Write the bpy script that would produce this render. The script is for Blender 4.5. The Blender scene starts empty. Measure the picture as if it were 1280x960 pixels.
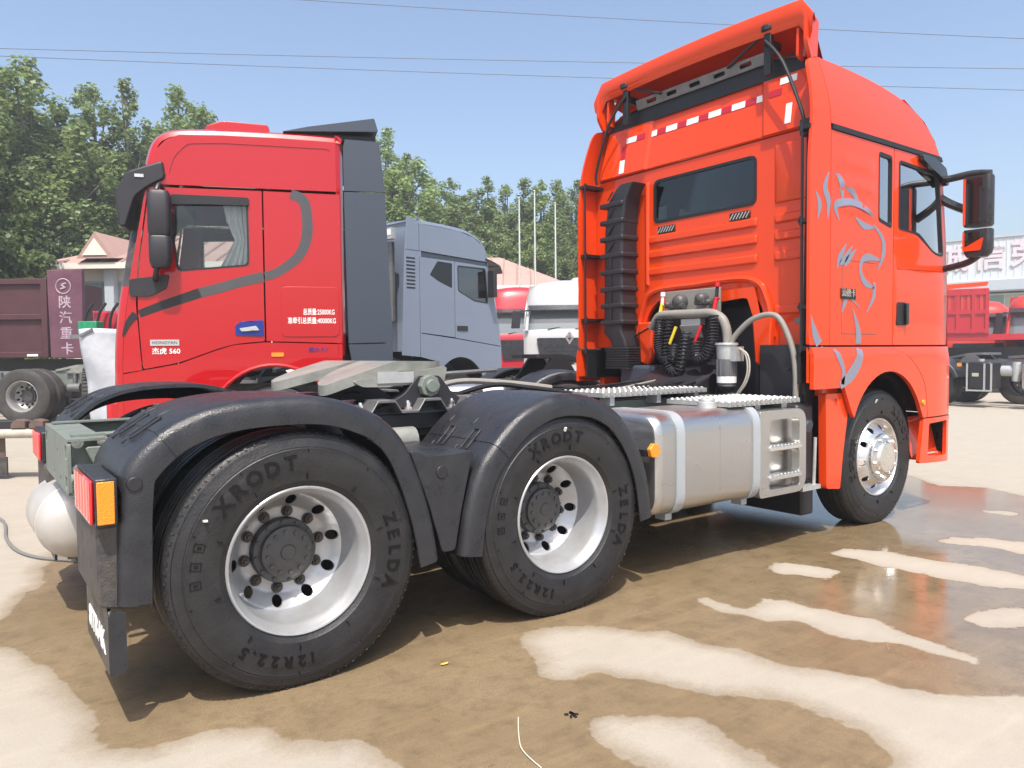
import bpy, bmesh, math, random
import numpy as np
from mathutils import Vector, Matrix
from mathutils.geometry import tessellate_polygon
R = math.radians
sc = bpy.context.scene
COL = sc.collection
random.seed(7)

# ------------------------------------------------------------ camera, sky, sun, exposure
cam_d = bpy.data.cameras.new('camera'); cam = bpy.data.objects.new('camera', cam_d); COL.objects.link(cam)
cam_d.sensor_width = 36.0; cam_d.lens = 26.485; cam_d.clip_start = 0.05; cam_d.clip_end = 3000
_y, _p, _r = 0.9379, -0.0409, -0.0096
_f = Vector((math.cos(_y) * math.cos(_p), math.sin(_y) * math.cos(_p), math.sin(_p)))
_s = _f.cross(Vector((0, 0, 1))).normalized(); _u = _s.cross(_f)
_s2 = _s * math.cos(_r) + _u * math.sin(_r); _u2 = _u * math.cos(_r) - _s * math.sin(_r)
cam.matrix_world = Matrix(((_s2.x, _u2.x, -_f.x, -1.1041), (_s2.y, _u2.y, -_f.y, -4.1881), (_s2.z, _u2.z, -_f.z, 1.3564), (0, 0, 0, 1)))
sc.camera = cam

SUN_ELEV, SUN_AZ = R(61), R(214)          # azimuth clockwise from +Y
w = bpy.data.worlds.new('World'); sc.world = w; w.use_nodes = True
wn = w.node_tree; wn.nodes.clear()
sky = wn.nodes.new('ShaderNodeTexSky'); sky.sky_type = 'NISHITA'; sky.sun_disc = False
sky.sun_elevation = SUN_ELEV; sky.sun_rotation = SUN_AZ; sky.altitude = 50
sky.air_density = 1.0; sky.dust_density = 3.8; sky.ozone_density = 1.2
bg = wn.nodes.new('ShaderNodeBackground'); bg.inputs[1].default_value = 0.15
wo = wn.nodes.new('ShaderNodeOutputWorld')
wn.links.new(sky.outputs[0], bg.inputs[0]); wn.links.new(bg.outputs[0], wo.inputs[0])
sun_d = bpy.data.lights.new('sun', 'SUN'); sun_d.energy = 3.5; sun_d.angle = R(0.55); sun_d.color = (1.0, 0.955, 0.88)
sun = bpy.data.objects.new('sun', sun_d); COL.objects.link(sun)
_sd = Vector((math.sin(SUN_AZ) * math.cos(SUN_ELEV), math.cos(SUN_AZ) * math.cos(SUN_ELEV), math.sin(SUN_ELEV)))
sun.rotation_euler = (-_sd).to_track_quat('-Z', 'Y').to_euler(); sun.location = _sd * 50
sc.view_settings.view_transform = 'Standard'; sc.view_settings.look = 'None'
sc.view_settings.gamma = 1.0; sc.view_settings.use_curve_mapping = False
sc.view_settings.exposure = 0.72

# ------------------------------------------------------------ materials
MATS = {}
def nd(t, kind, **kw):
    n = t.nodes.new(kind)
    for k, v in kw.items():
        setattr(n, k, v)
    return n
def mat(name, col, rough=0.5, metal=0.0, coat=0.0, var=0.0, vscale=8.0, vcol=None, bump=0.0, bscale=60.0, rvar=0.0, spec=0.5, sheen=None, stretch=None, coords='Object'):
    m = bpy.data.materials.new(name); m.use_nodes = True
    t = m.node_tree; b = t.nodes['Principled BSDF']; L = t.links
    b.inputs['Base Color'].default_value = (*col, 1); b.inputs['Roughness'].default_value = rough
    b.inputs['Metallic'].default_value = metal; b.inputs['Coat Weight'].default_value = coat
    b.inputs['Coat Roughness'].default_value = 0.03; b.inputs['Specular IOR Level'].default_value = spec
    tc = nd(t, 'ShaderNodeTexCoord')
    src = tc.outputs[coords]
    if stretch:
        mp = nd(t, 'ShaderNodeMapping'); mp.inputs['Scale'].default_value = stretch
        L.new(src, mp.inputs['Vector']); src = mp.outputs['Vector']
    if var or rvar:
        n = nd(t, 'ShaderNodeTexNoise'); n.inputs['Scale'].default_value = vscale; n.inputs['Detail'].default_value = 7; n.inputs['Roughness'].default_value = 0.62
        L.new(src, n.inputs['Vector'])
        rp = nd(t, 'ShaderNodeMapRange'); rp.inputs[1].default_value = 0.35; rp.inputs[2].default_value = 0.72
        L.new(n.outputs['Fac'], rp.inputs[0])
        if var:
            mx = nd(t, 'ShaderNodeMix', data_type='RGBA')
            mx.inputs[6].default_value = (*col, 1); mx.inputs[7].default_value = (*(vcol or [c * 0.5 for c in col]), 1)
            mu = nd(t, 'ShaderNodeMath', operation='MULTIPLY'); mu.inputs[1].default_value = var
            L.new(rp.outputs[0], mu.inputs[0]); L.new(mu.outputs[0], mx.inputs[0]); L.new(mx.outputs[2], b.inputs['Base Color'])
        if rvar:
            ma = nd(t, 'ShaderNodeMath', operation='MULTIPLY_ADD'); ma.inputs[1].default_value = rvar; ma.inputs[2].default_value = rough
            L.new(rp.outputs[0], ma.inputs[0]); L.new(ma.outputs[0], b.inputs['Roughness'])
    if bump:
        n2 = nd(t, 'ShaderNodeTexNoise'); n2.inputs['Scale'].default_value = bscale; n2.inputs['Detail'].default_value = 4
        L.new(src, n2.inputs['Vector'])
        bp = nd(t, 'ShaderNodeBump'); bp.inputs['Strength'].default_value = bump; bp.inputs['Distance'].default_value = 0.02
        L.new(n2.outputs['Fac'], bp.inputs['Height']); L.new(bp.outputs[0], b.inputs['Normal'])
    MATS[name] = m
    return m
DUST = (0.22, 0.18, 0.13)
mat('orange', (0.70, 0.050, 0.003), 0.30, coat=0.75, spec=0.15, var=0.25, vscale=1.6, vcol=(0.58, 0.05, 0.008), bump=0.03, bscale=2.5)
mat('red', (0.41, 0.002, 0.005), 0.30, coat=1.0, spec=0.2, var=0.08, vscale=1.2, vcol=(0.5, 0.01, 0.012), bump=0.03, bscale=2.0)
mat('slate', (0.036, 0.048, 0.068), 0.42, coat=0.2, var=0.15, vscale=2, vcol=(0.046, 0.058, 0.078))
mat('greyblue', (0.17, 0.205, 0.27), 0.35, coat=0.6, var=0.1, vscale=2)
mat('white_paint', (0.44, 0.44, 0.435), 0.35, coat=0.5, var=0.08, vscale=3)
mat('crimson', (0.40, 0.008, 0.02), 0.35, coat=0.6, var=0.1, vscale=2)
mat('salmon', (0.50, 0.035, 0.025), 0.45, coat=0.3, var=0.2, vscale=2)
mat('maroon', (0.055, 0.013, 0.019), 0.6, var=0.4, vscale=3, vcol=(0.085, 0.034, 0.036))
mat('maroon_light', (0.085, 0.026, 0.052), 0.6, var=0.6, vscale=2.2, vcol=(0.18, 0.075, 0.09))
mat('plastic', (0.016, 0.017, 0.021), 0.24, var=0.6, vscale=9, vcol=(0.036, 0.036, 0.039), bump=0.18, bscale=160, rvar=0.28)
mat('plastic_dusty', (0.032, 0.032, 0.036), 0.6, var=0.8, vscale=14, vcol=(0.12, 0.10, 0.075), bump=0.3, bscale=160)
mat('plastic_dark', (0.016, 0.015, 0.019), 0.45, var=0.3, vscale=6, vcol=(0.035, 0.032, 0.035))
mat('rubber', (0.010, 0.010, 0.012), 0.42, var=0.75, vscale=7, vcol=(0.026, 0.025, 0.024), bump=0.15, bscale=90, rvar=0.2)
mat('rubber_letter', (0.005, 0.005, 0.006), 0.34, spec=0.3)
mat('rubber_old', (0.030, 0.028, 0.027), 0.75, var=0.8, vscale=6, vcol=(0.068, 0.06, 0.053))
mat('rim', (0.48, 0.49, 0.51), 0.32, metal=0.5, var=0.6, vscale=7, vcol=(0.33, 0.32, 0.30))
mat('alu', (0.80, 0.79, 0.77), 0.20, metal=1.0, rvar=0.15, vscale=6, stretch=(1, 1, 12))
mat('alu_polish', (0.78, 0.78, 0.78), 0.28, metal=1.0, rvar=0.1, vscale=10)
mat('tank', (0.56, 0.55, 0.53), 0.27, metal=0.95, rvar=0.18, vscale=4, stretch=(1, 1, 8), var=0.3, vcol=(0.58, 0.56, 0.53))
mat('grate', (0.42, 0.42, 0.41), 0.5, metal=0.5, var=0.5, vscale=25, vcol=(0.25, 0.25, 0.24))
mat('galv', (0.55, 0.56, 0.55), 0.45, metal=0.6, var=0.5, vscale=20, vcol=(0.36, 0.36, 0.35))
mat('silver_dusty', (0.55, 0.53, 0.50), 0.42, metal=0.35, var=0.6, vscale=5, vcol=(0.42, 0.38, 0.33))
mat('steel', (0.20, 0.20, 0.20), 0.45, metal=0.5, var=0.5, vscale=14, vcol=(0.09, 0.085, 0.08))
mat('hub', (0.07, 0.07, 0.072), 0.5, metal=0.3, var=0.6, vscale=18, vcol=(0.12, 0.11, 0.10))
mat('nut', (0.055, 0.05, 0.048), 0.4, metal=0.5, var=0.6, vscale=30, vcol=(0.11, 0.085, 0.07))
mat('chassis', (0.14, 0.165, 0.145), 0.5, var=0.6, vscale=10, vcol=(0.22, 0.24, 0.21), bump=0.1)
mat('black', (0.010, 0.010, 0.012), 0.5)
mat('gloss_black', (0.008, 0.008, 0.009), 0.12, coat=0.5)
mat('grey_pipe', (0.24, 0.225, 0.20), 0.55, var=0.4, vscale=12, vcol=(0.16, 0.15, 0.13))
mat('greased', (0.17, 0.18, 0.16), 0.38, var=0.85, vscale=5, vcol=(0.34, 0.33, 0.30), bump=0.15, bscale=25)
mat('label_white', (0.72, 0.72, 0.70), 0.5)
mat('white_print', (0.80, 0.80, 0.78), 0.5)
mat('tape_red', (0.45, 0.012, 0.03), 0.35)
mat('tape_white', (0.80, 0.80, 0.80), 0.3)
mat('lens_red', (0.62, 0.010, 0.015), 0.12, coat=1.0)
mat('lens_rib', (0.80, 0.22, 0.20), 0.15, coat=1.0)
mat('amber', (0.85, 0.26, 0.006), 0.22, coat=0.6, bump=0.3, bscale=180)
mat('strap', (0.40, 0.43, 0.45), 0.4, metal=0.3, var=0.3, vscale=15, vcol=(0.42, 0.44, 0.46))
mat('board_print', (0.46, 0.38, 0.43), 0.6, var=0.7, vscale=5, vcol=(0.24, 0.12, 0.17))
mat('graphic', (0.19, 0.20, 0.26), 0.35, coat=0.5)
mat('stripe_grey', (0.062, 0.058, 0.062), 0.35, coat=0.5, var=0.5, vscale=1.5, vcol=(0.035, 0.032, 0.036))
mat('rim_old', (0.34, 0.34, 0.34), 0.45, metal=0.4, var=0.6, vscale=8, vcol=(0.2, 0.19, 0.18))
mat('red_part', (0.60, 0.01, 0.02), 0.4)
mat('yellow_part', (0.75, 0.52, 0.03), 0.4)
mat('blue_part', (0.004, 0.02, 0.20), 0.2, coat=0.3)
mat('green_box', (0.01, 0.22, 0.10), 0.5)
mat('curtain', (0.80, 0.78, 0.75), 0.8, var=0.4, vscale=12, vcol=(0.45, 0.44, 0.43))
mat('interior', (0.05, 0.05, 0.055), 0.8)
mat('interior_light', (0.22, 0.22, 0.22), 0.8)
mat('sheet', (0.46, 0.49, 0.53), 0.5, bump=0.5, bscale=9, var=0.3, vscale=4)
mat('rust', (0.14, 0.09, 0.07), 0.8, var=0.8, vscale=9, vcol=(0.07, 0.05, 0.045), bump=0.3)
mat('pipe_beige', (0.42, 0.38, 0.32), 0.6, var=0.4, vscale=8)
mat('wall_cream', (0.72, 0.68, 0.60), 0.8, var=0.2, vscale=2)
mat('roof_pink', (0.40, 0.255, 0.22), 0.8, var=0.5, vscale=3, vcol=(0.33, 0.20, 0.17))
mat('wall_white', (0.58, 0.61, 0.63), 0.5, var=0.12, vscale=1.0)
mat('wall_grey', (0.42, 0.46, 0.50), 0.6)
mat('pane_cream', (0.42, 0.42, 0.33), 0.25)
mat('pane_green', (0.20, 0.30, 0.28), 0.2)
mat('screen_sky_grey', (0.16, 0.18, 0.19), 0.12, coat=1.0)  # sky reflection on the far windscreens, put into a grey base colour
mat('sign_red', (0.64, 0.52, 0.56), 0.6, var=0.6, vscale=3, vcol=(0.70, 0.64, 0.66))
mat('bark', (0.14, 0.12, 0.09), 0.9, bump=0.5, bscale=12)
mat('pole', (0.58, 0.62, 0.58), 0.45, metal=0.4)
mat('wire', (0.10, 0.11, 0.13), 0.6)
mat('hose_grey', (0.16, 0.155, 0.15), 0.6)
mat('pale_wire', (0.62, 0.56, 0.45), 0.5)
mat('yellow_leaf', (0.72, 0.45, 0.08), 0.7)
mat('fan_grey', (0.13, 0.13, 0.135), 0.4, var=0.3, vscale=10)

def glass_mat(name, tint, refl=1.0, rough=0.015):
    m = bpy.data.materials.new(name); m.use_nodes = True; t = m.node_tree; t.nodes.clear(); L = t.links
    o = nd(t, 'ShaderNodeOutputMaterial'); tr = nd(t, 'ShaderNodeBsdfTransparent'); tr.inputs[0].default_value = (*tint, 1)
    gl = nd(t, 'ShaderNodeBsdfGlossy'); gl.inputs['Roughness'].default_value = rough; gl.inputs[0].default_value = (0.95, 0.97, 1, 1)
    fr = nd(t, 'ShaderNodeFresnel'); fr.inputs[0].default_value = 1.5
    mu = nd(t, 'ShaderNodeMath', operation='MULTIPLY'); mu.inputs[1].default_value = refl; mu.use_clamp = True
    mx = nd(t, 'ShaderNodeMixShader'); L.new(fr.outputs[0], mu.inputs[0]); L.new(mu.outputs[0], mx.inputs[0])
    L.new(tr.outputs[0], mx.inputs[1]); L.new(gl.outputs[0], mx.inputs[2]); L.new(mx.outputs[0], o.inputs[0]); MATS[name] = m
glass_mat('glass_dark', (0.26, 0.31, 0.30), 1.5)
glass_mat('glass_screen', (0.06, 0.07, 0.075), 4.5, 0.05)
glass_mat('glass_side', (0.42, 0.50, 0.50), 5.5)
glass_mat('glass_clear', (0.86, 0.89, 0.89), 0.9)
glass_mat('plastic_bowl', (0.45, 0.45, 0.45), 1.2, 0.1)

def leaf_mat(name, c1, c2, c3):
    m = bpy.data.materials.new(name); m.use_nodes = True; t = m.node_tree; t.nodes.clear(); L = t.links
    o = nd(t, 'ShaderNodeOutputMaterial'); g = nd(t, 'ShaderNodeNewGeometry'); oi = nd(t, 'ShaderNodeObjectInfo')
    cr = nd(t, 'ShaderNodeValToRGB'); e = cr.color_ramp.elements
    e[0].color = (*c1, 1); e[1].color = (*c3, 1); q = cr.color_ramp.elements.new(0.55); q.color = (*c2, 1)
    L.new(g.outputs['Random Per Island'], cr.inputs[0])
    hs = nd(t, 'ShaderNodeHueSaturation'); mr = nd(t, 'ShaderNodeMapRange'); mr.inputs[3].default_value = 0.75; mr.inputs[4].default_value = 1.25
    L.new(oi.outputs['Random'], mr.inputs[0]); L.new(mr.outputs[0], hs.inputs['Value']); L.new(cr.outputs[0], hs.inputs['Color'])
    pb = nd(t, 'ShaderNodeBsdfPrincipled'); pb.inputs['Roughness'].default_value = 0.45
    tl = nd(t, 'ShaderNodeBsdfTranslucent'); mx = nd(t, 'ShaderNodeMixShader'); mx.inputs[0].default_value = 0.5
    L.new(hs.outputs[0], pb.inputs['Base Color']); L.new(hs.outputs[0], tl.inputs[0])
    L.new(pb.outputs[0], mx.inputs[1]); L.new(tl.outputs[0], mx.inputs[2]); L.new(mx.outputs[0], o.inputs[0]); MATS[name] = m
leaf_mat('leaf_poplar', (0.15, 0.22, 0.07), (0.225, 0.305, 0.105), (0.31, 0.385, 0.165))
leaf_mat('leaf_dark', (0.085, 0.135, 0.04), (0.14, 0.20, 0.06), (0.22, 0.275, 0.105))

# ------------------------------------------------------------ mesh helpers
def rnd_poly(pts, r, n=4):
    out = []; N = len(pts)
    for i in range(N):
        p = Vector((*pts[i], 0)).xy; a = Vector(pts[i - 1]).xy; c = Vector(pts[(i + 1) % N]).xy
        rr = r[i] if isinstance(r, (list, tuple)) else r
        d1 = (a - p); d2 = (c - p); l = min(rr, d1.length * 0.48, d2.length * 0.48)
        if l < 1e-4:
            out.append(tuple(p)); continue
        p1 = p + d1.normalized() * l; p2 = p + d2.normalized() * l
        for k in range(n + 1):
            t = k / n
            q = p1 * (1 - t) ** 2 + p * 2 * t * (1 - t) + p2 * t * t
            out.append((q.x, q.y))
    return out
def circle(cx, cy, r, n=24, ry=None, ph=0.0):
    return [(cx + r * math.cos(2 * math.pi * k / n + ph), cy + (ry or r) * math.sin(2 * math.pi * k / n + ph)) for k in range(n)]
def rect(x0, x1, y0, y1):
    return [(x0, y0), (x1, y0), (x1, y1), (x0, y1)]
def spline(pts, n=6):
    P = [Vector(p) for p in pts]; out = []
    for i in range(len(P) - 1):
        a = P[max(i - 1, 0)]; b = P[i]; c = P[i + 1]; d = P[min(i + 2, len(P) - 1)]
        for k in range(n):
            t = k / n
            out.append(0.5 * ((2 * b) + (c - a) * t + (2 * a - 5 * b + 4 * c - d) * t * t + (3 * b - a - 3 * c + d) * t ** 3))
    out.append(P[-1]); return out

class MB:
    def __init__(s): s.v = []; s.f = []
    def add(s, v, f):
        o = len(s.v); s.v += [tuple(p) for p in v]; s.f += [tuple(i + o for i in q) for q in f]; return s
    def box(s, x0, x1, y0, y1, z0, z1):
        return s.add([(x0, y0, z0), (x1, y0, z0), (x1, y1, z0), (x0, y1, z0), (x0, y0, z1), (x1, y0, z1), (x1, y1, z1), (x0, y1, z1)],
                     [(0, 3, 2, 1), (4, 5, 6, 7), (0, 1, 5, 4), (1, 2, 6, 5), (2, 3, 7, 6), (3, 0, 4, 7)])
    def cbox(s, c, d, M=None):
        v = []
        for sx, sy, sz in ((-1, -1, -1), (1, -1, -1), (1, 1, -1), (-1, 1, -1), (-1, -1, 1), (1, -1, 1), (1, 1, 1), (-1, 1, 1)):
            p = Vector((sx * d[0] / 2, sy * d[1] / 2, sz * d[2] / 2))
            if M is not None: p = M @ p
            v.append(p + Vector(c))
        return s.add(v, [(0, 3, 2, 1), (4, 5, 6, 7), (0, 1, 5, 4), (1, 2, 6, 5), (2, 3, 7, 6), (3, 0, 4, 7)])
    def prism(s, poly, axis, a, b):
        def mp(p, h):
            return (h, p[0], p[1]) if axis == 'x' else (p[0], h, p[1]) if axis == 'y' else (p[0], p[1], h)
        n = len(poly); v = [mp(p, a) for p in poly] + [mp(p, b) for p in poly]
        f = [tuple(range(n)), tuple(range(2 * n - 1, n - 1, -1))] + [(i, (i + 1) % n, n + (i + 1) % n, n + i) for i in range(n)]
        return s.add(v, f)
    def cyl(s, p0, p1, r0, r1=None, n=16, caps=True):
        r1 = r0 if r1 is None else r1
        p0 = Vector(p0); p1 = Vector(p1); d = (p1 - p0).normalized()
        a = d.orthogonal().normalized(); b = d.cross(a); v = []
        for p, r in ((p0, r0), (p1, r1)):
            v += [p + (a * math.cos(2 * math.pi * k / n) + b * math.sin(2 * math.pi * k / n)) * r for k in range(n)]
        f = [(k, (k + 1) % n, n + (k + 1) % n, n + k) for k in range(n)]
        if caps: f += [tuple(range(n - 1, -1, -1)), tuple(range(n, 2 * n))]
        return s.add(v, f)
    def tube(s, pts, r, n=8, caps=True):
        P = [Vector(p) for p in pts]; N = len(P); rr = r if isinstance(r, (list, tuple)) else [r] * N
        v = []; prev = None
        for i in range(N):
            d = (P[min(i + 1, N - 1)] - P[max(i - 1, 0)]).normalized()
            if prev is None: a = d.orthogonal().normalized()
            else:
                a = prev - d * prev.dot(d)
                a = a.normalized() if a.length > 1e-6 else d.orthogonal().normalized()
            prev = a; b = d.cross(a)
            v += [P[i] + (a * math.cos(2 * math.pi * k / n) + b * math.sin(2 * math.pi * k / n)) * rr[i] for k in range(n)]
        f = [(i * n + k, i * n + (k + 1) % n, (i + 1) * n + (k + 1) % n, (i + 1) * n + k) for i in range(N - 1) for k in range(n)]
        if caps: f += [tuple(range(n - 1, -1, -1)), tuple(range((N - 1) * n, N * n))]
        return s.add(v, f)
    def lathe(s, prof, o, axis, n=48, closed=False):
        d = Vector(axis).normalized(); a = d.orthogonal().normalized(); b = d.cross(a); o = Vector(o); v = []
        for r, h in prof:
            v += [o + d * h + (a * math.cos(2 * math.pi * k / n) + b * math.sin(2 * math.pi * k / n)) * r for k in range(n)]
        m = len(prof)
        f = [(i * n + k, i * n + (k + 1) % n, ((i + 1) % m) * n + (k + 1) % n, ((i + 1) % m) * n + k) for i in range(m if closed else m - 1) for k in range(n)]
        return s.add(v, f)
    def sweep(s, sec, frames, closed=True, caps=True):
        # frames: list of functions sec point -> xyz
        n = len(sec); v = []
        for fr in frames: v += [fr(p) for p in sec]
        m = len(frames)
        f = [(i * n + k, i * n + (k + 1) % n, (i + 1) * n + (k + 1) % n, (i + 1) * n + k) for i in range(m - 1) for k in range(n if closed else n - 1)]
        if closed and caps: f += [tuple(range(n - 1, -1, -1)), tuple(range((m - 1) * n, m * n))]
        return s.add(v, f)
    def plate(s, outline, fn, t, holes=(), ca=0, cb=0):
        loops = [[Vector((*p, 0)) for p in outline]] + [[Vector((*p, 0)) for p in h] for h in holes]
        tris = tessellate_polygon(loops)
        flat = [p for l in loops for p in l]
        bm = bmesh.new(); vs = [bm.verts.new(p) for p in flat]
        for q in tris:
            try: bm.faces.new([vs[i] for i in q])
            except ValueError: pass
        for ax, st in ((0, ca), (1, cb)):
            if not st: continue
            lo = min(p[ax] for p in outline); hi = max(p[ax] for p in outline); c = math.floor(lo / st) * st + st
            while c < hi - 1e-5:
                no = (1, 0, 0) if ax == 0 else (0, 1, 0); co = (c, 0, 0) if ax == 0 else (0, c, 0)
                bmesh.ops.bisect_plane(bm, geom=bm.verts[:] + bm.edges[:] + bm.faces[:], dist=1e-5, plane_co=co, plane_no=no); c += st
        bm.verts.index_update(); N = len(bm.verts)
        v = [fn(p.co.x, p.co.y, 0) for p in bm.verts] + [fn(p.co.x, p.co.y, t) for p in bm.verts]
        f = [tuple(x.index for x in q.verts) for q in bm.faces] + [tuple(x.index + N for x in reversed(q.verts)) for q in bm.faces]
        for e in bm.edges:
            if len(e.link_faces) == 1:
                i, j = e.verts[0].index, e.verts[1].index; f.append((i, j, j + N, i + N))
        bm.free(); return s.add(v, f)
    def xf(s, M):
        s.v = [tuple(M @ Vector(p)) for p in s.v]; return s
    def mesh(s, name, m, smooth=38, keep=False):
        me = bpy.data.meshes.new(name); me.from_pydata(s.v, [], s.f)
        if not keep:
            bm = bmesh.new(); bm.from_mesh(me); bmesh.ops.recalc_face_normals(bm, faces=bm.faces[:]); bm.to_mesh(me); bm.free()
        for k in (m if isinstance(m, (list, tuple)) else [m]): me.materials.append(MATS[k])
        if smooth:
            me.polygons.foreach_set('use_smooth', [True] * len(me.polygons)); me.set_sharp_from_angle(angle=R(smooth))
        me.update(); return me
    def build(s, name, m, parent=None, bevel=0.0, segs=2, smooth=38, label=None, keep=False):
        return link(name, s.mesh(name, m, smooth, keep), parent, bevel, segs, label)
def link(name, me, parent=None, bevel=0.0, segs=2, label=None):
    o = bpy.data.objects.new(name, me); COL.objects.link(o)
    if parent is not None: o.parent = parent
    if bevel:
        b = o.modifiers.new('bevel', 'BEVEL'); b.width = bevel; b.segments = segs; b.limit_method = 'ANGLE'; b.angle_limit = R(40); b.harden_normals = False
    if label: o['label'] = label
    return o
def tag(o, label, cat, group=None, kind=None):
    o['label'] = label; o['category'] = cat
    if group: o['group'] = group
    if kind: o['kind'] = kind
    return o
def thing(name, label, cat, loc=(0, 0, 0), rz=0.0, group=None):
    o = bpy.data.objects.new(name, None); COL.objects.link(o); o.empty_display_size = 0.2
    o.location = loc; o.rotation_euler = (0, 0, rz); return tag(o, label, cat, group)
def holder(name, parent, loc=(0, 0, 0), rot=(0, 0, 0)):
    o = bpy.data.objects.new(name, None); COL.objects.link(o); o.parent = parent; o.location = loc; o.rotation_euler = rot; o.empty_display_size = 0.1
    return o
_TC = {}
def text_raw(s, depth=0.0, bold=0.0):
    k = (s, depth, bold)
    if k not in _TC:
        cu = bpy.data.curves.new('txt', 'FONT'); cu.body = s; cu.size = 1.0; cu.align_x = 'CENTER'; cu.align_y = 'CENTER'; cu.extrude = depth / 2; cu.offset = bold; cu.resolution_u = 3
        o = bpy.data.objects.new('txt', cu); COL.objects.link(o)
        dg = bpy.context.evaluated_depsgraph_get(); me = bpy.data.meshes.new_from_object(o.evaluated_get(dg))
        _TC[k] = ([tuple(v.co) for v in me.vertices], [tuple(p.vertices) for p in me.polygons])
        bpy.data.objects.remove(o); bpy.data.meshes.remove(me); bpy.data.curves.remove(cu)
    return _TC[k]
def text_mb(mb, s, size, o, xd, yd, depth=0.004, bold=0.0, sx=1.0):
    v, f = text_raw(s, depth / size, bold); o = Vector(o); xd = Vector(xd).normalized(); yd = Vector(yd).normalized(); zd = xd.cross(yd)
    return mb.add([o + xd * (p[0] * size * sx) + yd * (p[1] * size) + zd * (p[2] * size) for p in v], f)
def mirror_y(mb):
    q = MB(); q.v = [(x, -y, z) for x, y, z in mb.v]; q.f = [tuple(reversed(f)) for f in mb.f]; return q

# ------------------------------------------------------------ ground: one concrete sheet, hosed-down area still wet
WET = [(-1.36, 0.45), (-1.17, 0.44), (-0.97, 0.52), (-0.84, 0.94), (-0.73, 1.12), (-0.74, 1.4), (-0.6, 1.9), (-0.2, 2.2), (0.8, 2.4), (3, 2.3), (5.5, 1.7), (6.9, 0.9), (7.1, -0.05), (7.09, -0.25), (6.72, -0.7), (6.95, -1.01), (6.85, -1.25), (6.71, -1.5), (6.34, -2.72), (6.0, -3.9), (1.8, -4.0), (1.05, -3.4), (0.3, -2.6), (0.03, -2.11), (0.02, -2.01), (0.01, -1.91), (-0.01, -1.78), (-0.13, -1.71), (-0.21, -1.62), (-0.22, -1.5), (-0.35, -1.42), (-0.47, -1.38), (-0.61, -1.38), (-0.74, -1.3), (-0.75, -1.15), (-0.75, -0.9), (-0.79, -0.72), (-0.83, -0.4), (-0.89, -0.18), (-0.99, 0.04), (-1.17, 0.12), (-1.34, 0.08)]
DRY = [
  [(1.0, -1.38), (1.13, -1.32), (1.25, -1.36), (1.39, -1.44), (1.47, -1.58), (1.61, -1.72), (1.64, -1.93), (1.71, -2.1), (1.71, -2.23), (1.74, -2.32), (1.82, -2.46), (1.88, -2.6), (1.91, -2.72), (1.95, -2.82), (2.08, -2.97), (2.18, -3.04), (2.39, -3.26), (2.5, -3.7), (1.59, -3.68), (1.22, -3.2), (1.28, -3.0), (1.39, -2.93), (1.42, -2.88), (1.45, -2.81), (1.46, -2.71), (1.46, -2.61), (1.45, -2.52), (1.43, -2.44), (1.33, -2.34), (1.24, -2.3), (1.2, -2.17), (1.14, -2.03), (1.09, -1.95), (1.04, -1.85), (0.9, -1.85), (0.86, -1.81), (0.86, -1.72), (0.92, -1.58)],
  [(0.7, -2.16), (0.78, -2.17), (0.91, -2.25), (1.04, -2.37), (1.05, -2.43), (1.04, -2.5), (1.01, -2.59), (1.0, -2.7), (1.0, -2.76), (0.98, -2.91), (0.69, -2.74), (0.67, -2.52), (0.65, -2.43), (0.66, -2.33), (0.68, -2.24)],
  [(2.1, -1.46), (2.19, -1.51), (2.15, -1.7), (2.19, -1.77), (2.29, -1.77), (2.41, -1.7), (2.48, -1.84), (2.5, -2.06), (2.55, -2.24), (2.51, -2.42), (2.48, -2.58), (2.45, -2.76), (2.4, -2.77), (2.37, -2.67), (2.36, -2.49), (2.24, -2.33), (2.21, -2.19), (2.24, -2.0), (2.13, -1.88), (2.09, -1.77), (2.08, -1.57)],
  [(2.94, -1.39), (3.03, -1.34), (3.11, -1.34), (3.16, -1.5), (3.21, -1.69), (3.01, -1.7), (2.95, -1.55), (2.87, -1.46)],
  [(3.53, -1.39), (3.73, -1.42), (3.88, -1.61), (3.9, -1.91), (3.97, -2.19), (3.97, -2.41), (4.01, -2.64), (3.8, -2.7), (3.72, -2.5), (3.58, -2.35), (3.55, -2.08), (3.53, -1.79), (3.53, -1.56)],
  [(4.45, -1.71), (4.64, -1.71), (4.78, -1.92), (4.87, -2.09), (5.0, -2.33), (4.54, -2.47), (4.52, -2.21), (4.54, -1.97), (4.43, -1.78)],
  [(2.94, -2.51), (3.16, -2.53), (3.29, -2.59), (3.31, -2.64), (3.46, -2.8), (3.2, -2.89), (3.05, -2.73), (2.9, -2.64), (2.9, -2.56)],
  [(5.78, -1.44), (5.88, -1.58), (5.86, -1.71), (5.73, -1.7), (5.71, -1.53)]]
CRACK = [(0.26, -1.24), (0.25, -1.4), (0.27, -1.57), (0.26, -1.71), (0.3, -1.86), (0.3, -1.97), (0.26, -2.07), (0.27, -2.16), (0.2, -2.5), (0.25, -2.9)]
def sdf(poly, X, Y, closed=True):
    d = np.full(X.shape, 1e9); ins = np.zeros(X.shape, bool); n = len(poly)
    for i in range(n if closed else n - 1):
        ax, ay = poly[i]; bx, by = poly[(i + 1) % n]; ex, ey = bx - ax, by - ay
        t = np.clip(((X - ax) * ex + (Y - ay) * ey) / (ex * ex + ey * ey + 1e-12), 0, 1)
        d = np.minimum(d, (X - ax - t * ex) ** 2 + (Y - ay - t * ey) ** 2)
        c = ((ay > Y) != (by > Y)) & (X < ex * (Y - ay) / (ey if abs(ey) > 1e-9 else 1e-9) + ax); ins ^= c
    d = np.sqrt(d); return np.where(ins, d, -d) if closed else d
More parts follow.
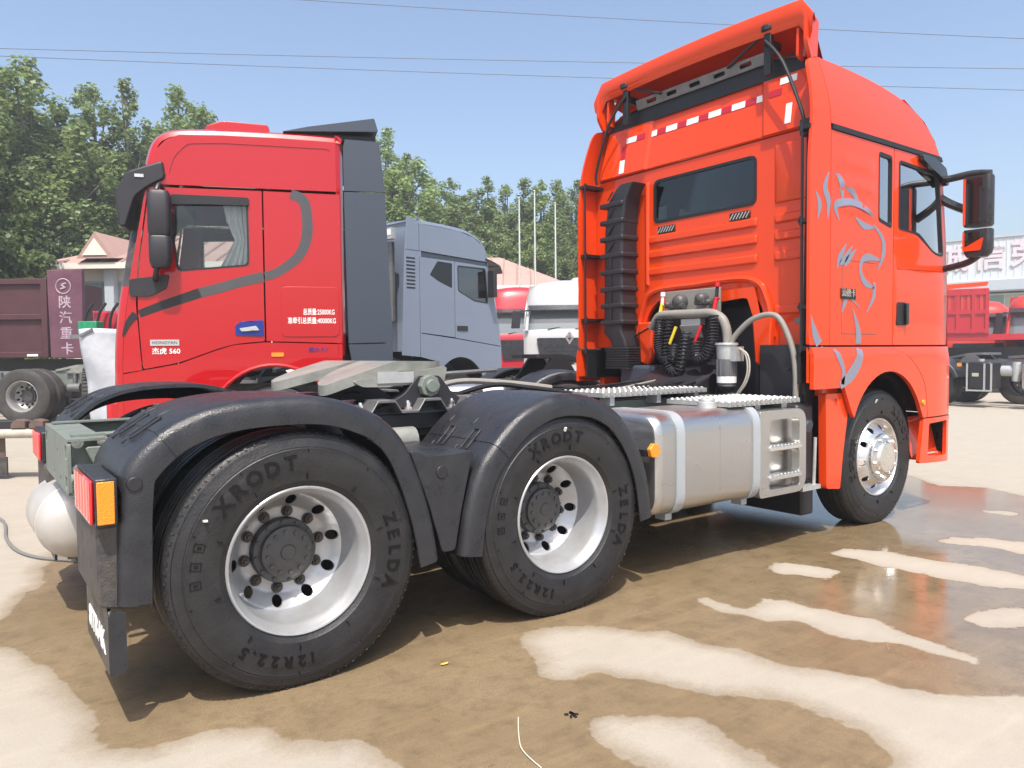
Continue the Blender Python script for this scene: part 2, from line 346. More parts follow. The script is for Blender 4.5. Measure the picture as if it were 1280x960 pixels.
def axis_coords(lo, hi, st):
    a = list(np.arange(lo, hi + 1e-6, st)); o = []; q = st; c = 0
    while c < 350: q *= 1.5; c += q; o.append(c)
    return np.array([lo - k for k in reversed(o)] + a + [hi + k for k in o])
gx = axis_coords(-2.0, 7.4, 0.04); gy = axis_coords(-4.0, 2.6, 0.04)
GX, GY = np.meshgrid(gx, gy, indexing='ij')
wet = sdf(WET, GX, GY)
for d in DRY: wet = np.minimum(wet, -sdf(d, GX, GY))
wet = np.clip(wet, -0.5, 0.5)
pool = np.clip((GX + 0.35 * (-GY - 1.2) - 1.9) / 1.6, 0, 1)
crk = np.clip(sdf(CRACK, GX, GY, False), 0, 0.5)
nx, ny = GX.shape
gv = np.stack([GX.ravel(), GY.ravel(), np.zeros(GX.size)], 1)
idx = np.arange(GX.size).reshape(nx, ny)
gf = np.stack([idx[:-1, :-1].ravel(), idx[1:, :-1].ravel(), idx[1:, 1:].ravel(), idx[:-1, 1:].ravel()], 1)
gm = bpy.data.meshes.new('ground'); gm.from_pydata(gv.tolist(), [], gf.tolist())
for nm, arr in (('wet', wet), ('pool', pool), ('crack', crk)):
    at = gm.attributes.new(nm, 'FLOAT', 'POINT'); at.data.foreach_set('value', arr.ravel().astype(np.float32))
ground = link('ground', gm); ground['kind'] = 'structure'; ground['label'] = 'pale concrete yard with a hosed-down wet area round the trucks'
m = bpy.data.materials.new('yard_concrete'); m.use_nodes = True; t = m.node_tree; L = t.links; b = t.nodes['Principled BSDF']
tc = nd(t, 'ShaderNodeTexCoord'); P0 = tc.outputs['Object']
def noise(sc_, det=6, ro=0.6, src=None):
    n = nd(t, 'ShaderNodeTexNoise'); n.inputs['Scale'].default_value = sc_; n.inputs['Detail'].default_value = det; n.inputs['Roughness'].default_value = ro
    L.new(src or P0, n.inputs['Vector']); return n.outputs['Fac']
def mth(op, a, b_=None, c_=None, clamp=False):
    n = nd(t, 'ShaderNodeMath', operation=op); n.use_clamp = clamp
    for i, x in enumerate((a, b_, c_)):
        if x is None: continue
        if isinstance(x, (int, float)): n.inputs[i].default_value = x
        else: L.new(x, n.inputs[i])
    return n.outputs[0]
def mrange(x, a0, a1, b0=0.0, b1=1.0, smooth=False):
    n = nd(t, 'ShaderNodeMapRange'); n.interpolation_type = 'SMOOTHSTEP' if smooth else 'LINEAR'
    L.new(x, n.inputs[0])
    for i, q in enumerate((a0, a1, b0, b1)):
        if isinstance(q, (int, float)): n.inputs[i + 1].default_value = q
        else: L.new(q, n.inputs[i + 1])
    return n.outputs[0]
def mixc(f, a, b_, mode='MIX'):
    n = nd(t, 'ShaderNodeMix', data_type='RGBA'); n.blend_type = mode
    if isinstance(f, (int, float)): n.inputs[0].default_value = f
    else: L.new(f, n.inputs[0])
    for i, x in ((6, a), (7, b_)):
        if isinstance(x, tuple): n.inputs[i].default_value = (*x, 1)
        else: L.new(x, n.inputs[i])
    return n.outputs[2]
def attr(nm):
    n = nd(t, 'ShaderNodeAttribute'); n.attribute_name = nm; return n.outputs['Fac']
big = noise(0.35, 5); med = noise(3.2, 8, 0.65); fine = noise(38, 5, 0.7); grit = noise(160, 3, 0.7)
wob = mth('ADD', mth('MULTIPLY', mth('SUBTRACT', noise(5.5, 6, 0.6), 0.5), 0.16), mth('MULTIPLY', mth('SUBTRACT', noise(26, 4), 0.5), 0.035))
ws = mth('ADD', attr('wet'), wob)
hard = mrange(ws, -0.012, 0.022, smooth=True); soft = mrange(mth('ADD', ws, mth('MULTIPLY', mth('SUBTRACT', noise(60, 4, 0.7), 0.5), 0.10)), -0.13, 0.03, smooth=True)
pl = attr('pool')
wetf = mth('MAXIMUM', hard, mth('MULTIPLY', soft, mth('MULTIPLY', mrange(pl, 0.0, 0.5, 1.0, 0.35), 0.62)))
dry = mixc(mrange(med, 0.3, 0.75), (0.375, 0.333, 0.272), (0.31, 0.274, 0.22)); dry = mixc(mrange(big, 0.35, 0.7), dry, (0.35, 0.314, 0.26))
dry = mixc(mth('MULTIPLY', mrange(grit, 0.5, 0.7), 0.5), dry, (0.25, 0.21, 0.165)); dry = mixc(mth('MULTIPLY', mrange(fine, 0.58, 0.75), 0.25), dry, (0.50, 0.44, 0.36))
wetc = mixc(mrange(med, 0.3, 0.72), (0.215, 0.157, 0.088), (0.165, 0.119, 0.068)); wetc = mixc(mth('MULTIPLY', mrange(grit, 0.48, 0.68), 0.75), wetc, (0.31, 0.235, 0.15))
wetc = mixc(mth('MULTIPLY', mrange(fine, 0.5, 0.7), 0.35), wetc, (0.13, 0.09, 0.048)); wetc = mixc(mrange(noise(1.1, 4), 0.4, 0.68), wetc, (0.165, 0.118, 0.064))
blot = noise(7.5, 9, 0.72); strk = noise(1.0, 6, 0.7)
mp_ = nd(t, 'ShaderNodeMapping'); mp_.inputs['Scale'].default_value = (1.2, 9.0, 1.0); mp_.inputs['Rotation'].default_value = (0, 0, R(8)); L.new(P0, mp_.inputs['Vector']); strk = noise(1.3, 8, 0.7, mp_.outputs['Vector'])
wetc = mixc(mth('MULTIPLY', mrange(blot, 0.48, 0.66), 0.55), wetc, (0.10, 0.07, 0.04)); wetc = mixc(mth('MULTIPLY', mrange(strk, 0.5, 0.72), 0.45), wetc, (0.27, 0.195, 0.105))
dry = mixc(mth('MULTIPLY', mrange(blot, 0.52, 0.72), 0.28), dry, (0.27, 0.225, 0.17)); dry = mixc(mth('MULTIPLY', mrange(strk, 0.52, 0.75), 0.30), dry, (0.46, 0.41, 0.34))
col = mixc(wetf, dry, wetc)
ck = mth('ADD', attr('crack'), mth('MULTIPLY', mth('SUBTRACT', noise(14, 5), 0.5), 0.10))
ckm = mth('MULTIPLY', mth('SUBTRACT', 1.0, mrange(mth('ABSOLUTE', ck), 0.0, 0.006)), mrange(attr('crack'), 0.06, 0.03))
col = mixc(mth('MULTIPLY', ckm, 0.6), col, (0.07, 0.05, 0.03))
# oil spots
vo = nd(t, 'ShaderNodeTexVoronoi'); vo.inputs['Scale'].default_value = 0.9; L.new(P0, vo.inputs['Vector'])
oil = mth('MULTIPLY', mrange(mth('ADD', vo.outputs['Distance'], mth('MULTIPLY', med, 0.12)), 0.105, 0.075), 0.30); col = mixc(oil, col, (0.08, 0.06, 0.05))
L.new(col, b.inputs['Base Color'])
rw = mth('ADD', mrange(pl, 0.0, 0.9, 0.50, 0.035), mth('MULTIPLY', mrange(fine, 0.35, 0.7), mrange(pl, 0, 1, 0.16, 0.03)))
rough = mth('ADD', mth('MULTIPLY', mth('SUBTRACT', 1.0, hard), 0.85), mth('MULTIPLY', hard, rw)); L.new(rough, b.inputs['Roughness'])
L.new(mrange(pl, 0.0, 0.9, 0.35, 0.60), b.inputs['Specular IOR Level'])
hgt = mth('ADD', mth('MULTIPLY', fine, 0.5), mth('MULTIPLY', grit, 0.5)); flat = mth('MULTIPLY', hgt, mth('SUBTRACT', 1.0, mth('MULTIPLY', hard, mrange(pl, 0, 0.9, 0.35, 0.93))))
bp = nd(t, 'ShaderNodeBump'); bp.inputs['Strength'].default_value = 0.55; bp.inputs['Distance'].default_value = 0.008
L.new(flat, bp.inputs['Height']); L.new(bp.outputs[0], b.inputs['Normal'])
gm.materials.append(m)

# ------------------------------------------------------------ wheels (meshes shared by every truck); local: axle along y, outer face towards -y
def tyre_mesh(name, r=0.532, wd=0.285, mt='rubber', flat=0.519, dimples=True, n=80, blocks=False):
    k = r / 0.532
    prof = [(0.292, 0.035), (0.308, 0.018), (0.325, 0.012), (0.33, 0.006), (0.36, 0.001), (0.40, -0.004), (0.43, -0.004), (0.455, 0.001), (0.460, 0.000), (0.464, 0.004), (0.468, 0.003), (0.492, 0.012), (0.500, 0.014), (0.503, 0.020), (0.516, 0.025), (0.526, 0.034), (0.530, 0.044)]
    prof += [(0.530, 0.075), (0.518, 0.078), (0.518, 0.086), (0.531, 0.089), (0.532, 0.118), (0.520, 0.121), (0.520, 0.129), (0.532, 0.132), (0.532, wd / 2)]
    full = prof + [(p, wd - h) for p, h in reversed(prof[:-1])]
    mb = MB(); mb.lathe([(p * k, h) for p, h in full], (0, 0, 0), (0, 1, 0), n=n, closed=True)
    if dimples:
        for q in range(88):
            a = 2 * math.pi * q / 88
            M = Matrix.Rotation(-a, 4, 'Y')
            s = MB(); s.cbox((0.5195 * k, 0.0255, 0), (0.010, 0.006, 0.007 if q % 2 else 0.011), Matrix.Rotation(R(35), 3, 'Z'))
            mb.add([M @ Vector(p) for p in s.v], s.f)
    if blocks:
        for q in range(46):
            a = 2 * math.pi * q / 46; M = Matrix.Rotation(-a, 4, 'Y')
            for yy in (0.055, wd - 0.055):
                s = MB(); s.box(0.51 * k, 0.546 * k, yy - 0.04, yy + 0.04, -0.022, 0.022); mb.add([M @ Vector(p) for p in s.v], s.f)
    mb.v = [(x, y, max(z, -flat)) for x, y, z in mb.v]
    return mb.mesh(name, mt, 32)
def disc_plate(mb, r0, r1, nh, rh, rr, fn, t, bolt=None):
    holes = [circle(0, 0, r0, 40)] + [circle(rr * math.cos(2 * math.pi * (k + 0.5) / nh), rr * math.sin(2 * math.pi * (k + 0.5) / nh), rh, 14) for k in range(nh)]
    mb.plate(circle(0, 0, r1, 64), fn, t, holes, ca=0.022, cb=0.022)
def rim_mesh(mt='rim'):
    mb = MB()
    mb.lathe([(0.298, 0.052), (0.306, 0.030), (0.3055, 0.017), (0.301, 0.012), (0.294, 0.014), (0.288, 0.024), (0.2815, 0.040), (0.272, 0.052), (0.266, 0.075), (0.263, 0.12), (0.258, 0.17), (0.252, 0.20), (0.248, 0.215), (0.262, 0.25), (0.288, 0.275)], (0, 0, 0), (0, 1, 0), n=72)
    def fn(a, b, d):
        r = math.hypot(a, b); h = 0.262 - 0.058 * min(1, max(0, (r - 0.188) / 0.06)) ** 1.1
        return (a, h + d, b)
    disc_plate(mb, 0.140, 0.2505, 10, 0.0235, 0.2195, fn, 0.012)
    return mb.mesh('rim', mt, 34)
def front_rim_mesh(mt='alu_polish'):
    mb = MB()
    mb.lathe([(0.298, 0.052), (0.306, 0.030), (0.3055, 0.017), (0.301, 0.011), (0.293, 0.013), (0.287, 0.024), (0.280, 0.040), (0.272, 0.050), (0.266, 0.06), (0.264, 0.09), (0.262, 0.24), (0.288, 0.25)], (0, 0, 0), (0, 1, 0), n=72)
    def fn(a, b, d):
        r = math.hypot(a, b); t_ = min(1, max(0, (r - 0.185) / 0.08)); h = -0.012 + 0.075 * t_ ** 1.5
        return (a, h + d, b)
    holes = [circle(0, 0, 0.10, 40)] + [circle(0.229 * math.cos(2 * math.pi * (k + 0.5) / 10), 0.229 * math.sin(2 * math.pi * (k + 0.5) / 10), 0.0225, 14) for k in range(10)]
    mb.plate(circle(0, 0, 0.268, 64), fn, 0.012, holes, ca=0.05, cb=0.05)
    return mb.mesh('rim', mt, 30)
def hub_mesh():
    mb = MB(); mb.lathe([(0.139, 0.30), (0.139, 0.225), (0.135, 0.218), (0.118, 0.214), (0.112, 0.208), (0.110, 0.188), (0.102, 0.183), (0.034, 0.181), (0.030, 0.175), (0.0, 0.174)], (0, 0, 0), (0, 1, 0), n=48)
    for k in range(12):
        a = 2 * math.pi * k / 12 + 0.1; mb.cyl((0.088 * math.cos(a), 0.185, 0.088 * math.sin(a)), (0.088 * math.cos(a), 0.175, 0.088 * math.sin(a)), 0.010, n=6)
        mb.cyl((0.126 * math.cos(a), 0.22, 0.126 * math.sin(a)), (0.126 * math.cos(a), 0.208, 0.126 * math.sin(a)), 0.008, n=6)
    return mb.mesh('hub', 'hub', 34)
def cap_mesh():
    mb = MB(); mb.lathe([(0.188, 0.02), (0.190, -0.024), (0.186, -0.034), (0.178, -0.038), (0.135, -0.040), (0.127, -0.044), (0.120, -0.058), (0.112, -0.064), (0.0, -0.066)], (0, 0, 0), (0, 1, 0), n=56)
    return mb.mesh('hub_cover', 'alu', 30)
def nut_mesh(h=0.034, r=0.0185, mt='nut'):
    mb = MB(); mb.cyl((0, 0, 0), (0, -0.006, 0), r * 1.35, n=14); mb.cyl((0, -0.006, 0), (0, -h * 0.75, 0), r, n=6); mb.cyl((0, -h * 0.75, 0), (0, -h, 0), r * 0.62, r * 0.5, n=10)
    return mb.mesh('wheel_nut', mt, 30)
def marks_mesh():
    mb = MB()
    for k in range(10):
        a = 2 * math.pi * k / 10 + 0.25; M = Matrix.Rotation(-a, 4, 'Y'); s = MB(); s.box(0.338, 0.362, -0.0052, 0.004, -0.001, 0.001); s.box(0.446, 0.456, -0.0052, 0.004, -0.001, 0.001); mb.add([M @ Vector(p) for p in s.v], s.f)
    for a0 in (2.85, 3.02, 3.19):
        M = Matrix.Rotation(-a0, 4, 'Y'); s = MB()
        for x0, x1, z0, z1 in ((0.40, 0.44, -0.016, -0.013), (0.40, 0.44, 0.013, 0.016), (0.40, 0.403, -0.013, 0.013), (0.437, 0.44, -0.013, 0.013), (0.412, 0.428, -0.006, 0.006)): s.box(x0, x1, -0.0062, -0.0025, z0, z1)
        mb.add([M @ Vector(p) for p in s.v], s.f)
    return mb.mesh('moulded_marks', 'rubber_letter', 0)
MARKS = marks_mesh(); TYRE = tyre_mesh('tyre'); ORIM = rim_mesh('rim_old'); RIM = rim_mesh(); FRIM = front_rim_mesh(); HUB = hub_mesh(); CAP = cap_mesh(); NUT = nut_mesh(); FNUT = nut_mesh(0.022, 0.0145, 'alu')
OLD_TYRE = tyre_mesh('tyre', mt='rubber_old', dimples=False, n=56); BLOCK_TYRE = tyre_mesh('tyre', mt='rubber_old', dimples=False, n=56, blocks=True)
PLAIN_TYRE = tyre_mesh('tyre', dimples=False, n=56)
def arc_letters(words):
    out = []
    for s, ac, rad, size in words:
        mb = MB()       # angle of the word's centre (degrees, from forward, anticlockwise seen from outside)
        wd_ = {'1': .55, '.': .4, 'I': .4}
        steps = [wd_.get(c, 0.88) * size * 1.06 for c in s]; tot = sum(steps); pos = -tot / 2
        for c, st in zip(s, steps):
            a = R(ac) - (pos + st / 2) / rad; pos += st
            rd = Vector((math.cos(a), 0, math.sin(a))); td = Vector((math.sin(a), 0, -math.cos(a)))
            text_mb(mb, c, size, Vector((0, -0.0045, 0)) + rd * rad, td, rd, 0.006, 0.03)
        out.append(mb.mesh('lettering', 'rubber_letter', 30))
    return out
def band_ring():
    return None
def wheel(parent, loc, kind='drive', side=-1, tyre=None, letters=None, detail=True, rim=None, rot=0.0):
    h = holder('wheel', parent, loc, (0, 0, 0 if side < 0 else math.pi))
    link('tyre', tyre or TYRE, h)
    link('rim', rim or (RIM if kind == 'drive' else FRIM), h).rotation_euler = (0, rot, 0)
    if kind == 'drive':
        link('hub', HUB, h)
        o = link('tyre', PLAIN_TYRE if tyre is None else tyre, h); o.location = (0, 0.335, 0)
        if detail:
            for k in range(10):
                a = 2 * math.pi * k / 10 + rot; q = link('wheel_nut', NUT, h); q.location = (0.165 * math.cos(a), 0.261, 0.165 * math.sin(a))
    else:
        link('hub_cover', CAP, h)
        if detail:
            for k in range(10):
                a = 2 * math.pi * k / 10 + rot; q = link('wheel_nut', FNUT, h); q.location = (0.155 * math.cos(a), -0.039, 0.155 * math.sin(a))
    for me_ in arc_letters(letters or []): link('lettering', me_, h)['kind'] = 'stuff'
    if letters: link('moulded_marks', MARKS, h)['kind'] = 'stuff'
    return h

# ------------------------------------------------------------ the orange tractor truck (forward +x, its right side towards -y)
T = thing('tractor_truck', 'bright orange tractor truck without a trailer, seen from its rear corner', 'truck')
ZC = 0.519; A2, A1 = 1.401, 4.667
w3 = wheel(T, (0, -1.243, ZC), letters=[('XRODT', 118, 0.405, 0.082), ('ZELDA', -2, 0.405, 0.075), ('12R22.5', -108, 0.40, 0.06)], rot=0.16)
w2 = wheel(T, (A2, -1.243, ZC), letters=[('ZELDA', -8, 0.405, 0.075), ('12R22.5', -128, 0.40, 0.062), ('XRODT', 100, 0.405, 0.08)], rot=0.42)
w1 = wheel(T, (A1, -1.165, ZC), 'front', letters=[('XRODT', 38, 0.405, 0.08), ('ZELDA', 178, 0.405, 0.075)], rot=0.2)
for p_ in ((0, 1.243, ZC), (A2, 1.243, ZC)): wheel(T, p_, side=1, detail=False)
wheel(T, (A1, 1.165, ZC), 'front', side=1, detail=False)
mb = MB(); mb.box(-0.004, 0.004, -0.009, 0.009, -0.028, 0.028)
for h, a, rr in ((w3, 150, 0.44), (w2, 92, 0.435), (w1, 100, 0.44)):   # tyre stickers
    o = mb.build('tyre_sticker', 'label_white', h); o.location = (rr * math.cos(R(a)), -0.0035, rr * math.sin(R(a))); o.rotation_euler = (0, R(-a) + 1.2, math.pi / 2); o.scale = (1, 0.7, 0.8)

# frame
for s in (-1, 1):
    y0, y1 = s * 0.395, s * 0.435
    mb = MB(); mb.box(-0.72, 3.9, min(s * 0.427, s * 0.435), max(s * 0.427, s * 0.435), 0.74, 1.02)
    mb.box(-0.72, 3.9, min(s * 0.36, s * 0.427), max(s * 0.36, s * 0.427), 1.012, 1.02); mb.box(-0.72, 3.9, min(s * 0.36, s * 0.427), max(s * 0.36, s * 0.427), 0.74, 0.748)
    mb.build('frame_rail', 'chassis', T)
    mb = MB(); mb.box(3.9, 5.55, min(s * 0.38, s * 0.44), max(s * 0.38, s * 0.44), 0.72, 1.0); mb.build('frame_rail', 'plastic_dark', T)
mb = MB(); mb.plate(rnd_poly([(-0.50, 0.765), (0.50, 0.765), (0.50, 0.995), (-0.50, 0.995)], 0.02), lambda a, b, d: (-0.745 + d, a, b), 0.014,
                    [rnd_poly(rect(-0.47, -0.40, 0.915, 0.975), 0.01), rnd_poly(rect(-0.47, -0.40, 0.785, 0.84), 0.01), rnd_poly(rect(0.40, 0.47, 0.915, 0.975), 0.01), circle(-0.2, 0.80, 0.018, 10), circle(-0.1, 0.92, 0.015, 10), circle(0.1, 0.8, 0.018, 10)])
mb.box(-0.745, -0.60, -0.50, 0.50, 0.996, 1.008); rear_cross = mb.build('rear_crossmember', 'chassis', T, bevel=0.003)
mb = MB(); mb.prism([(-0.60, 1.021), (-0.1, 1.021), (-0.1, 1.05), (-0.45, 1.05)], 'y', -0.50, -0.44); mb.build('frame_flange', 'chassis', T, bevel=0.004)
BOLT = nut_mesh(0.024, 0.018, 'alu')
for x_, z_ in ((-0.70, 0.985), (-0.60, 0.985), (-0.48, 0.985), (-0.36, 0.985), (-0.70, 0.87), (-0.70, 0.79), (-0.56, 0.92)):
    o = link('bolt', BOLT, T); o.location = (x_, -0.436, z_)
for x_, y_ in ((-0.2, -0.47), (-0.36, -0.47), (-0.05, -0.47)):
    o = link('bolt', BOLT, T); o.location = (x_, y_, 1.066); o.rotation_euler = (-math.pi / 2, 0, 0)
mb = MB(); mb.prism(rnd_poly([(-0.68, 0.97), (-0.50, 0.97), (-0.54, 0.86), (-0.53, 0.80), (-0.66, 0.80), (-0.64, 0.88)], 0.02), 'y', -0.50, -0.437)
mb.cyl((-0.60, -0.60, 0.845), (-0.60, -0.43, 0.845), 0.052, n=20); mb.cyl((-0.60, -0.64, 0.845), (-0.60, -0.60, 0.845), 0.036, n=16); mb.cyl((-0.74, -0.56, 0.845), (-0.66, -0.56, 0.845), 0.022, n=10)
mb.build('tow_bracket', 'chassis', T, bevel=0.004)
for x_ in (0.35, 0.70, 1.05, 2.0, 2.9):
    mb = MB(); mb.box(x_ - 0.05, x_ + 0.05, -0.425, 0.425, 0.78, 0.98); mb.build('crossmember', 'plastic_dark', T, bevel=0.01)
for x_ in (0, A2):
    mb = MB(); mb.cyl((x_, -0.95, ZC), (x_, 0.95, ZC), 0.085, n=20); mb.lathe([(0.0, -0.2), (0.12, -0.2), (0.2, -0.1), (0.22, 0), (0.2, 0.1), (0.12, 0.2), (0, 0.2)], (x_ + 0.02, 0.05, ZC), (1, 0, 0), 24); mb.build('drive_axle', 'plastic_dark', T)
    for s in (-1, 1):
        mb = MB(); mb.cyl((x_, s * 0.74, ZC), (x_, s * 0.945, ZC), 0.205, n=32); mb.build('brake_drum', 'plastic_dark', T)
for s in (-1, 1):
    mb = MB(); arc = [(x_, 0.72 - 0.10 * math.sin(math.pi * (x_ + 0.05) / 1.5)) for x_ in np.linspace(-0.05, 1.45, 13)]
    mb.prism([(x_, z_) for x_, z_ in arc] + [(x_, z_ - 0.14) for x_, z_ in reversed(arc)], 'y', s * 0.47 - 0.045, s * 0.47 + 0.045); mb.build('leaf_spring', 'plastic_dark', T)
mb = MB(); mb.box(1.95, 3.0, -0.58, 0.58, 0.45, 0.73); mb.build('underbody_shade_block', 'black', T, bevel=0.03)  # black block added to deepen the shadow under the truck
for x_ in (0.70, -0.45):  # added black blocks, stop light passing beneath the truck between the wheels
    mb = MB(); mb.box(x_ - 0.12, x_ + 0.12, -0.62, 0.62, 0.52, 0.73); mb.build('axle_gap_shade_block', 'black', T, bevel=0.03)
mb = MB(); mb.cyl((A1, -0.9, ZC), (A1, 0.9, ZC), 0.07, n=16); mb.build('front_axle', 'plastic_dark', T)
mb = MB(); mb.cyl((0.3, 0, 0.6), (3.1, 0, 0.72), 0.06, n=14); mb.build('drive_shaft', 'plastic_dark', T)
# rear air tank (cross-mounted, domed end towards the kerb side)
mb = MB(); mb.lathe([(0.0, -0.40), (0.06, -0.396), (0.12, -0.375), (0.165, -0.335), (0.186, -0.285), (0.190, -0.25), (0.194, -0.248), (0.194, -0.228), (0.190, -0.226), (0.190, 0.20), (0.17, 0.27), (0.1, 0.33), (0, 0.345)], (-0.635, 0.56, 0.505), (-0.03, 1, 0), 48)
air = mb.build('air_tank', 'silver_dusty', T); mb = MB(); mb.cyl((-0.64, 0.35, 0.315), (-0.64, 0.35, 0.285), 0.022, n=8); mb.box(-0.68, -0.60, 0.3, 0.7, 0.308, 0.318); mb.build('drain_valve', 'steel', air)
mb = MB(); mb.box(-0.655, -0.615, 0.42, 0.46, 0.66, 0.76); mb.build('tank_bracket', 'steel', T)

# fenders
SEC = [(0.60, 0.022), (0.602, 0.002), (0.62, 0.0), (0.90, -0.004), (1.185, 0.0), (1.215, 0.004), (1.238, 0.016), (1.250, 0.038), (1.252, 0.075), (1.250, 0.112), (1.244, 0.115), (1.240, 0.10), (1.238, 0.045), (1.222, 0.024), (1.18, 0.016), (0.61, 0.018)]
def fender_piece(prof, s, grow=0.0):
    P_ = prof; fr = []
    for i, p in enumerate(P_):
        a = P_[max(i - 1, 0)]; c = P_[min(i + 1, len(P_) - 1)]; tx, tz = c[0] - a[0], c[1] - a[1]; l = math.hypot(tx, tz); nx_, nz_ = -tz / l, tx / l
        fr.append(lambda q, p=p, nx_=nx_, nz_=nz_: (p[0] + nx_ * (grow - q[1]), s * (q[0] + grow), p[1] + nz_ * (grow - q[1])))
    mb = MB(); mb.sweep(SEC, fr); return mb
def fender(prof, s, x0, i1, i2):
    sp = [(x0 + p.x, ZC + p.y) for p in spline([Vector((*q, 0)) for q in prof], 5)]
    a = fender_piece(sp[:i1 * 5 + 2], s).build('rear_mudguard', 'plastic', T)
    c = fender_piece(sp[i2 * 5 - 1:], s).build('front_mudguard', 'plastic', T)
    tb = fender_piece(sp[i1 * 5:i2 * 5 + 1], s, 0.0035).build('fender_top', 'plastic', T)
    for idx, base in ((i1 * 5, tb), (i2 * 5, tb)):
        for yy in (0.72, 0.95):
            for off in (-2, 3):
                j = min(max(idx + off, 1), len(sp) - 2); p = sp[j]; q = sp[j + 1]; l = math.hypot(q[0] - p[0], q[1] - p[1]); tx, tz = (q[0] - p[0]) / l, (q[1] - p[1]) / l
                M = Matrix(((tx, 0, -tz), (0, 1, 0), (tz, 0, tx))); m2 = MB(); m2.cbox((p[0] - tz * 0.004, s * yy, p[1] + tx * 0.004), (0.05, 0.022, 0.010), M); m2.build('clip', 'plastic_dark', base, bevel=0.003)
            p = sp[idx]; q = sp[min(idx + 1, len(sp) - 1)]; l = math.hypot(q[0] - p[0], q[1] - p[1]); tx, tz = (q[0] - p[0]) / l, (q[1] - p[1]) / l
            loop_ = [(p[0] + tx * u_ - tz * 0.010, s * (yy + 0.09) + w_, p[1] + tz * u_ + tx * 0.010) for u_, w_ in rnd_poly([(-0.065, -0.026), (0.065, -0.026), (0.065, 0.026), (-0.065, 0.026)], 0.012, 3)]
            m2 = MB(); m2.tube(loop_ + [loop_[0]], 0.0055, 6); m2.build('buckle', 'plastic', base)
    return a, tb, c
F3 = [(-0.68, -0.05), (-0.675, 0.15), (-0.668, 0.32), (-0.645, 0.445), (-0.535, 0.560), (-0.39, 0.632), (-0.24, 0.662), (-0.08, 0.670), (0.08, 0.664), (0.22, 0.632), (0.37, 0.562), (0.475, 0.455), (0.555, 0.28), (0.615, 0.08), (0.648, -0.10)]
F2 = [(-0.645, -0.11), (-0.612, 0.10), (-0.545, 0.285), (-0.45, 0.405), (-0.30, 0.535), (-0.12, 0.610), (0.05, 0.622), (0.23, 0.588), (0.40, 0.49), (0.53, 0.325), (0.605, 0.14), (0.645, -0.09)]
for s in (-1, 1):
    fa, ft, fc = fender(F3, s, 0, 4, 10)
    fender(F2, s, A2, 3, 8)
    m2 = MB(); m2.prism(rnd_poly([(0.50, 0.93), (0.60, 0.895), (0.72, 0.895), (0.84, 0.90), (0.77, 0.62), (0.735, 0.44), (0.665, 0.44), (0.60, 0.66)], 0.02), 'y', min(s * 0.62, s * 1.225), max(s * 0.62, s * 1.225)); m2.build('mudguard_filler', 'plastic', T, bevel=0.012)
    m2 = MB(); m2.cyl((0.665, s * 1.21, 0.815), (0.665, s * 1.232, 0.815), 0.03, n=20); m2.build('plug', 'plastic_dark', T, bevel=0.003)
    m2 = MB(); m2.cyl((-0.615, s * 1.235, 0.905), (-0.615, s * 1.258, 0.905), 0.026, n=20); m2.build('plug', 'plastic_dark', T, bevel=0.003)
    # rear cover beside the lamp and below it
    m2 = MB(); m2.prism(rnd_poly([(-0.735, 0.47), (-0.60, 0.44), (-0.58, 0.60), (-0.59, 0.76), (-0.735, 0.76)], 0.02), 'y', min(s * 0.64, s * 1.21), max(s * 0.64, s * 1.21)); m2.build('rear_cover', 'plastic_dusty', T, bevel=0.008)
    # lamp
    lp = MB(); lp.box(-0.742, -0.672, min(s * 0.80, s * 1.262), max(s * 0.80, s * 1.262), 0.765, 0.935); lamp = lp.build('tail_light', 'plastic', T, bevel=0.006)
    l2 = MB(); l2.box(-0.756, -0.7425, min(s * 0.81, s * 1.235), max(s * 0.81, s * 1.235), 0.772, 0.928); l2.build('red_lens', 'lens_red', lamp, bevel=0.006)
    for yy in (0.87, 0.95, 1.03, 1.11, 1.18):
        l2 = MB(); l2.box(-0.7595, -0.7565, min(s * yy, s * (yy + 0.012)), max(s * yy, s * (yy + 0.012)), 0.782, 0.92); l2.build('lens_rib', 'lens_rib', lamp)
    l2 = MB(); l2.box(-0.737, -0.682, min(s * 1.2625, s * 1.268), max(s * 1.2625, s * 1.268), 0.775, 0.925); l2.build('side_marker', 'amber', lamp, bevel=0.003)
    # mudflap with a turned edge
    fl = MB(); fl.plate(rnd_poly([(0.66, 0.225), (1.222, 0.225), (1.222, 0.455), (0.98, 0.50), (0.66, 0.62)], [0.02, 0.01, 0.05, 0.05, 0.02]), lambda a, b, d, s=s: (-0.708 + d, s * a, b), 0.012, ca=0.1)
    fl.plate(rnd_poly(rect(-0.706, -0.652, 0.228, 0.456), [0.005, 0.02, 0.02, 0.02]), lambda a, b, d, s=s: (a, s * (1.222 + d), b), 0.010)
    flap = fl.build('mudflap', 'plastic', T)
    tx = MB(); text_mb(tx, 'SITRAK', 0.112, (-0.7095, s * 0.935, 0.318), (0, -1, 0), (0, 0, 1), 0.002, 0.035, 1.12); tx.build('lettering', 'white_print', flap)

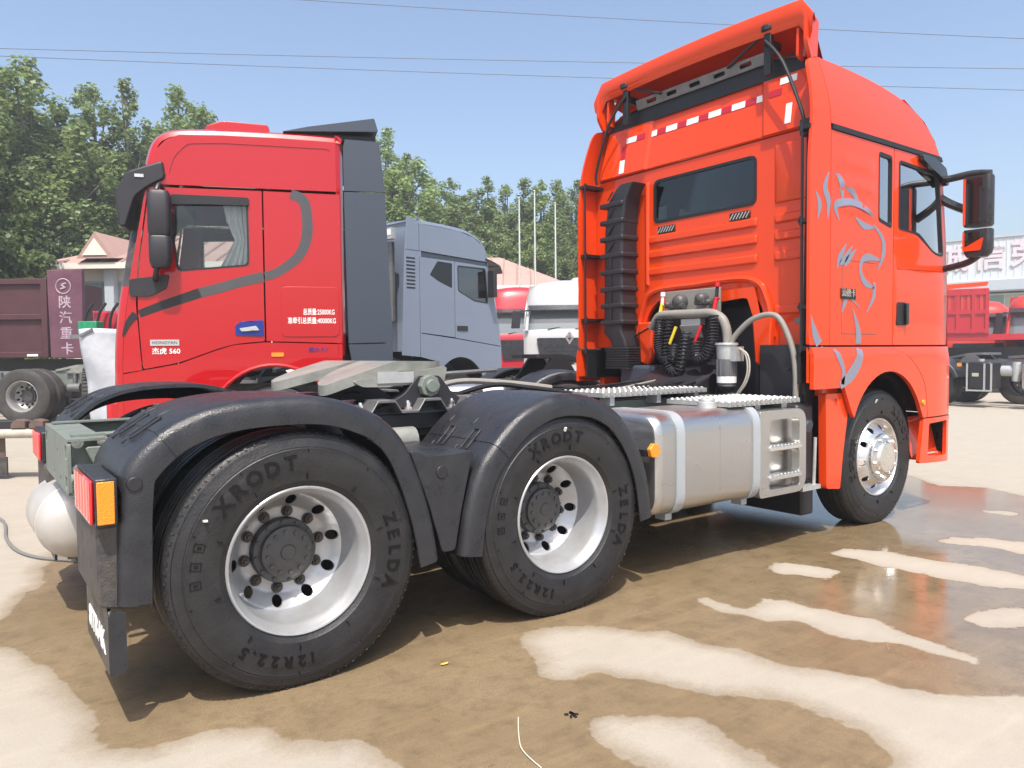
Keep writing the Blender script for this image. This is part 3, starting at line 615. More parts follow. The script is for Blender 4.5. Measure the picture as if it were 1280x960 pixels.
# fifth wheel
mb = MB()
def fw(a, b, d): return (a, b, 1.185 + 0.135 * min(1, max(0, (a - 0.42) / 0.40)) ** 0.8 - 0.02 * max(0, a - 0.85) - d)
out = [(0.33, 0.46), (0.31, 0.36), (0.36, 0.24), (0.52, 0.10), (0.66, 0.045), (0.78, 0.045), (0.78, -0.045), (0.66, -0.045), (0.52, -0.10), (0.36, -0.24), (0.31, -0.36), (0.33, -0.46), (0.5, -0.50), (0.8, -0.505), (1.05, -0.47), (1.17, -0.38), (1.21, -0.2), (1.21, 0.2), (1.17, 0.38), (1.05, 0.47), (0.8, 0.505), (0.5, 0.50)]
out = [(0.43 + (x - 0.31) * 0.867, y) for x, y in out]
mb.plate(rnd_poly(out, 0.06, 5), fw, 0.055, ca=0.06, cb=0.06); fifth = mb.build('fifth_wheel', 'greased', T, bevel=0.018, segs=3)
mb = MB(); mb.plate(rnd_poly([(0.56, 0), (1.14, 0), (1.12, 0.09), (0.78, 0.10), (0.62, 0.05)], 0.02), lambda a, b, d: (a, -0.505 + d, fw(a, 0, 0)[2] - 0.03 - b), 0.03); mb.build('skirt', 'greased', fifth)
mb = MB(); mb.box(0.70, 0.92, -0.512, -0.5055, 1.20, 1.262); mb.build('maker_plate', 'galv', fifth)
for s in (-1, 1):
    mb = MB(); mb.prism(rnd_poly([(0.70, 1.06), (1.28, 1.06), (1.16, 1.14), (1.08, 1.235), (0.94, 1.235), (0.86, 1.14)], 0.02), 'y', min(s * 0.44, s * 0.52), max(s * 0.44, s * 0.52)); mb.build('pedestal', 'plastic_dark', fifth, bevel=0.006)
    mb = MB(); mb.cyl((1.0, s * 0.505, 1.18), (1.0, s * 0.56, 1.18), 0.062, n=8); mb.cyl((1.0, s * 0.56, 1.18), (1.0, s * 0.585, 1.18), 0.036, n=16); mb.build('pivot', 'chassis', fifth, bevel=0.004)
    wv = []
    for k in range(5):
        x_ = 0.28 + k * 0.28; wv += [(x_, 1.055), (x_ + 0.06, 1.055), (x_ + 0.10, 1.115), (x_ + 0.20, 1.115), (x_ + 0.24, 1.055)]
    mb = MB(); mb.prism(wv + [(x_, z_ - 0.016) for x_, z_ in reversed(wv)], 'y', min(s * 0.44, s * 0.60), max(s * 0.44, s * 0.60)); mb.build('corrugated_mount', 'steel', fifth, bevel=0.003)
    mb = MB(); mb.prism([(0.2, 0.94), (1.9, 0.94), (1.9, 1.03), (0.2, 1.03)], 'y', min(s * 0.437, s * 0.52), max(s * 0.437, s * 0.52)); mb.build('subframe_angle', 'plastic_dark', T, bevel=0.006)
    for k in range(5):
        o = link('bolt', BOLT, fifth); o.location = (0.31 + k * 0.28, s * 0.53, 1.056); o.rotation_euler = (-math.pi / 2, 0, 0); o.scale = (1, 2.0, 1)
mb = MB(); mb.cyl((1.02, -0.60, 0.90), (1.42, -0.5, 1.0), 0.05, n=16); mb.cyl((0.6, -0.62, 0.9), (0.85, -0.62, 0.9), 0.07, n=16); mb.build('brake_chamber', 'greased', T)
for k in range(5):
    pts = spline([(-0.3 + 0.1 * k, -0.3 + 0.11 * k, 1.03), (0.1, -0.25 + 0.11 * k, 1.08), (0.4, -0.2 + 0.08 * k, 1.06)], 5); mb = MB(); mb.tube(pts, 0.012, 6); mb.build('air_hose', 'black', T)
mb = MB(); mb.tube(spline([(1.3, 0.25, 1.06), (1.7, 0.3, 1.16), (2.1, 0.2, 1.14), (2.4, 0.1, 1.10)], 6), 0.02, 8); mb.build('air_hose', 'grey_pipe', T)
mb = MB(); mb.tube(spline([(1.3, -0.2, 1.08), (1.7, -0.15, 1.15), (2.0, -0.2, 1.12), (2.4, -0.25, 1.06)], 6), 0.016, 8); mb.build('air_hose', 'black', T)

rr_ = random.Random(21)
for k in range(7):
    y_ = -0.40 + 0.13 * k; z_ = 1.03 + rr_.uniform(0, 0.02); pts = [(1.25 + 0.35 * j, y_ + rr_.uniform(-0.03, 0.03), z_ + rr_.uniform(0, 0.05)) for j in range(6)] + [(3.5, y_ * 0.8, 1.12)]
    MB().tube(spline(pts, 4), rr_.choice((0.008, 0.011, 0.014)), 6).build('air_hose', rr_.choice(('black', 'black', 'grey_pipe', 'steel')), T)
for k in range(4):
    MB().tube(spline([(-0.65 + 0.5 * k, -0.452, 0.90), (-0.4 + 0.5 * k, -0.456, 0.885), (-0.15 + 0.5 * k, -0.452, 0.90)], 4), 0.012, 6).build('cable', 'black', T)
for x_, y_, z_, r_ in ((1.55, -0.30, 1.05, 0.05), (1.75, 0.1, 1.06, 0.06), (2.0, -0.1, 1.05, 0.05), (-0.25, 0.1, 1.06, 0.07), (-0.35, -0.25, 1.05, 0.05), (2.15, -0.52, 1.0, 0.045)):
    q = MB(); q.cyl((x_, y_, z_ - 0.06), (x_, y_, z_ + 0.03), r_, n=14); q.cyl((x_, y_, z_ + 0.03), (x_, y_, z_ + 0.05), r_ * 0.6, n=10); q.cyl((x_ - r_ * 1.4, y_, z_), (x_ + r_ * 1.4, y_, z_), r_ * 0.3, n=8); q.build('valve', 'hub', T, bevel=0.004)
# fuel tank with straps, step section, catwalks
def rr_sec(y0, y1, z0, z1, r): return rnd_poly([(y0, z0), (y1, z0), (y1, z1), (y0, z1)], r, 6)
TS = rr_sec(-1.222, -0.60, 0.395, 0.995, 0.13)
mb = MB(); cy, cz = -0.911, 0.695
def tank_fr(x, k): return lambda p: (x, cy + (p[0] - cy) * k, cz + (p[1] - cz) * k)
mb.sweep(TS, [tank_fr(2.085, 0.90), tank_fr(2.092, 0.955), tank_fr(2.108, 0.985), tank_fr(2.135, 1.0), tank_fr(2.14, 1.004), tank_fr(2.15, 1.004), tank_fr(2.155, 1.0), tank_fr(3.04, 1.0)]); tank = mb.build('fuel_tank', 'tank', T, smooth=30)
for x_ in (2.29, 3.015):
    fr = [lambda p, x=x, k=k: (x, cy + (p[0] - cy) * k, cz + (p[1] - cz) * k) for x, k in ((x_ - 0.034, 1.001), (x_ - 0.034, 1.030), (x_ + 0.034, 1.030), (x_ + 0.034, 1.001))]
    mb = MB(); mb.sweep(TS, fr, caps=False); mb.box(x_ - 0.028, x_ + 0.028, -1.13, -1.05, 0.35, 0.40); mb.build('strap', 'strap', tank)
mb = MB(); mb.cyl((2.78, -1.02, 0.985), (2.78, -1.02, 1.035), 0.062, n=24); mb.cyl((2.78, -1.02, 1.035), (2.78, -1.02, 1.05), 0.05, n=24); mb.build('filler_cap', 'galv', tank, bevel=0.005)
mb = MB(); mb.box(2.655, 2.659, -1.2235, -1.2215, 0.5, 0.9); mb.build('weld_seam', 'tank', tank)
so = rnd_poly(rect(3.055, 3.575, 0.395, 0.965), [0.03, 0.11, 0.11, 0.03], 5)
h1 = rnd_poly(rect(3.16, 3.50, 0.73, 0.90), 0.04, 4); h2 = rnd_poly(rect(3.16, 3.50, 0.535, 0.695), 0.04, 4); h3 = rnd_poly(rect(3.16, 3.50, 0.44, 0.50), 0.025, 4)
mb = MB(); mb.plate(so, lambda a, b, d: (a, -1.222 + d, b), 0.06, [h1, h2, h3]); mb.plate(so, lambda a, b, d: (a, -1.12 + d, b), 0.52); stepbox = mb.build('step_box', 'tank', T, bevel=0.012)
for z_ in (0.708, 0.515):
    mb = MB(); mb.box(3.15, 3.51, -1.235, -1.14, z_ - 0.012, z_ + 0.016)
    for k in range(9): mb.cyl((3.18 + k * 0.04, -1.215, z_ + 0.012), (3.18 + k * 0.04, -1.215, z_ + 0.024), 0.012, n=6)
    mb.build('step', 'alu', stepbox, bevel=0.003)
def grating(x0, x1, y0, y1, z, nx_, ny_, nm='catwalk'):
    mb = MB(); mb.box(x0, x1, y0, y1, z - 0.030, z)
    for i in range(nx_):
        for j in range(ny_):
            cx_ = x0 + (i + 0.5) * (x1 - x0) / nx_; cy_ = y0 + (j + 0.5) * (y1 - y0) / ny_
            mb.cyl((cx_, cy_, z), (cx_, cy_, z + 0.009), 0.016, 0.010, n=7)
    for i in range(int((x1 - x0) / 0.05)): mb.box(x0 + i * 0.05 + 0.01, x0 + i * 0.05 + 0.035, y0 - 0.006, y0 - 0.0005, z - 0.018, z + 0.008)
    return mb.build(nm, 'grate', T, smooth=30)
grating(2.30, 3.34, -0.56, -0.12, 1.088, 20, 8); grating(2.82, 3.58, -1.17, -0.64, 1.03, 15, 10)
for x_ in (2.9, 3.2, 3.5): MB().box(x_ - 0.03, x_ + 0.03, -1.1, -0.65, 0.965, 1.0).build('catwalk_bracket', 'galv', T)
for x_ in (2.4, 2.85, 3.25): MB().box(x_ - 0.02, x_ + 0.02, -0.54, -0.437, 1.0, 1.058).build('catwalk_bracket', 'galv', T)
mb = MB(); mb.cyl((2.06, -1.215, 0.795), (2.06, -1.245, 0.795), 0.045, n=6); mb.build('side_marker', 'amber', T, bevel=0.004).scale = (1, 1, 1)
mb = MB(); mb.box(2.02, 2.06, -1.2, -1.0, 0.76, 0.80); mb.build('marker_bracket', 'plastic_dark', T)
# silencer / battery box on the far side, black kit behind the step box
mb = MB(); mb.prism(rnd_poly(rect(2.15, 3.4, 0.42, 0.98), 0.05), 'y', 0.6, 1.2); mb.build('exhaust_box', 'plastic_dark', T, bevel=0.02)
mb = MB(); mb.box(3.60, 3.80, -1.14, -0.6, 0.42, 0.98); kit = mb.build('urea_tank', 'plastic_dark', T, bevel=0.03)
mb = MB(); mb.cyl((3.69, -1.135, 0.83), (3.69, -1.175, 0.82), 0.045, n=18); mb.build('blue_cap', 'slate', kit, bevel=0.004)
mb = MB(); mb.tube([(3.615, -1.16, 0.40), (3.615, -1.17, 0.74)], 0.012, 8); mb.tube([(3.77, -1.16, 0.40), (3.77, -1.17, 0.74)], 0.012, 8); mb.box(3.59, 3.81, -1.19, -1.10, 0.375, 0.405); mb.build('kit_frame', 'galv', T)
mb = MB(); mb.box(3.80, 3.95, -1.05, -0.5, 0.15, 1.0); mb.build('wheel_liner', 'plastic_dark', T, bevel=0.02)

# ------------------------------------------------------------ orange cab
def YW(x, z):
    y = 1.215
    if z > 2.93: y -= 0.11 * ((z - 2.93) / 0.5) ** 1.7
    if x > 5.35: y -= 0.035 * ((x - 5.35) / 0.38) ** 2.6
    if z < 1.385: y += 0.022 * min(1, (1.385 - z) / 0.06)
    if 3.95 < x < 4.47 and 2.32 < z < 2.80:
        k = min(1, (x - 3.95) / 0.06, (4.47 - x) / 0.06); y += 0.012 * k * max(0, math.sin((z - 2.32) / 0.48 * 3 * math.pi * 2 - 1)) 
    if z < 2.05 and 4.75 < x < 5.6 and z > 1.39:
        y += 0.012 * math.sin((z - 1.39) / 0.66 * math.pi)
    return y
def side_fn(s): return lambda a, b, d: (a, s * (YW(a, b) - d), b)
ROOF_EDGE = [(3.87, 3.435), (4.2, 3.43), (4.55, 3.41), (4.9, 3.36), (5.15, 3.28), (5.33, 3.15), (5.45, 3.0), (5.51, 2.91)]
cabin = holder('cab', T)
for s in (-1, 1):
    F = side_fn(s); nm = 'right' if s < 0 else 'left'
    win_small = rnd_poly([(4.515, 2.845), (4.715, 2.845), (4.715, 2.285), (4.515, 2.325)], 0.03)
    win_small = rnd_poly([(4.515, 2.325), (4.710, 2.285), (4.710, 2.835), (4.515, 2.845)], 0.03)
    mb = MB(); mb.plate([(3.872, 1.392), (4.738, 1.392), (4.738, 2.90), (3.872, 2.90)], F, 0.03, [win_small], ca=0.06, cb=0.04); mb.build('side_panel', 'orange', cabin)
    mb = MB(); mb.plate([(x * 0.96 + 4.613 * 0.04, z * 0.97 + 2.57 * 0.03) for x, z in win_small], lambda a, b, d, F=F: F(a, b, d + 0.012), 0.004); mb.build('side_window', 'glass_side', cabin)
    dwin = rnd_poly([(4.815, 2.29), (5.10, 2.275), (5.24, 2.215), (5.42, 2.13), (5.585, 2.13), (5.475, 2.80), (4.815, 2.825)], [0.03, 0.06, 0.08, 0.08, 0.04, 0.05, 0.04])
    mb = MB(); mb.plate(rnd_poly([(4.746, 1.392), (5.70, 1.392), (5.712, 1.75), (5.68, 2.13), (5.53, 2.90), (4.746, 2.90)], [0.01, 0.03, 0.1, 0.1, 0.05, 0.01]), F, 0.03, [dwin], ca=0.06, cb=0.06); door = mb.build('door', 'orange', cabin)
    mb = MB(); mb.plate(dwin, lambda a, b, d, F=F: F(a, b, d + 0.014), 0.004, ca=0.08); mb.build('door_window', 'glass_side', door)
    # rubber window surrounds
    def ring(poly, wd):
        cx_ = sum(p[0] for p in poly) / len(poly); cz_ = sum(p[1] for p in poly) / len(poly); q = []
        for x, z in poly:
            l = math.hypot(x - cx_, z - cz_); q.append((x - (x - cx_) / l * wd, z - (z - cz_) / l * wd))
        return q
    for poly in (win_small, dwin):
        mb = MB(); mb.plate(poly, lambda a, b, d, F=F: F(a, b, d - 0.003), 0.016, [ring(poly, 0.026)], ca=0.08); mb.build('window_seal', 'black', cabin)
    mb = MB(); mb.plate([(3.872, 2.945)] + [(5.495, 2.945)] + list(reversed([(x, z) for x, z in [(p.x, p.y) for p in spline([Vector((*q, 0)) for q in ROOF_EDGE], 4)] if z > 2.95])), F, 0.03, ca=0.08, cb=0.06); mb.build('roof_side', 'orange', cabin)
    mb = MB(); mb.plate([(3.88, 2.905), (5.53, 2.905), (5.50, 2.941), (3.88, 2.941)], lambda a, b, d, F=F: F(a, b, d - 0.010), 0.03, ca=0.08); mb.build('drip_rail', 'black', cabin)
    # lower panels round the wheel arch
    seam = [(4.68, 1.378), (4.95, 1.30), (5.13, 1.18), (5.235, 1.04), (5.275, 0.80)]
    sp_ = [(p.x, p.y) for p in spline([Vector((*q, 0)) for q in seam], 5)]
    arch = [(4.667 + 0.565 * math.cos(R(a)), 0.585 + 0.605 * math.sin(R(a))) for a in range(160, 20, -7)]
    mb = MB(); mb.plate([(3.638, 1.085), (4.03, 1.085), (4.13, 0.90)] + arch[1:] + [(5.205, 0.80), (5.272, 0.80)] + list(reversed(sp_))[1:] + [(3.638, 1.378)], F, 0.03, ca=0.08, cb=0.06); mb.build('wheel_arch_panel', 'orange', cabin)
    fsp = [(x + 0.008, z) for x, z in sp_]
    mb = MB(); mb.plate(fsp + [(5.735, 0.80), (5.735, 1.378)], F, 0.03, ca=0.05, cb=0.08); mb.build('front_corner_panel', 'orange', cabin)
    mb = MB(); mb.plate(rnd_poly([(5.15, 0.43), (5.72, 0.40), (5.735, 0.79), (5.215, 0.79)], 0.02), F, 0.03, [rnd_poly([(5.29, 0.475), (5.66, 0.46), (5.67, 0.755), (5.31, 0.745)], 0.02)], ca=0.06); bump_ = mb.build('bumper_corner', 'orange', cabin)
    mb = MB(); mb.add([(5.20, s * 1.15, 0.46), (5.72, s * 1.12, 0.46), (5.72, s * 1.04, 0.79), (5.20, s * 1.06, 0.79)], [(0, 1, 2, 3)]); mb.box(5.26, 5.70, min(s * 1.0, s * 1.17), max(s * 1.0, s * 1.17), 0.44, 0.475); mb.build('step_recess', 'orange', bump_)
    mb = MB(); mb.box(5.33, 5.62, min(s * 1.13, s * 1.17), max(s * 1.13, s * 1.17), 0.476, 0.492); mb.build('step_tread', 'alu', bump_)
    mb = MB(); mb.cyl((5.20, s * 1.225, 0.925), (5.20, s * 1.25, 0.925), 0.028, 0.02, n=14); mb.build('side_repeater', 'amber', cabin)
    # mudguard behind the front wheel
    mb = MB(); mb.plate(rnd_poly([(3.868, 0.365), (4.045, 0.345), (4.085, 0.62), (4.155, 0.95), (4.16, 1.045), (3.85, 1.045)], [0.02, 0.02, 0.1, 0.1, 0.02, 0.02]), lambda a, b, d, s=s: (a, s * (1.20 - d), b), 0.06, [rnd_poly(rect(3.925, 4.0, 0.955, 1.005), 0.01)], cb=0.2); mb.build('mudguard', 'orange', cabin, bevel=0.012)
    mb = MB(); mb.box(3.92, 4.005, min(s * 1.17, s * 1.19), max(s * 1.17, s * 1.19), 0.95, 1.01); mb.build('reflector', 'orange', cabin)
    mb = MB(); mb.box(3.87, 4.2, min(s * 1.10, s * 1.16), max(s * 1.10, s * 1.16), 1.03, 1.12); mb.build('mudguard_mount', 'orange', cabin)
    mb = MB(); mb.plate([(3.66, 1.36), (3.66, 1.12), (4.05, 1.12), (4.14, 0.95)] + [(4.667 + 0.585 * math.cos(R(a)), 0.585 + 0.625 * math.sin(R(a))) for a in range(153, 20, -9)] + [(5.62, 0.83), (5.62, 1.36)], lambda a, b, d, s=s: (a, s * (1.12 - d), b), 0.02); mb.build('inner_liner', 'black', cabin)
    mb = MB(); mb.plate([(3.89, 1.36), (5.6, 1.36), (5.60, 2.1), (5.44, 2.98), (3.89, 2.98)], lambda a, b, d, s=s: (a, s * (min(1.17, YW(a, b) - 0.045) - d), b), 0.012, [[(4.50, 2.27), (4.73, 2.27), (4.73, 2.86), (4.50, 2.86)], [(4.80, 2.10), (5.56, 2.10), (5.46, 2.84), (4.80, 2.84)]], ca=0.1); mb.build('inner_liner', 'interior', cabin)
    # arch inner tub
    mb = MB(); tub = [(4.667 + 0.60 * math.cos(R(a)), 0.56 + 0.62 * math.sin(R(a))) for a in range(172, -14, -8)]
    mb.sweep([(0.62, 0), (1.10, 0), (1.10, 0.012), (0.62, 0.012)], [lambda q, p=p: (p[0], s * q[0], p[1] + q[1]) for p in tub]); mb.build('wheel_tub', 'black', cabin)
    # handle
    mb = MB(); mb.prism(rnd_poly(rect(4.775, 4.93, 1.545, 1.725), 0.02), 'y', min(s * 1.218, s * 1.233), max(s * 1.218, s * 1.233)); hb = mb.build('handle_recess', 'black', door, bevel=0.004)
    mb = MB(); mb.prism(rnd_poly(rect(4.885, 4.925, 1.55, 1.72), 0.012), 'y', min(s * 1.234, s * 1.256), max(s * 1.234, s * 1.256)); mb.build('handle', 'gloss_black', door, bevel=0.006)
    # crease line strips
    mb = MB(); mb.plate([(4.80, 1.985), (5.62, 2.005), (5.62, 2.010), (4.80, 1.992)], lambda a, b, d, F=F: F(a, b, d - 0.004), 0.006, ca=0.1); mb.build('crease', 'orange', door)
    # locker flap seams in the side panel
    for a0, a1, b0, b1 in ((4.02, 4.50, 2.000, 2.006), (4.02, 4.50, 1.47, 1.476), (4.02, 4.026, 1.47, 2.006)):
        mb = MB(); mb.plate(rect(a0, a1, b0, b1), lambda a, b, d, F=F: F(a, b, d - 0.0012), 0.002, ca=0.1); mb.build('locker_seam', 'rust', cabin)
    # deflector panel behind the cab corner
    def DF(a, b, d, s=s):
        k = max(0, (b - 2.6) / 0.85); y = YW(3.87, b) - 0.015 * max(0, (3.87 - a) / 0.24) - d
        return (a + 0.12 * k ** 1.5 * (3.87 - a) / 0.24, s * y, b)
    mb = MB(); mb.plate(rnd_poly([(3.635, 1.392), (3.866, 1.392), (3.866, 3.43), (3.635, 3.40)], [0.02, 0, 0, 0.08]), DF, 0.022, ca=0.08, cb=0.1); dfl = mb.build('side_deflector', 'orange', cabin)
    mb = MB(); mb.plate([(3.638, 1.13), (3.866, 1.13), (3.866, 1.378), (3.638, 1.378)], lambda a, b, d, s=s: (a, s * (1.20 - d), b), 0.02); mb.build('deflector_foot', 'orange', cabin)
    for z_ in (2.90, 2.26, 1.66, 1.37):
        mb = MB(); mb.box(3.65, 3.87, min(s * 1.10, s * 1.19), max(s * 1.10, s * 1.19), z_ - 0.014, z_ + 0.014); mb.cyl((3.66, s * 1.12, z_ - 0.03), (3.66, s * 1.12, z_ + 0.03), 0.014, n=8); mb.build('deflector_bracket', 'black', dfl)
    mb = MB(); mb.tube([(3.66, s * 1.125, 1.38), (3.66, s * 1.125, 2.9)], 0.010, 6); mb.build('brace_rod', 'black', dfl)
    # spoiler stay
    mb = MB(); mb.tube(spline([(3.80, s * 0.72, 3.66), (3.76, s * 0.90, 3.44), (3.75, s * 1.06, 3.05), (3.76, s * 1.07, 2.92)], 5), 0.013, 8); mb.build('spoiler_stay', 'black', cabin)
    # door sun visor
    mb = MB(); pts = [(5.10, 2.90), (5.30, 2.90), (5.50, 2.84), (5.56, 2.72), (5.53, 2.70), (5.44, 2.75), (5.28, 2.80), (5.10, 2.86)]
    mb.plate(rnd_poly(pts, 0.02), lambda a, b, d, F=F: F(a, b, d - 0.05 + 0.2 * max(0, 2.8 - b) * 0), 0.04, ca=0.06); mb.build('wind_deflector', 'gloss_black', door, bevel=0.01)
# rear wall
def RW(a, b, d):
    x = 3.87
    return (x + d, a, b)
rwin = rnd_poly(rect(-0.605, 0.455, 2.478, 2.858), 0.06, 5)
tun = rnd_poly([(0.60, 1.40), (0.53, 1.70), (0.38, 1.83), (-0.55, 1.83), (-0.66, 1.70), (-0.70, 1.40)], [0.02, 0.1, 0.1, 0.1, 0.1, 0.02])
mb = MB(); mb.plate([(1.185, 1.40), (1.185, 2.955), (-1.185, 2.955), (-1.185, 1.40)] + list(reversed(tun)), RW, 0.04, [rwin], ca=0.2, cb=0.2); rear = mb.build('rear_wall', 'orange', cabin)
mb = MB(); mb.plate(rnd_poly(rect(-0.585, 0.435, 2.498, 2.838), 0.05, 5), lambda a, b, d: (3.876 + d, a, b), 0.004); mb.build('rear_window', 'glass_dark', cabin)
mb = MB(); mb.plate(rwin, lambda a, b, d: (3.864 + d, a, b), 0.02, [rnd_poly(rect(-0.582, 0.432, 2.501, 2.835), 0.05, 5)]); mb.build('window_seal', 'black', cabin)
mb = MB(); mb.prism(rnd_poly([(0.18, 2.51), (0.03, 2.51), (0.16, 2.57)], 0.005), 'x', 3.8795, 3.8815); mb.prism(rnd_poly(rect(0.33, 0.41, 2.51, 2.62), 0.005), 'x', 3.8795, 3.8815); mb.build('window_label', 'label_white', cabin)
def rib(y0, y1, z0, z1, slope=0.0, h=0.016, nm='rib'):
    mb = MB(); n_ = 2
    v = [(3.869, y0, z0), (3.869, y1, z0 + slope), (3.869, y1, z1 + slope), (3.869, y0, z1), (3.869 - h, y0 - 0.02, z0 + 0.02), (3.869 - h, y1 + 0.02, z0 + slope + 0.02), (3.869 - h, y1 + 0.02, z1 + slope - 0.02), (3.869 - h, y0 - 0.02, z1 - 0.02)]
    mb.add(v, [(0, 3, 2, 1), (4, 5, 6, 7), (0, 1, 5, 4), (1, 2, 6, 5), (2, 3, 7, 6), (3, 0, 4, 7)]); return mb.build(nm, 'orange', rear, bevel=0.012, segs=3)
for z_ in (2.02, 2.17, 2.30): rib(0.52, -0.62, z_, z_ + 0.085)
for z_ in (1.62, 2.02, 2.17, 2.30): rib(-0.76, -1.10, z_, z_ + 0.085)
rib(-0.76, -1.10, 2.45, 2.90, h=0.012)
rib(0.56, 0.50, 1.93, 2.86, h=0.02)
# tunnel flange
tp = [(p.x, p.y) for p in spline([Vector((*q, 0)) for q in [(0.66, 1.40), (0.585, 1.72), (0.45, 1.885), (0.0, 1.91), (-0.55, 1.91), (-0.71, 1.74), (-0.755, 1.46)]], 8)]
mb = MB(); mb.tube([(3.862, y, z) for y, z in tp], 0.028, 8); mb.build('tunnel_bead', 'orange', rear)
mb = MB(); mb.plate([(0.36, 1.70), (0.36, 1.83), (-0.60, 1.85), (-0.66, 1.60), (-0.60, 1.60), (-0.54, 1.76), (-0.5, 1.77)], lambda a, b, d: (3.845 + d, a, b), 0.01); mb.build('tunnel_flange', 'orange', rear)
for y_ in (0.50, -0.70):
    mb = MB(); mb.prism(rnd_poly([(y_ + 0.09, 1.62), (y_ - 0.09, 1.62), (y_ - 0.07, 1.30), (y_ - 0.03, 1.24), (y_ + 0.06, 1.26)], 0.02), 'x', 3.80, 3.86); mb.build('cab_mount', 'orange', rear, bevel=0.015)
for y0 in (0.40, -0.36):
    m_ = MB(); m_.prism(rnd_poly([(y0, 2.385), (y0 - 0.19, 2.385), (y0 - 0.19, 2.445), (y0, 2.445)], 0.008), 'x', 3.860, 3.868); vent = m_.build('vent', 'black', rear)
    for k in range(6):
        m_ = MB(); m_.cbox((3.858, y0 - 0.02 - k * 0.03, 2.415), (0.004, 0.008, 0.055), Matrix.Rotation(R(35), 3, 'X')); m_.build('slat', 'silver_dusty', vent)
# upper rear panel, tapes
def UP(a, b, d): return (3.838 + 0.05 * max(0, b - 2.97) + 0.016 * (1 if -0.68 < a < 0.53 else 0) + d, a, b)
mb = MB(); mb.plate([(1.12, 2.975), (1.02, 3.42), (-1.02, 3.42), (-1.12, 2.975)], UP, 0.03, ca=0.0, cb=0.2)
for a0, a1, off in ((1.12, 0.56, 0), (0.50, -0.65, 0.016), (-0.71, -1.12, 0)): pass
mb = MB(); seg = [1.12, 0.555, 0.525, -0.655, -0.685, -1.12]; dx = [0, 0, 0.018, 0.018, 0, 0]; v = []
for q, o_ in zip(seg, dx):
    v += [(3.868 + 0.0, q, 2.962), (3.838 + o_, q, 2.975), (3.865 + o_, q * 0.975, 3.15), (3.905 + o_, q * 0.93, 3.42), (3.97, q * 0.93, 3.435)]
mb.add(v, [(i * 5 + j, i * 5 + j + 1, (i + 1) * 5 + j + 1, (i + 1) * 5 + j) for i in range(5) for j in range(4)]); upper = mb.build('upper_rear_panel', 'orange', cabin, smooth=0)
ty = 0.80; k = 0
while ty > -0.72:
    wdt = 0.115
    if k % 2 == 0: a_, b_ = ty, ty - 0.125; mt_ = 'tape_white'
    else: a_, b_ = ty, ty - 0.105; mt_ = 'tape_red'
    xo = 0.018 if (-0.655 < (a_ + b_) / 2 < 0.525) else 0
    m_ = MB(); m_.plate(rect(b_, a_, 3.255, 3.305), lambda a, b, d, xo=xo: (3.865 + xo + 0.148 * (b - 3.15) - 0.004 + d, a, b), 0.0025); m_.build('reflective_tape', mt_, upper); ty = b_; k += 1
for y0, y1, z0, z1 in ((-0.79, -0.93, 3.33, 3.38), (-0.86, -0.91, 3.02, 3.17), (0.86, 0.80, 2.99, 3.11)):
    m_ = MB(); m_.plate(rect(min(y0, y1), max(y0, y1), z0, z1), lambda a, b, d: ((3.865 + 0.148 * (b - 3.15) if b > 3.15 else 3.838 + 0.154 * (b - 2.975)) - 0.004 + d, a, b), 0.0025, cb=0.05); m_.build('reflective_tape', 'tape_white', upper)
m_ = MB(); m_.plate(rect(0.80, 0.85, 3.12, 3.24), lambda a, b, d: ((3.865 + 0.148 * (b - 3.15) if b > 3.15 else 3.838 + 0.154 * (b - 2.975)) - 0.004 + d, a, b), 0.0025, cb=0.05); m_.build('reflective_tape', 'tape_red', upper)
# roof
mb = MB(); st = [(p.x, p.y) for p in spline([Vector((*q, 0)) for q in ROOF_EDGE], 4)]; ys = np.linspace(-1, 1, 21)
v = []
for x, z in st:
    hw = YW(x, z)
    for q in ys: v.append((x, q * hw, z + 0.16 * (1 - abs(q) ** 2.6) * min(1, (5.6 - x) / 0.3)))
n_ = len(ys); mb.add(v, [(i * n_ + j, i * n_ + j + 1, (i + 1) * n_ + j + 1, (i + 1) * n_ + j) for i in range(len(st) - 1) for j in range(n_ - 1)]); mb.build('roof', 'orange', cabin)
mb = MB(); mb.plate([(1.08, 3.40), (0.9, 3.53), (0.4, 3.585), (-0.4, 3.585), (-0.9, 3.53), (-1.08, 3.40)], lambda a, b, d: (3.90 + d, a, b), 0.02); mb.build('recess_dark_panel', 'black', cabin)  # shade of the gap below the spoiler, painted as a black panel
# front of the cab
mb = MB(); fy = np.linspace(-1, 1, 15); v = []
prof_f = [(5.735, 0.80), (5.735, 1.38), (5.72, 1.75), (5.70, 1.95)]
for x, z in prof_f:
    hw = YW(x, z)
    for q in fy: v.append((x + 0.14 * (1 - q * q), q * hw, z))
n_ = len(fy); mb.add(v, [(i * n_ + j, i * n_ + j + 1, (i + 1) * n_ + j + 1, (i + 1) * n_ + j) for i in range(len(prof_f) - 1) for j in range(n_ - 1)]); mb.build('front_panel', 'orange', cabin)
mb = MB(); v = []
prof_f = [(5.70, 1.95), (5.64, 2.35), (5.51, 2.91)]
for x, z in prof_f:
    hw = YW(x, z)
    for q in fy: v.append((x + 0.14 * (1 - q * q), q * hw, z))
mb.add(v, [(i * n_ + j, i * n_ + j + 1, (i + 1) * n_ + j + 1, (i + 1) * n_ + j) for i in range(2) for j in range(n_ - 1)]); mb.build('windscreen', 'glass_side', cabin)
mb = MB(); v = []
for x, z in [(5.50, 2.90), (5.42, 3.06), (5.30, 3.2), (5.05, 3.35)]:
    for q in fy: v.append((x + 0.13 * (1 - q * q), q * (YW(min(x, 5.51), z)), z + 0.12 * (1 - q * q) * (z - 2.9) / 0.4))
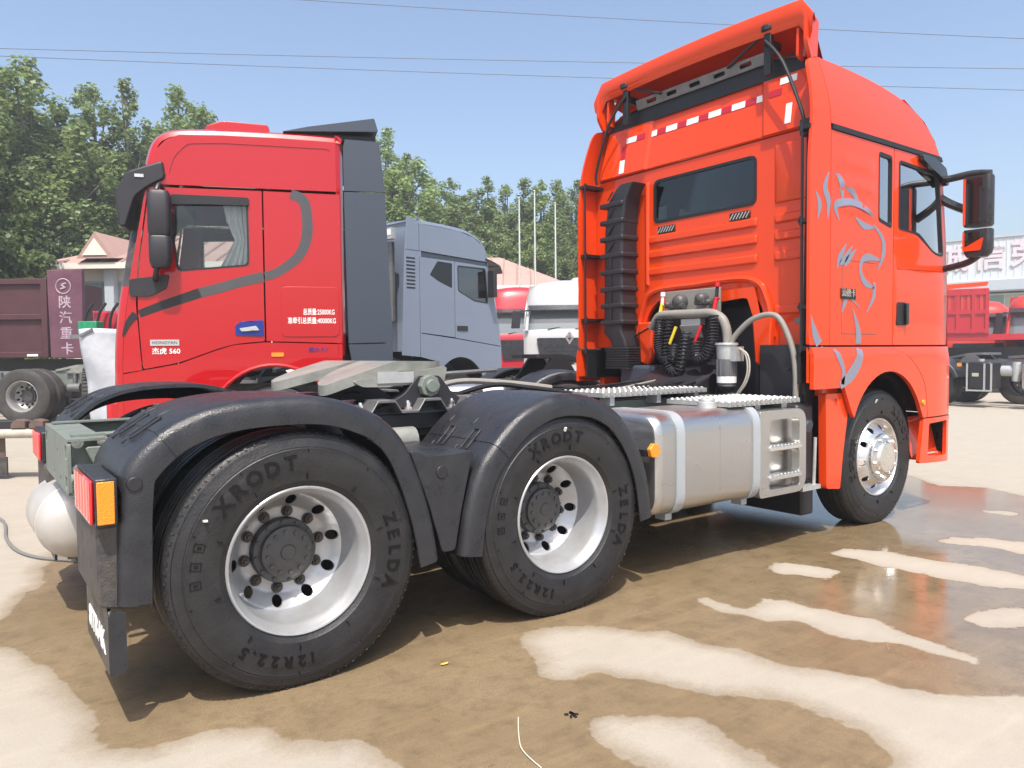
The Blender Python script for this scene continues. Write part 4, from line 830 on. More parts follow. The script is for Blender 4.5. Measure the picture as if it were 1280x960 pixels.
mb.add(v, [(i * n_ + j, i * n_ + j + 1, (i + 1) * n_ + j + 1, (i + 1) * n_ + j) for i in range(3) for j in range(n_ - 1)]); mb.build('roof_front', 'orange', cabin)
mb = MB(); v = []
for x, z in [(5.72, 0.40), (5.735, 0.795)]:
    for q in fy: v.append((x + 0.14 * (1 - q * q), q * (YW(5.73, 1.0)), z))
mb.add(v, [(j, j + 1, n_ + j + 1, n_ + j) for j in range(n_ - 1)]); mb.build('bumper', 'plastic', cabin)
mb = MB(); mb.plate([(-1.0, 2.93), (1.0, 2.93), (1.0, 2.86), (-1.0, 2.86)], lambda a, b, d: (5.62 + 0.14 * (1 - a * a) + (2.93 - b) * 2.2 + d, a, b - 0.0), 0.012, ca=0.15); mb.build('sun_visor', 'gloss_black', cabin)
# cab floor and insides
mb = MB(); mb.box(3.92, 5.6, -1.15, -0.72, 1.36, 1.40); mb.box(3.92, 5.6, 0.62, 1.15, 1.36, 1.40); mb.box(3.92, 5.6, -0.72, 0.62, 1.84, 1.87); mb.box(5.35, 5.62, -1.05, 1.05, 1.40, 2.12); mb.build('floor_pan', 'interior', cabin)
for y_ in (-0.62, 0.62):
    mb = MB(); mb.box(4.75, 5.15, y_ - 0.25, y_ + 0.25, 1.70, 1.92); mb.box(4.66, 4.80, y_ - 0.25, y_ + 0.25, 1.9, 2.5); mb.box(4.68, 4.78, y_ - 0.14, y_ + 0.14, 2.5, 2.72); mb.build('seat', 'interior_light', cabin, bevel=0.05, segs=3)
mb = MB(); mb.box(3.95, 4.5, -1.1, 1.1, 1.88, 2.1); mb.build('bunk', 'interior_light', cabin, bevel=0.04)
# spoiler
mb = MB(); v = []; sy = np.linspace(-1, 1, 25)
spf = [(3.80, 1.10, 3.70), (3.785, 1.118, 3.725), (3.775, 1.125, 3.80), (3.79, 1.125, 3.838), (3.82, 1.11, 3.848), (3.92, 1.06, 3.815), (4.05, 1.0, 3.74), (4.25, 0.92, 3.66), (4.5, 0.85, 3.58)]
for x, hw, z in spf:
    for q in sy: v.append((x, q * hw, z + 0.035 * (1 - q * q) - 0.12 * max(0, (abs(q) - 0.93) / 0.07) ** 2))
n_ = len(sy)
def gridf(r_, c_, o_=0): return [(o_ + i * c_ + j, o_ + i * c_ + j + 1, o_ + (i + 1) * c_ + j + 1, o_ + (i + 1) * c_ + j) for i in range(r_ - 1) for j in range(c_ - 1)]
mb.add(v, gridf(len(spf), n_)); mb.add([(x + 0.01, y * 0.985, z - 0.03) for x, y, z in v], gridf(len(spf), n_)); sp_o = mb.build('roof_spoiler', 'orange', T, smooth=50)
for s in (-1, 1):
    mb = MB(); mb.plate(rnd_poly([(3.775, 3.53), (3.84, 3.42), (3.93, 3.42), (3.96, 3.72), (3.80, 3.76), (3.775, 3.76)], 0.03), lambda a, b, d, s=s: (a, s * (1.085 - 0.16 * max(0, a - 3.80) - d), b), 0.03, ca=0.06, cb=0.06); mb.build('spoiler_cheek', 'orange', sp_o, bevel=0.008)
    mb = MB(); mb.plate(rnd_poly([(3.81, 3.46), (3.90, 3.44), (3.91, 3.62), (3.86, 3.70), (3.82, 3.68)], 0.03), lambda a, b, d, s=s: (a, s * (0.99 - d), b), 0.02); mb.build('spoiler_fin', 'orange', sp_o, bevel=0.006)
    mb = MB(); mb.box(3.80, 3.84, s * 0.74 - 0.03, s * 0.74 + 0.03, 3.40, 3.77); mb.box(3.80, 3.95, s * 0.74 - 0.02, s * 0.74 + 0.02, 3.60, 3.66); mb.cyl((3.81, s * 0.74, 3.72), (3.81, s * 0.74, 3.76), 0.05, n=8); mb.build('spoiler_bracket', 'black', sp_o, bevel=0.005)
    mb = MB(); mb.tube([(3.82, s * 0.72, 3.73), (3.84, s * 0.35, 3.58)], 0.012, 6); mb.build('stay', 'black', sp_o)
mb = MB(); mb.plate(rect(-0.72, 0.66, 3.52, 3.60), lambda a, b, d: (3.855 + 0.3 * (3.6 - b) + d, a, b), 0.012, [rnd_poly(rect(y_ - 0.055, y_ + 0.055, 3.545, 3.578), 0.012) for y_ in (-0.5, -0.25, 0.0, 0.25, 0.48)]); mb.build('perforated_bar', 'steel', sp_o)
# side mirrors
for s in (-1, 1):
    h = holder('mirror', cabin)
    mb = MB(); mb.tube(spline([(5.50, s * 1.12, 2.77), (5.52, s * 1.25, 2.755), (5.53, s * 1.45, 2.765), (5.54, s * 1.58, 2.745)], 5), [0.03] * 16, 10); mb.box(5.44, 5.58, min(s * 1.08, s * 1.19), max(s * 1.08, s * 1.19), 2.70, 2.82); mb.tube(spline([(5.53, s * 1.14, 2.66), (5.57, s * 1.26, 2.56), (5.58, s * 1.42, 2.47)], 5), 0.035, 8); mb.build('upper_arm', 'plastic', h)
    mb = MB(); mb.tube(spline([(5.60, s * 1.08, 2.015), (5.60, s * 1.22, 2.03), (5.57, s * 1.40, 2.06), (5.54, s * 1.50, 2.11)], 5), 0.028, 8); mb.box(5.52, 5.70, min(s * 1.04, s * 1.15), max(s * 1.04, s * 1.15), 1.955, 2.035); mb.build('lower_arm', 'plastic', h)
    sec = rnd_poly([(1.40, 0), (1.60, 0), (1.61, 0.07), (1.57, 0.15), (1.44, 0.15), (1.40, 0.08)], 0.03)
    mb = MB(); mb.sweep(sec, [lambda q, z=z, k=k, s=s: (5.47 + q[1] * k + 0.0, s * (1.505 + (q[0] - 1.505) * k), z) for z, k in ((2.335, 0.93), (2.345, 1.0), (2.72, 1.0), (2.735, 0.93))]); mb.build('housing', 'plastic', h)
    mb = MB(); mb.prism(rnd_poly(rect(1.405, 1.425, 2.35, 2.72), 0.005), 'x', 5.464, 5.52); mb.v = [(x, s * y, z) for x, y, z in mb.v]; mb.build('trim', 'orange', h)
    mb = MB(); mb.prism(rnd_poly(rect(1.43, 1.545, 2.36, 2.715), 0.02), 'x', 5.4645, 5.4695); mb.v = [(x, s * y, z) for x, y, z in mb.v]; mb.build('mirror_glass', 'gloss_black', h)
    mb = MB(); mb.sweep(sec, [lambda q, z=z, k=k, s=s: (5.47 + q[1] * k, s * (1.505 + (q[0] - 1.505) * k), z) for z, k in ((2.09, 0.7), (2.12, 0.92), (2.16, 1.0), (2.30, 1.0), (2.31, 0.95))]); mb.build('housing', 'plastic', h)
    mb = MB(); mb.prism(rnd_poly([(1.405, 2.14), (1.54, 2.14), (1.56, 2.24), (1.42, 2.17), (1.42, 2.295), (1.405, 2.295)], 0.008), 'x', 5.4635, 5.4695); mb.v = [(x, s * y, z) for x, y, z in mb.v]; mb.build('trim', 'orange', h)
    mb = MB(); mb.prism(rnd_poly([(1.425, 2.18), (1.55, 2.245), (1.55, 2.29), (1.425, 2.29)], 0.01), 'x', 5.4645, 5.4695); mb.v = [(x, s * y, z) for x, y, z in mb.v]; mb.build('mirror_glass', 'gloss_black', h)
# decal of curved strokes on the cab side
STROKES = [[(3.84, 2.60, .01), (3.80, 2.49, .05), (3.84, 2.40, .05), (3.83, 2.28, .01)], [(3.70, 2.45, .01), (3.74, 2.37, .04), (3.72, 2.27, .01)], [(3.93, 2.60, .01), (3.98, 2.57, .05), (4.01, 2.49, .05), (4.01, 2.42, .01)], [(4.04, 2.52, .01), (4.16, 2.49, .05), (4.22, 2.43, .03)], [(3.97, 2.28, .01), (3.93, 2.38, .05), (4.09, 2.42, .05), (4.26, 2.41, .05), (4.43, 2.35, .01)], [(4.19, 2.32, .01), (4.31, 2.27, .05), (4.46, 2.27, .01)], [(4.44, 2.29, .01), (4.57, 2.20, .04), (4.59, 2.09, .05), (4.51, 1.96, .01)], [(3.95, 1.94, .01), (3.99, 2.02, .05), (4.07, 2.12, .01)], [(3.99, 1.97, .03), (4.06, 2.02, .05), (4.15, 2.11, .01)], [(4.05, 1.96, .02), (4.10, 2.01, .05), (4.20, 2.09, .01)], [(4.55, 2.03, .01), (4.38, 2.045, .05), (4.28, 2.01, .04), (4.27, 1.92, .04), (4.34, 1.85, .05), (4.46, 1.82, .01)], [(4.46, 1.86, .04), (4.45, 1.75, .04), (4.35, 1.63, .005)], [(4.16, 1.66, .005), (4.24, 1.50, .06), (4.24, 1.40, .07)], [(4.24, 1.365, .07), (4.21, 1.27, .09), (4.10, 1.17, .09), (3.97, 1.10, .05)], [(4.0, 1.11, .04), (4.01, 1.21, .04), (3.95, 1.31, .05), (3.90, 1.36, .02)], [(3.65, 1.60, .005), (3.70, 1.47, .06), (3.745, 1.40, .07)], [(3.75, 1.365, .07), (3.80, 1.29, .05), (3.81, 1.20, .005)], [(4.11, 1.79, .01), (4.06, 1.70, .04), (4.01, 1.62, .005)], [(4.12, 1.74, .02), (4.27, 1.66, .005)]]
dec = MB()
for stx in STROKES:
    pts = spline([Vector(p) for p in stx], 6); n_ = len(pts); v = []
    for i, p in enumerate(pts):
        a = pts[max(i - 1, 0)]; c = pts[min(i + 1, n_ - 1)]; d_ = Vector((c.x - a.x, c.y - a.y)).normalized(); wd = max(0.003, p.z) * 0.52
        for sg in (-1, 1):
            x = p.x - d_.y * wd * sg; z = p.y + d_.x * wd * sg
            yy = YW(max(x, 3.87), z) + 0.0025 if x > 3.87 else YW(3.87, z) - 0.015 * (3.87 - x) / 0.24 + 0.0025
            v.append((x, -yy, z))
    dec.add(v, [(2 * i, 2 * i + 1, 2 * i + 3, 2 * i + 2) for i in range(n_ - 1)])
dec.build('decal', 'graphic', cabin, label='grey tribal stroke decal on the cab side')
mb = MB(); mb.box(4.00, 4.20, -1.2225, -1.2165, 1.725, 1.80); bd = mb.build('badge', 'black', cabin, bevel=0.002)
mb = MB(); text_mb(mb, '汕德卡', 0.062, (4.10, -1.2235, 1.765), (1, 0, 0), (0, 0, 1), 0.002, 0.0, 1.0); mb.build('lettering', 'pipe_beige', bd)
# intake snorkel with bellows
sn = MB(); sec = rnd_poly([(0, 0), (0.27, 0), (0.27, 0.20), (0.05, 0.20), (0, 0.13)], 0.03)
lev = [(1.44, 0.97, 0.85), (1.50, 1.0, 0.98), (1.60, 1.02, 1.0)]
lev = [(1.405, -0.02, 0.78), (1.47, -0.01, 0.85), (1.53, 0.02, 1.0), (2.45, 0.0, 1.0), (2.70, -0.03, 0.95), (2.80, -0.08, 0.82), (2.84, -0.11, 0.7)]
sn.sweep(sec, [lambda q, z=z, o_=o_, k=k: (3.845 - q[1] * (0.6 + 0.4 * k), 0.625 + o_ + (0.27 - q[0]) * k, z) for z, o_, k in lev]); snork = sn.build('air_intake', 'plastic_dark', cabin, bevel=0.008)
for k_ in range(8):
    z_ = 1.60 + k_ * 0.15; mb = MB(); mb.box(3.635, 3.845, 0.615, 0.905, z_, z_ + 0.045); mb.build('band', 'plastic_dark', snork, bevel=0.012)
    mb = MB(); mb.cbox((3.634, 0.76, z_ + 0.098), (0.008, 0.012, 0.10), Matrix.Rotation(R(45 if k_ > 3 else 0), 3, 'X')); mb.build('web', 'plastic', snork)
mb = MB(); be = []
for k_ in range(9): be += [(1.21 + k_ * 0.022, 1.0), (1.217 + k_ * 0.022, 1.0), (1.221 + k_ * 0.022, 0.92), (1.228 + k_ * 0.022, 0.92)]
mb.sweep(rnd_poly(rect(-0.15, 0.15, -0.12, 0.12), 0.04), [lambda q, z=z, k=k: (3.75 + q[1] * k, 0.70 + q[0] * k, z) for z, k in be]); mb.build('bellows', 'plastic_dark', snork)
# machinery under and behind the cab
mb = MB(); mb.prism(rnd_poly([(3.05, 0.55), (4.2, 0.5), (4.5, 0.6), (4.5, 1.25), (4.0, 1.3), (3.6, 1.16), (3.1, 1.0)], 0.08), 'y', -0.33, 0.36); mb.cyl((3.1, 0, 0.78), (3.35, 0, 0.8), 0.17, n=20); gear = mb.build('gearbox', 'plastic_dark', T, bevel=0.03)
for k_ in range(6):
    mb = MB(); mb.box(3.25 + k_ * 0.16, 3.27 + k_ * 0.16, -0.35, 0.38, 0.58, 1.1); mb.build('cooling_rib', 'plastic_dark', gear)
mb = MB(); mb.box(4.0, 5.4, -0.55, 0.5, 0.6, 1.75); mb.build('engine', 'plastic_dark', T, bevel=0.05)
mb = MB(); mb.box(3.70, 3.95, 0.30, 0.72, 0.98, 1.24); mb.build('battery_cover', 'slate', T, bevel=0.03)
mb = MB(); mb.box(3.78, 3.90, -1.08, -0.70, 0.95, 1.40); mb.cyl((3.77, -0.95, 1.22), (3.76, -0.95, 1.22), 0.01, n=8); mb.build('side_bracket', 'plastic_dark', T, bevel=0.01)
mb = MB(); mb.box(3.775, 3.80, -0.33, 0.24, 1.66, 1.865); vb = mb.build('valve_plate', 'grey_pipe', T, bevel=0.006)
for y_, r_, z_ in ((0.05, 0.062, 1.77), (-0.18, 0.05, 1.78), (0.16, 0.03, 1.75), (-0.27, 0.028, 1.75)):
    mb = MB(); mb.lathe([(0, 0.09), (r_ * 0.5, 0.088), (r_ * 0.8, 0.075), (r_, 0.05), (r_, 0.0)], (3.775, y_, z_), (-1, 0, 0), 20); mb.cyl((3.72, y_ + r_ * 0.9, z_ - r_ * 0.6), (3.72, y_ - r_ * 1.1, z_ - r_ * 0.6), r_ * 0.42, n=10); mb.build('valve', 'hub', vb)
mb = MB(); mb.tube(spline([(3.72, 0.34, 1.56), (3.70, 0.24, 1.655), (3.69, 0.10, 1.665), (3.69, -0.15, 1.66), (3.69, -0.32, 1.655), (3.69, -0.42, 1.61), (3.69, -0.465, 1.52), (3.69, -0.475, 1.42)], 6), 0.036, 12); mb.build('pipe', 'grey_pipe', T)
mb = MB(); mb.tube(spline([(3.62, -0.55, 1.40), (3.63, -0.60, 1.48), (3.65, -0.72, 1.585), (3.67, -0.86, 1.62), (3.68, -0.95, 1.57), (3.68, -1.04, 1.38), (3.68, -1.07, 1.20), (3.68, -1.07, 1.02)], 6), 0.021, 10); mb.build('pipe', 'grey_pipe', T)
mb = MB(); mb.tube([(3.8, 0.62, 1.50), (3.72, 0.33, 1.58)], 0.008, 6); mb.build('cable', 'black', T)
# fuel filter
fx, fy_ = 3.62, -0.52
mb = MB(); mb.lathe([(0.0, 1.42), (0.085, 1.42), (0.088, 1.405), (0.075, 1.395), (0.074, 1.30), (0.07, 1.29)], (fx, fy_, 0), (0, 0, 1), 28); mb.box(fx - 0.04, fx + 0.05, fy_ - 0.12, fy_ - 0.05, 1.28, 1.39); ff = mb.build('fuel_filter', 'galv', T)
mb = MB(); mb.lathe([(0.072, 1.30), (0.072, 1.165), (0.066, 1.15), (0.066, 1.09)], (fx, fy_, 0), (0, 0, 1), 28)
for k_ in range(12): a = k_ * math.pi / 6; mb.cyl((fx + 0.072 * math.cos(a), fy_ + 0.072 * math.sin(a), 1.17), (fx + 0.072 * math.cos(a), fy_ + 0.072 * math.sin(a), 1.29), 0.007, n=6)
mb.build('bowl', 'fan_grey', ff)
mb = MB(); mb.lathe([(0.0725, 1.165), (0.0735, 1.165), (0.0735, 1.115), (0.0725, 1.115)], (fx, fy_, 0), (0, 0, 1), 28); mb.build('sticker', 'label_white', ff)
mb = MB(); mb.lathe([(0.067, 1.112), (0.05, 1.06), (0, 1.05)], (fx, fy_, 0), (0, 0, 1), 20); mb.build('sump', 'black', ff)
for o_ in (0, 0.018):
    mb = MB(); mb.tube(spline([(fx, fy_ - 0.10, 1.385), (fx, fy_ - 0.17 - o_, 1.33), (fx, fy_ - 0.19 - o_, 1.22), (fx, fy_ - 0.16 - o_, 1.12), (fx, fy_ - 0.10 - o_, 1.04)], 6), 0.007, 6); mb.build('fuel_line', 'pipe_beige', ff)
# coiled air lines with coloured ends
def coil(path, r, turns, rt=0.0065, n=9):
    P_ = spline(path, 8); Ls = [0]
    for i in range(1, len(P_)): Ls.append(Ls[-1] + (P_[i] - P_[i - 1]).length)
    tot = Ls[-1]; pts = []; N = turns * n; j = 0
    for i in range(N + 1):
        q = tot * i / N
        while j < len(P_) - 2 and Ls[j + 1] < q: j += 1
        f_ = (q - Ls[j]) / max(1e-6, Ls[j + 1] - Ls[j]); c = P_[j].lerp(P_[j + 1], f_); d_ = (P_[j + 1] - P_[j]).normalized()
        a = d_.cross(Vector((1, 0, 0))); a = a.normalized() if a.length > 1e-3 else Vector((0, 1, 0)); b_ = d_.cross(a); th = 2 * math.pi * i / n
        pts.append(c + a * r * math.cos(th) + b_ * r * math.sin(th))
    mb = MB(); mb.tube(pts, rt, 5); return mb
coil([(3.66, 0.19, 1.63), (3.64, 0.19, 1.42), (3.62, 0.12, 1.30), (3.62, 0.04, 1.30), (3.64, 0.02, 1.42)], 0.042, 26).build('air_coil', 'plastic_dark', T)
coil([(3.66, 0.09, 1.63), (3.62, 0.09, 1.35), (3.60, 0.03, 1.20), (3.60, -0.06, 1.20), (3.62, -0.09, 1.35), (3.66, -0.09, 1.52)], 0.036, 30).build('air_coil', 'plastic_dark', T)
coil([(3.66, -0.37, 1.63), (3.63, -0.37, 1.42), (3.61, -0.32, 1.31), (3.61, -0.24, 1.31), (3.63, -0.22, 1.44)], 0.042, 24).build('air_coil', 'plastic_dark', T)
for y_, z0, z1, m1, m2 in ((0.225, 1.66, 1.86, 'yellow_part', 'label_white'), (-0.345, 1.68, 1.90, 'red_part', 'red_part')):
    mb = MB(); mb.cyl((3.70, y_ + 0.01, z0), (3.72, y_, z0 + 0.10), 0.016, n=10); mb.cyl((3.715, y_, z0 + 0.09), (3.715, y_ - 0.03, z0 + 0.09), 0.01, n=8); hdl = mb.build('coupling', m1, T)
    mb = MB(); mb.cyl((3.72, y_, z0 + 0.10), (3.73, y_, z1 - 0.035), 0.013, n=8); mb.build('shank', 'black' if m1 == 'red_part' else 'label_white', hdl)
    mb = MB(); mb.cyl((3.73, y_, z1 - 0.035), (3.732, y_, z1), 0.021, n=12); mb.build('knob', m2, hdl)
for y_, mt_ in ((0.0, 'yellow_part'), (-0.26, 'red_part')):
    mb = MB(); mb.tube([(3.64, y_, 1.56), (3.63, y_ + 0.02, 1.50), (3.625, y_ + 0.055, 1.42)], 0.013, 8); mb.build('coupling', mt_, T)
mb = MB(); mb.cbox((3.70, -0.11, 1.52), (0.01, 0.20, 0.11), Matrix.Rotation(R(-25), 3, 'Y')); mb.box(3.70, 3.76, -0.2, 0.0, 1.57, 1.62); mb.build('rating_plate', 'galv', T)
# tall black rod at the right corner (cable duct) and cab-corner lamp bracket
mb = MB(); mb.tube([(3.72, -1.10, 1.05), (3.74, -1.105, 1.9), (3.76, -1.11, 2.94)], 0.012, 8); mb.box(3.73, 3.86, -1.14, -1.06, 2.87, 2.98); mb.build('cable_duct', 'black', cabin)
mb = MB(); mb.box(3.74, 3.88, -1.12, -1.02, 1.55, 1.59); mb.build('lock_bracket', 'steel', cabin)

# ------------------------------------------------------------ generic cab loft
def poly_normals(P_):
    out = []
    for i, p in enumerate(P_):
        a = P_[max(i - 1, 0)]; c = P_[min(i + 1, len(P_) - 1)]; tx, tz = c[0] - a[0], c[1] - a[1]; l = math.hypot(tx, tz) or 1
        out.append((-tz / l, tx / l))
    return out
def cab_strip(prof, hw, r, crown=0.0, n=9):
    """skin running over the front, roof and back; prof goes front-bottom to rear-bottom (x,z), normals point inwards"""
    N = poly_normals(prof)
    qs = [(-1, r), (-1 + 0.25 * r / hw, 0.38 * r), (-1 + r / hw, 0)] + [(q, 0) for q in np.linspace(-1 + 2.2 * r / hw, 1 - 2.2 * r / hw, n)] + [(1 - r / hw, 0), (1 - 0.25 * r / hw, 0.38 * r), (1, r)]
    v = []
    for p, nn in zip(prof, N):
        for q, ins in qs:
            c = crown * (1 - q * q)
            v.append((p[0] + nn[0] * (ins - c), q * hw, p[1] + nn[1] * (ins - c)))
    m_ = len(qs)
    return MB().add(v, [(i * m_ + j, i * m_ + j + 1, (i + 1) * m_ + j + 1, (i + 1) * m_ + j) for i in range(len(prof) - 1) for j in range(m_ - 1)])
def splat(mb, poly, s, hw, t=0.03, holes=(), off=0.0):
    mb.plate(poly, lambda a, b, d: (a, s * (hw + off - d), b), t, holes); return mb
def stroke(mb, pts, s, hw, off):
    P_ = spline([Vector(p) for p in pts], 7); v = []; n_ = len(P_)
    for i, p in enumerate(P_):
        a = P_[max(i - 1, 0)]; c = P_[min(i + 1, n_ - 1)]; d_ = Vector((c.x - a.x, c.y - a.y)).normalized(); w_ = p.z * 0.40
        v += [(p.x - d_.y * w_, s * (hw + off), p.y + d_.x * w_), (p.x + d_.y * w_, s * (hw + off), p.y - d_.x * w_)]
    return mb.add(v, [(2 * i, 2 * i + 1, 2 * i + 3, 2 * i + 2) for i in range(n_ - 1)])
def simple_fender(parent, x0, s, r=0.64, zc=0.52, m_='plastic', hw=1.25):
    pr = [(x0 + r * 1.02 * math.cos(R(a)), zc + r * math.sin(R(a))) for a in range(170, 5, -11)]
    fr = []
    for i, p in enumerate(pr):
        a = pr[max(i - 1, 0)]; c = pr[min(i + 1, len(pr) - 1)]; tx, tz = c[0] - a[0], c[1] - a[1]; l = math.hypot(tx, tz); nx_, nz_ = -tz / l, tx / l
        fr.append(lambda q, p=p, nx_=nx_, nz_=nz_: (p[0] - nx_ * q[1], s * q[0] * hw / 1.25, p[1] - nz_ * q[1]))
    return MB().sweep(SEC, fr).build('fender', m_, parent)
def rails(parent, x0, x1, z0=0.74, z1=1.02, m_='steel', hw=0.43):
    for s in (-1, 1):
        MB().box(x0, x1, min(s * (hw - 0.04), s * hw), max(s * (hw - 0.04), s * hw), z0, z1).build('frame_rail', m_, parent)
    n_ = max(2, int((x1 - x0) / 1.1))
    for k in range(n_):
        x_ = x0 + 0.12 + (x1 - x0 - 0.24) * k / (n_ - 1); MB().box(x_ - 0.05, x_ + 0.05, -hw + 0.041, hw - 0.041, z0 + 0.04, z1 - 0.04).build('crossmember', m_, parent)
def fifth(parent, x, z=1.25, m_='plastic_dark'):
    out = [(-0.5, 0.45), (-0.48, 0.3), (-0.2, 0.08), (0.05, 0.05), (0.05, -0.05), (-0.2, -0.08), (-0.48, -0.3), (-0.5, -0.45), (-0.1, -0.5), (0.3, -0.46), (0.42, -0.25), (0.42, 0.25), (0.3, 0.46), (-0.1, 0.5)]
    f_ = MB().plate(rnd_poly(out, 0.03, 3), lambda a, b, d: (x + a, b, z + 0.10 * min(1, max(0, (a + 0.5) / 0.5)) - d), 0.05, ca=0.1).build('fifth_wheel', m_, parent)
    for s in (-1, 1): MB().prism([(x - 0.25, 1.02), (x + 0.3, 1.02), (x + 0.12, z + 0.05), (x - 0.08, z + 0.05)], 'y', s * 0.46 - 0.04, s * 0.46 + 0.04).build('pedestal', m_, f_)
    return f_
def axle(parent, x):
    MB().cyl((x, -0.95, ZC), (x, 0.95, ZC), 0.09, n=14).build('axle', 'plastic_dark', parent)

# ------------------------------------------------------------ red tractor truck facing left, beside the orange one
RT = thing('tractor_truck', 'glossy red tractor truck with dark grey side fairing, facing left', 'truck', (2.574, 4.331, 0), R(160))
HW = 1.24; rc = holder('cab', RT)
prof = [(p.x, p.y) for p in spline([Vector((*q, 0)) for q in [(2.18, 0.62), (2.18, 1.26), (2.15, 1.7), (2.10, 2.04)]], 4)]
cab_strip(prof, HW, 0.07, 0.10).build('front_panel', 'red', rc)
prof = [(2.10, 2.04), (2.02, 2.5), (1.92, 2.95), (1.90, 3.02)]
cab_strip(prof, HW - 0.012, 0.07, 0.10).build('windscreen', 'glass_clear', rc)
prof = [(p.x, p.y) for p in spline([Vector((*q, 0)) for q in [(1.90, 3.02), (1.87, 3.22), (1.81, 3.42), (1.72, 3.52), (1.56, 3.575), (1.17, 3.60), (0.6, 3.612), (0.05, 3.605), (0.005, 3.56), (0.0, 3.3), (0.0, 2.4), (0.0, 1.35)]], 3)]
cab_strip(prof, HW, 0.075, 0.03).build('roof', 'red', rc)
for s in (1, -1):
    rs = [(0.035, 3.035), (1.84, 3.025), (1.806, 3.215), (1.753, 3.366), (1.668, 3.458), (1.552, 3.51), (1.17, 3.532), (0.6, 3.542), (0.08, 3.537), (0.07, 3.5), (0.07, 3.035)]
    q = MB(); inner = rnd_poly([(0.12, 3.13), (1.66, 3.11), (1.60, 3.30), (1.48, 3.43), (1.17, 3.455), (0.12, 3.465)], 0.05)
    q.plate(rs, lambda a, b, d, s=s: (a, s * (HW - d), b), 0.03, [inner], cb=0.1); q.plate(inner, lambda a, b, d, s=s: (a, s * (HW - 0.007 - d), b), 0.02, cb=0.1); q.build('roof_side', 'red', rc)
    wn_ = rnd_poly([(0.93, 2.255), (1.60, 2.185), (1.64, 2.5), (1.62, 2.92), (0.93, 2.92)], 0.05)
    dr = rnd_poly([(0.80, 3.005), (1.83, 2.995), (1.945, 2.2), (1.965, 1.85), (1.93, 1.235), (1.6, 1.295), (1.3, 1.41), (1.1, 1.475), (0.80, 1.502)], [0.01, 0.03, 0.1, 0.2, 0.03, 0.1, 0.1, 0.1, 0.01])
    q = MB(); splat(q, dr, s, HW, holes=[wn_]); door = q.build('door', 'red', rc)
    q = MB(); splat(q, wn_, s, HW, 0.004, off=-0.014); q.build('door_window', 'glass_clear', door)
    q = MB(); splat(q, wn_, s, HW, 0.02, [[(x + (1.26 - x) * 0.055, z + (2.55 - z) * 0.05) for x, z in wn_]], 0.003); q.build('window_seal', 'black', door)
    q = MB(); splat(q, rnd_poly([(0.92, 2.93), (1.64, 2.93), (1.645, 2.83), (1.3, 2.845), (0.92, 2.85)], 0.03), s, HW, 0.03, off=0.028); q.build('rain_visor', 'black', door, bevel=0.008)
    q = MB(); splat(q, [(0.035, 3.005), (0.785, 3.005), (0.785, 1.502), (0.035, 1.478)], s, HW); q.build('rear_side_panel', 'red', rc)
    q = MB(); splat(q, rnd_poly(rect(0.06, 0.635, 1.545, 2.055), 0.06), s, HW, 0.012, off=0.008); lk = q.build('locker_door', 'red', rc, bevel=0.006)
    q = MB(); splat(q, [(1.845, 2.995), (1.875, 2.93), (2.035, 2.05), (2.085, 1.7), (2.11, 1.26), (2.11, 1.20), (1.94, 1.225), (1.978, 1.85), (1.958, 2.2)], s, HW, off=-0.005); q.build('front_post', 'red', rc)
    ar = [(0.72 + 0.64 * math.cos(R(a)), 0.60 + 0.66 * math.sin(R(a))) for a in range(150, -6, -8)]
    ar = list(reversed(ar))
    q = MB(); splat(q, [(0.035, 1.466), (0.035, 1.235), (0.12, 1.20)] + [p for p in reversed(ar) if p[0] < 1.37] + [(1.37, 0.72), (2.11, 0.72), (2.11, 1.188), (1.93, 1.222), (1.6, 1.283), (1.3, 1.398), (1.1, 1.463), (0.80, 1.49)], s, HW, off=-0.003); q.build('lower_side_panel', 'red', rc)
    q = MB(); q.tube([(x, s * (HW + 0.004), z) for x, z in ar if z > 0.78], 0.02, 8); q.build('arch_lip', 'red', rc)
    q = MB(); q.sweep([(0.6, 0), (1.21, 0), (1.21, 0.012), (0.6, 0.012)], [lambda w_, p=p: (p[0], s * w_[0], p[1] + w_[1]) for p in ar]); q.build('wheel_tub', 'black', rc)
    q = MB(); stroke(q, [(0.52, 2.99, .12), (0.41, 2.94, .13), (0.37, 2.82, .13), (0.37, 2.57, .13), (0.46, 2.36, .12), (0.66, 2.20, .11), (0.785, 2.155, .11)], s, HW, 0.0025); stroke(q, [(0.80, 2.15, .13), (1.03, 2.09, .12), (1.22, 2.03, .12), (1.40, 1.98, .12)], s, HW, 0.0025); q.build('stripe', 'stripe_grey', rc)
    q = MB(); stroke(q, [(1.40, 1.98, .12), (1.62, 1.90, .11), (1.78, 1.84, .10), (1.95, 1.77, .09)], s, HW, 0.0026); stroke(q, [(1.98, 1.77, .09), (2.05, 1.68, .07), (2.10, 1.55, .02)], s, HW, 0.001); q.build('stripe', 'black', rc)
    q = MB(); splat(q, rnd_poly([(0.81, 1.55), (1.08, 1.56), (1.08, 1.66), (1.02, 1.70), (0.81, 1.715)], 0.02), s, HW, 0.012, off=0.009); hb = q.build('handle_recess', 'blue_part', door, bevel=0.004)
    q = MB(); splat(q, rnd_poly([(0.85, 1.61), (1.02, 1.60), (1.04, 1.63), (0.88, 1.655)], 0.01), s, HW, 0.015, off=0.026); q.build('handle', 'galv', door, bevel=0.004)
    q = MB(); splat(q, rnd_poly(rect(0.62, 0.74, 1.345, 1.385), 0.01), s, HW, 0.01, off=0.006); q.build('side_marker', 'amber', rc)
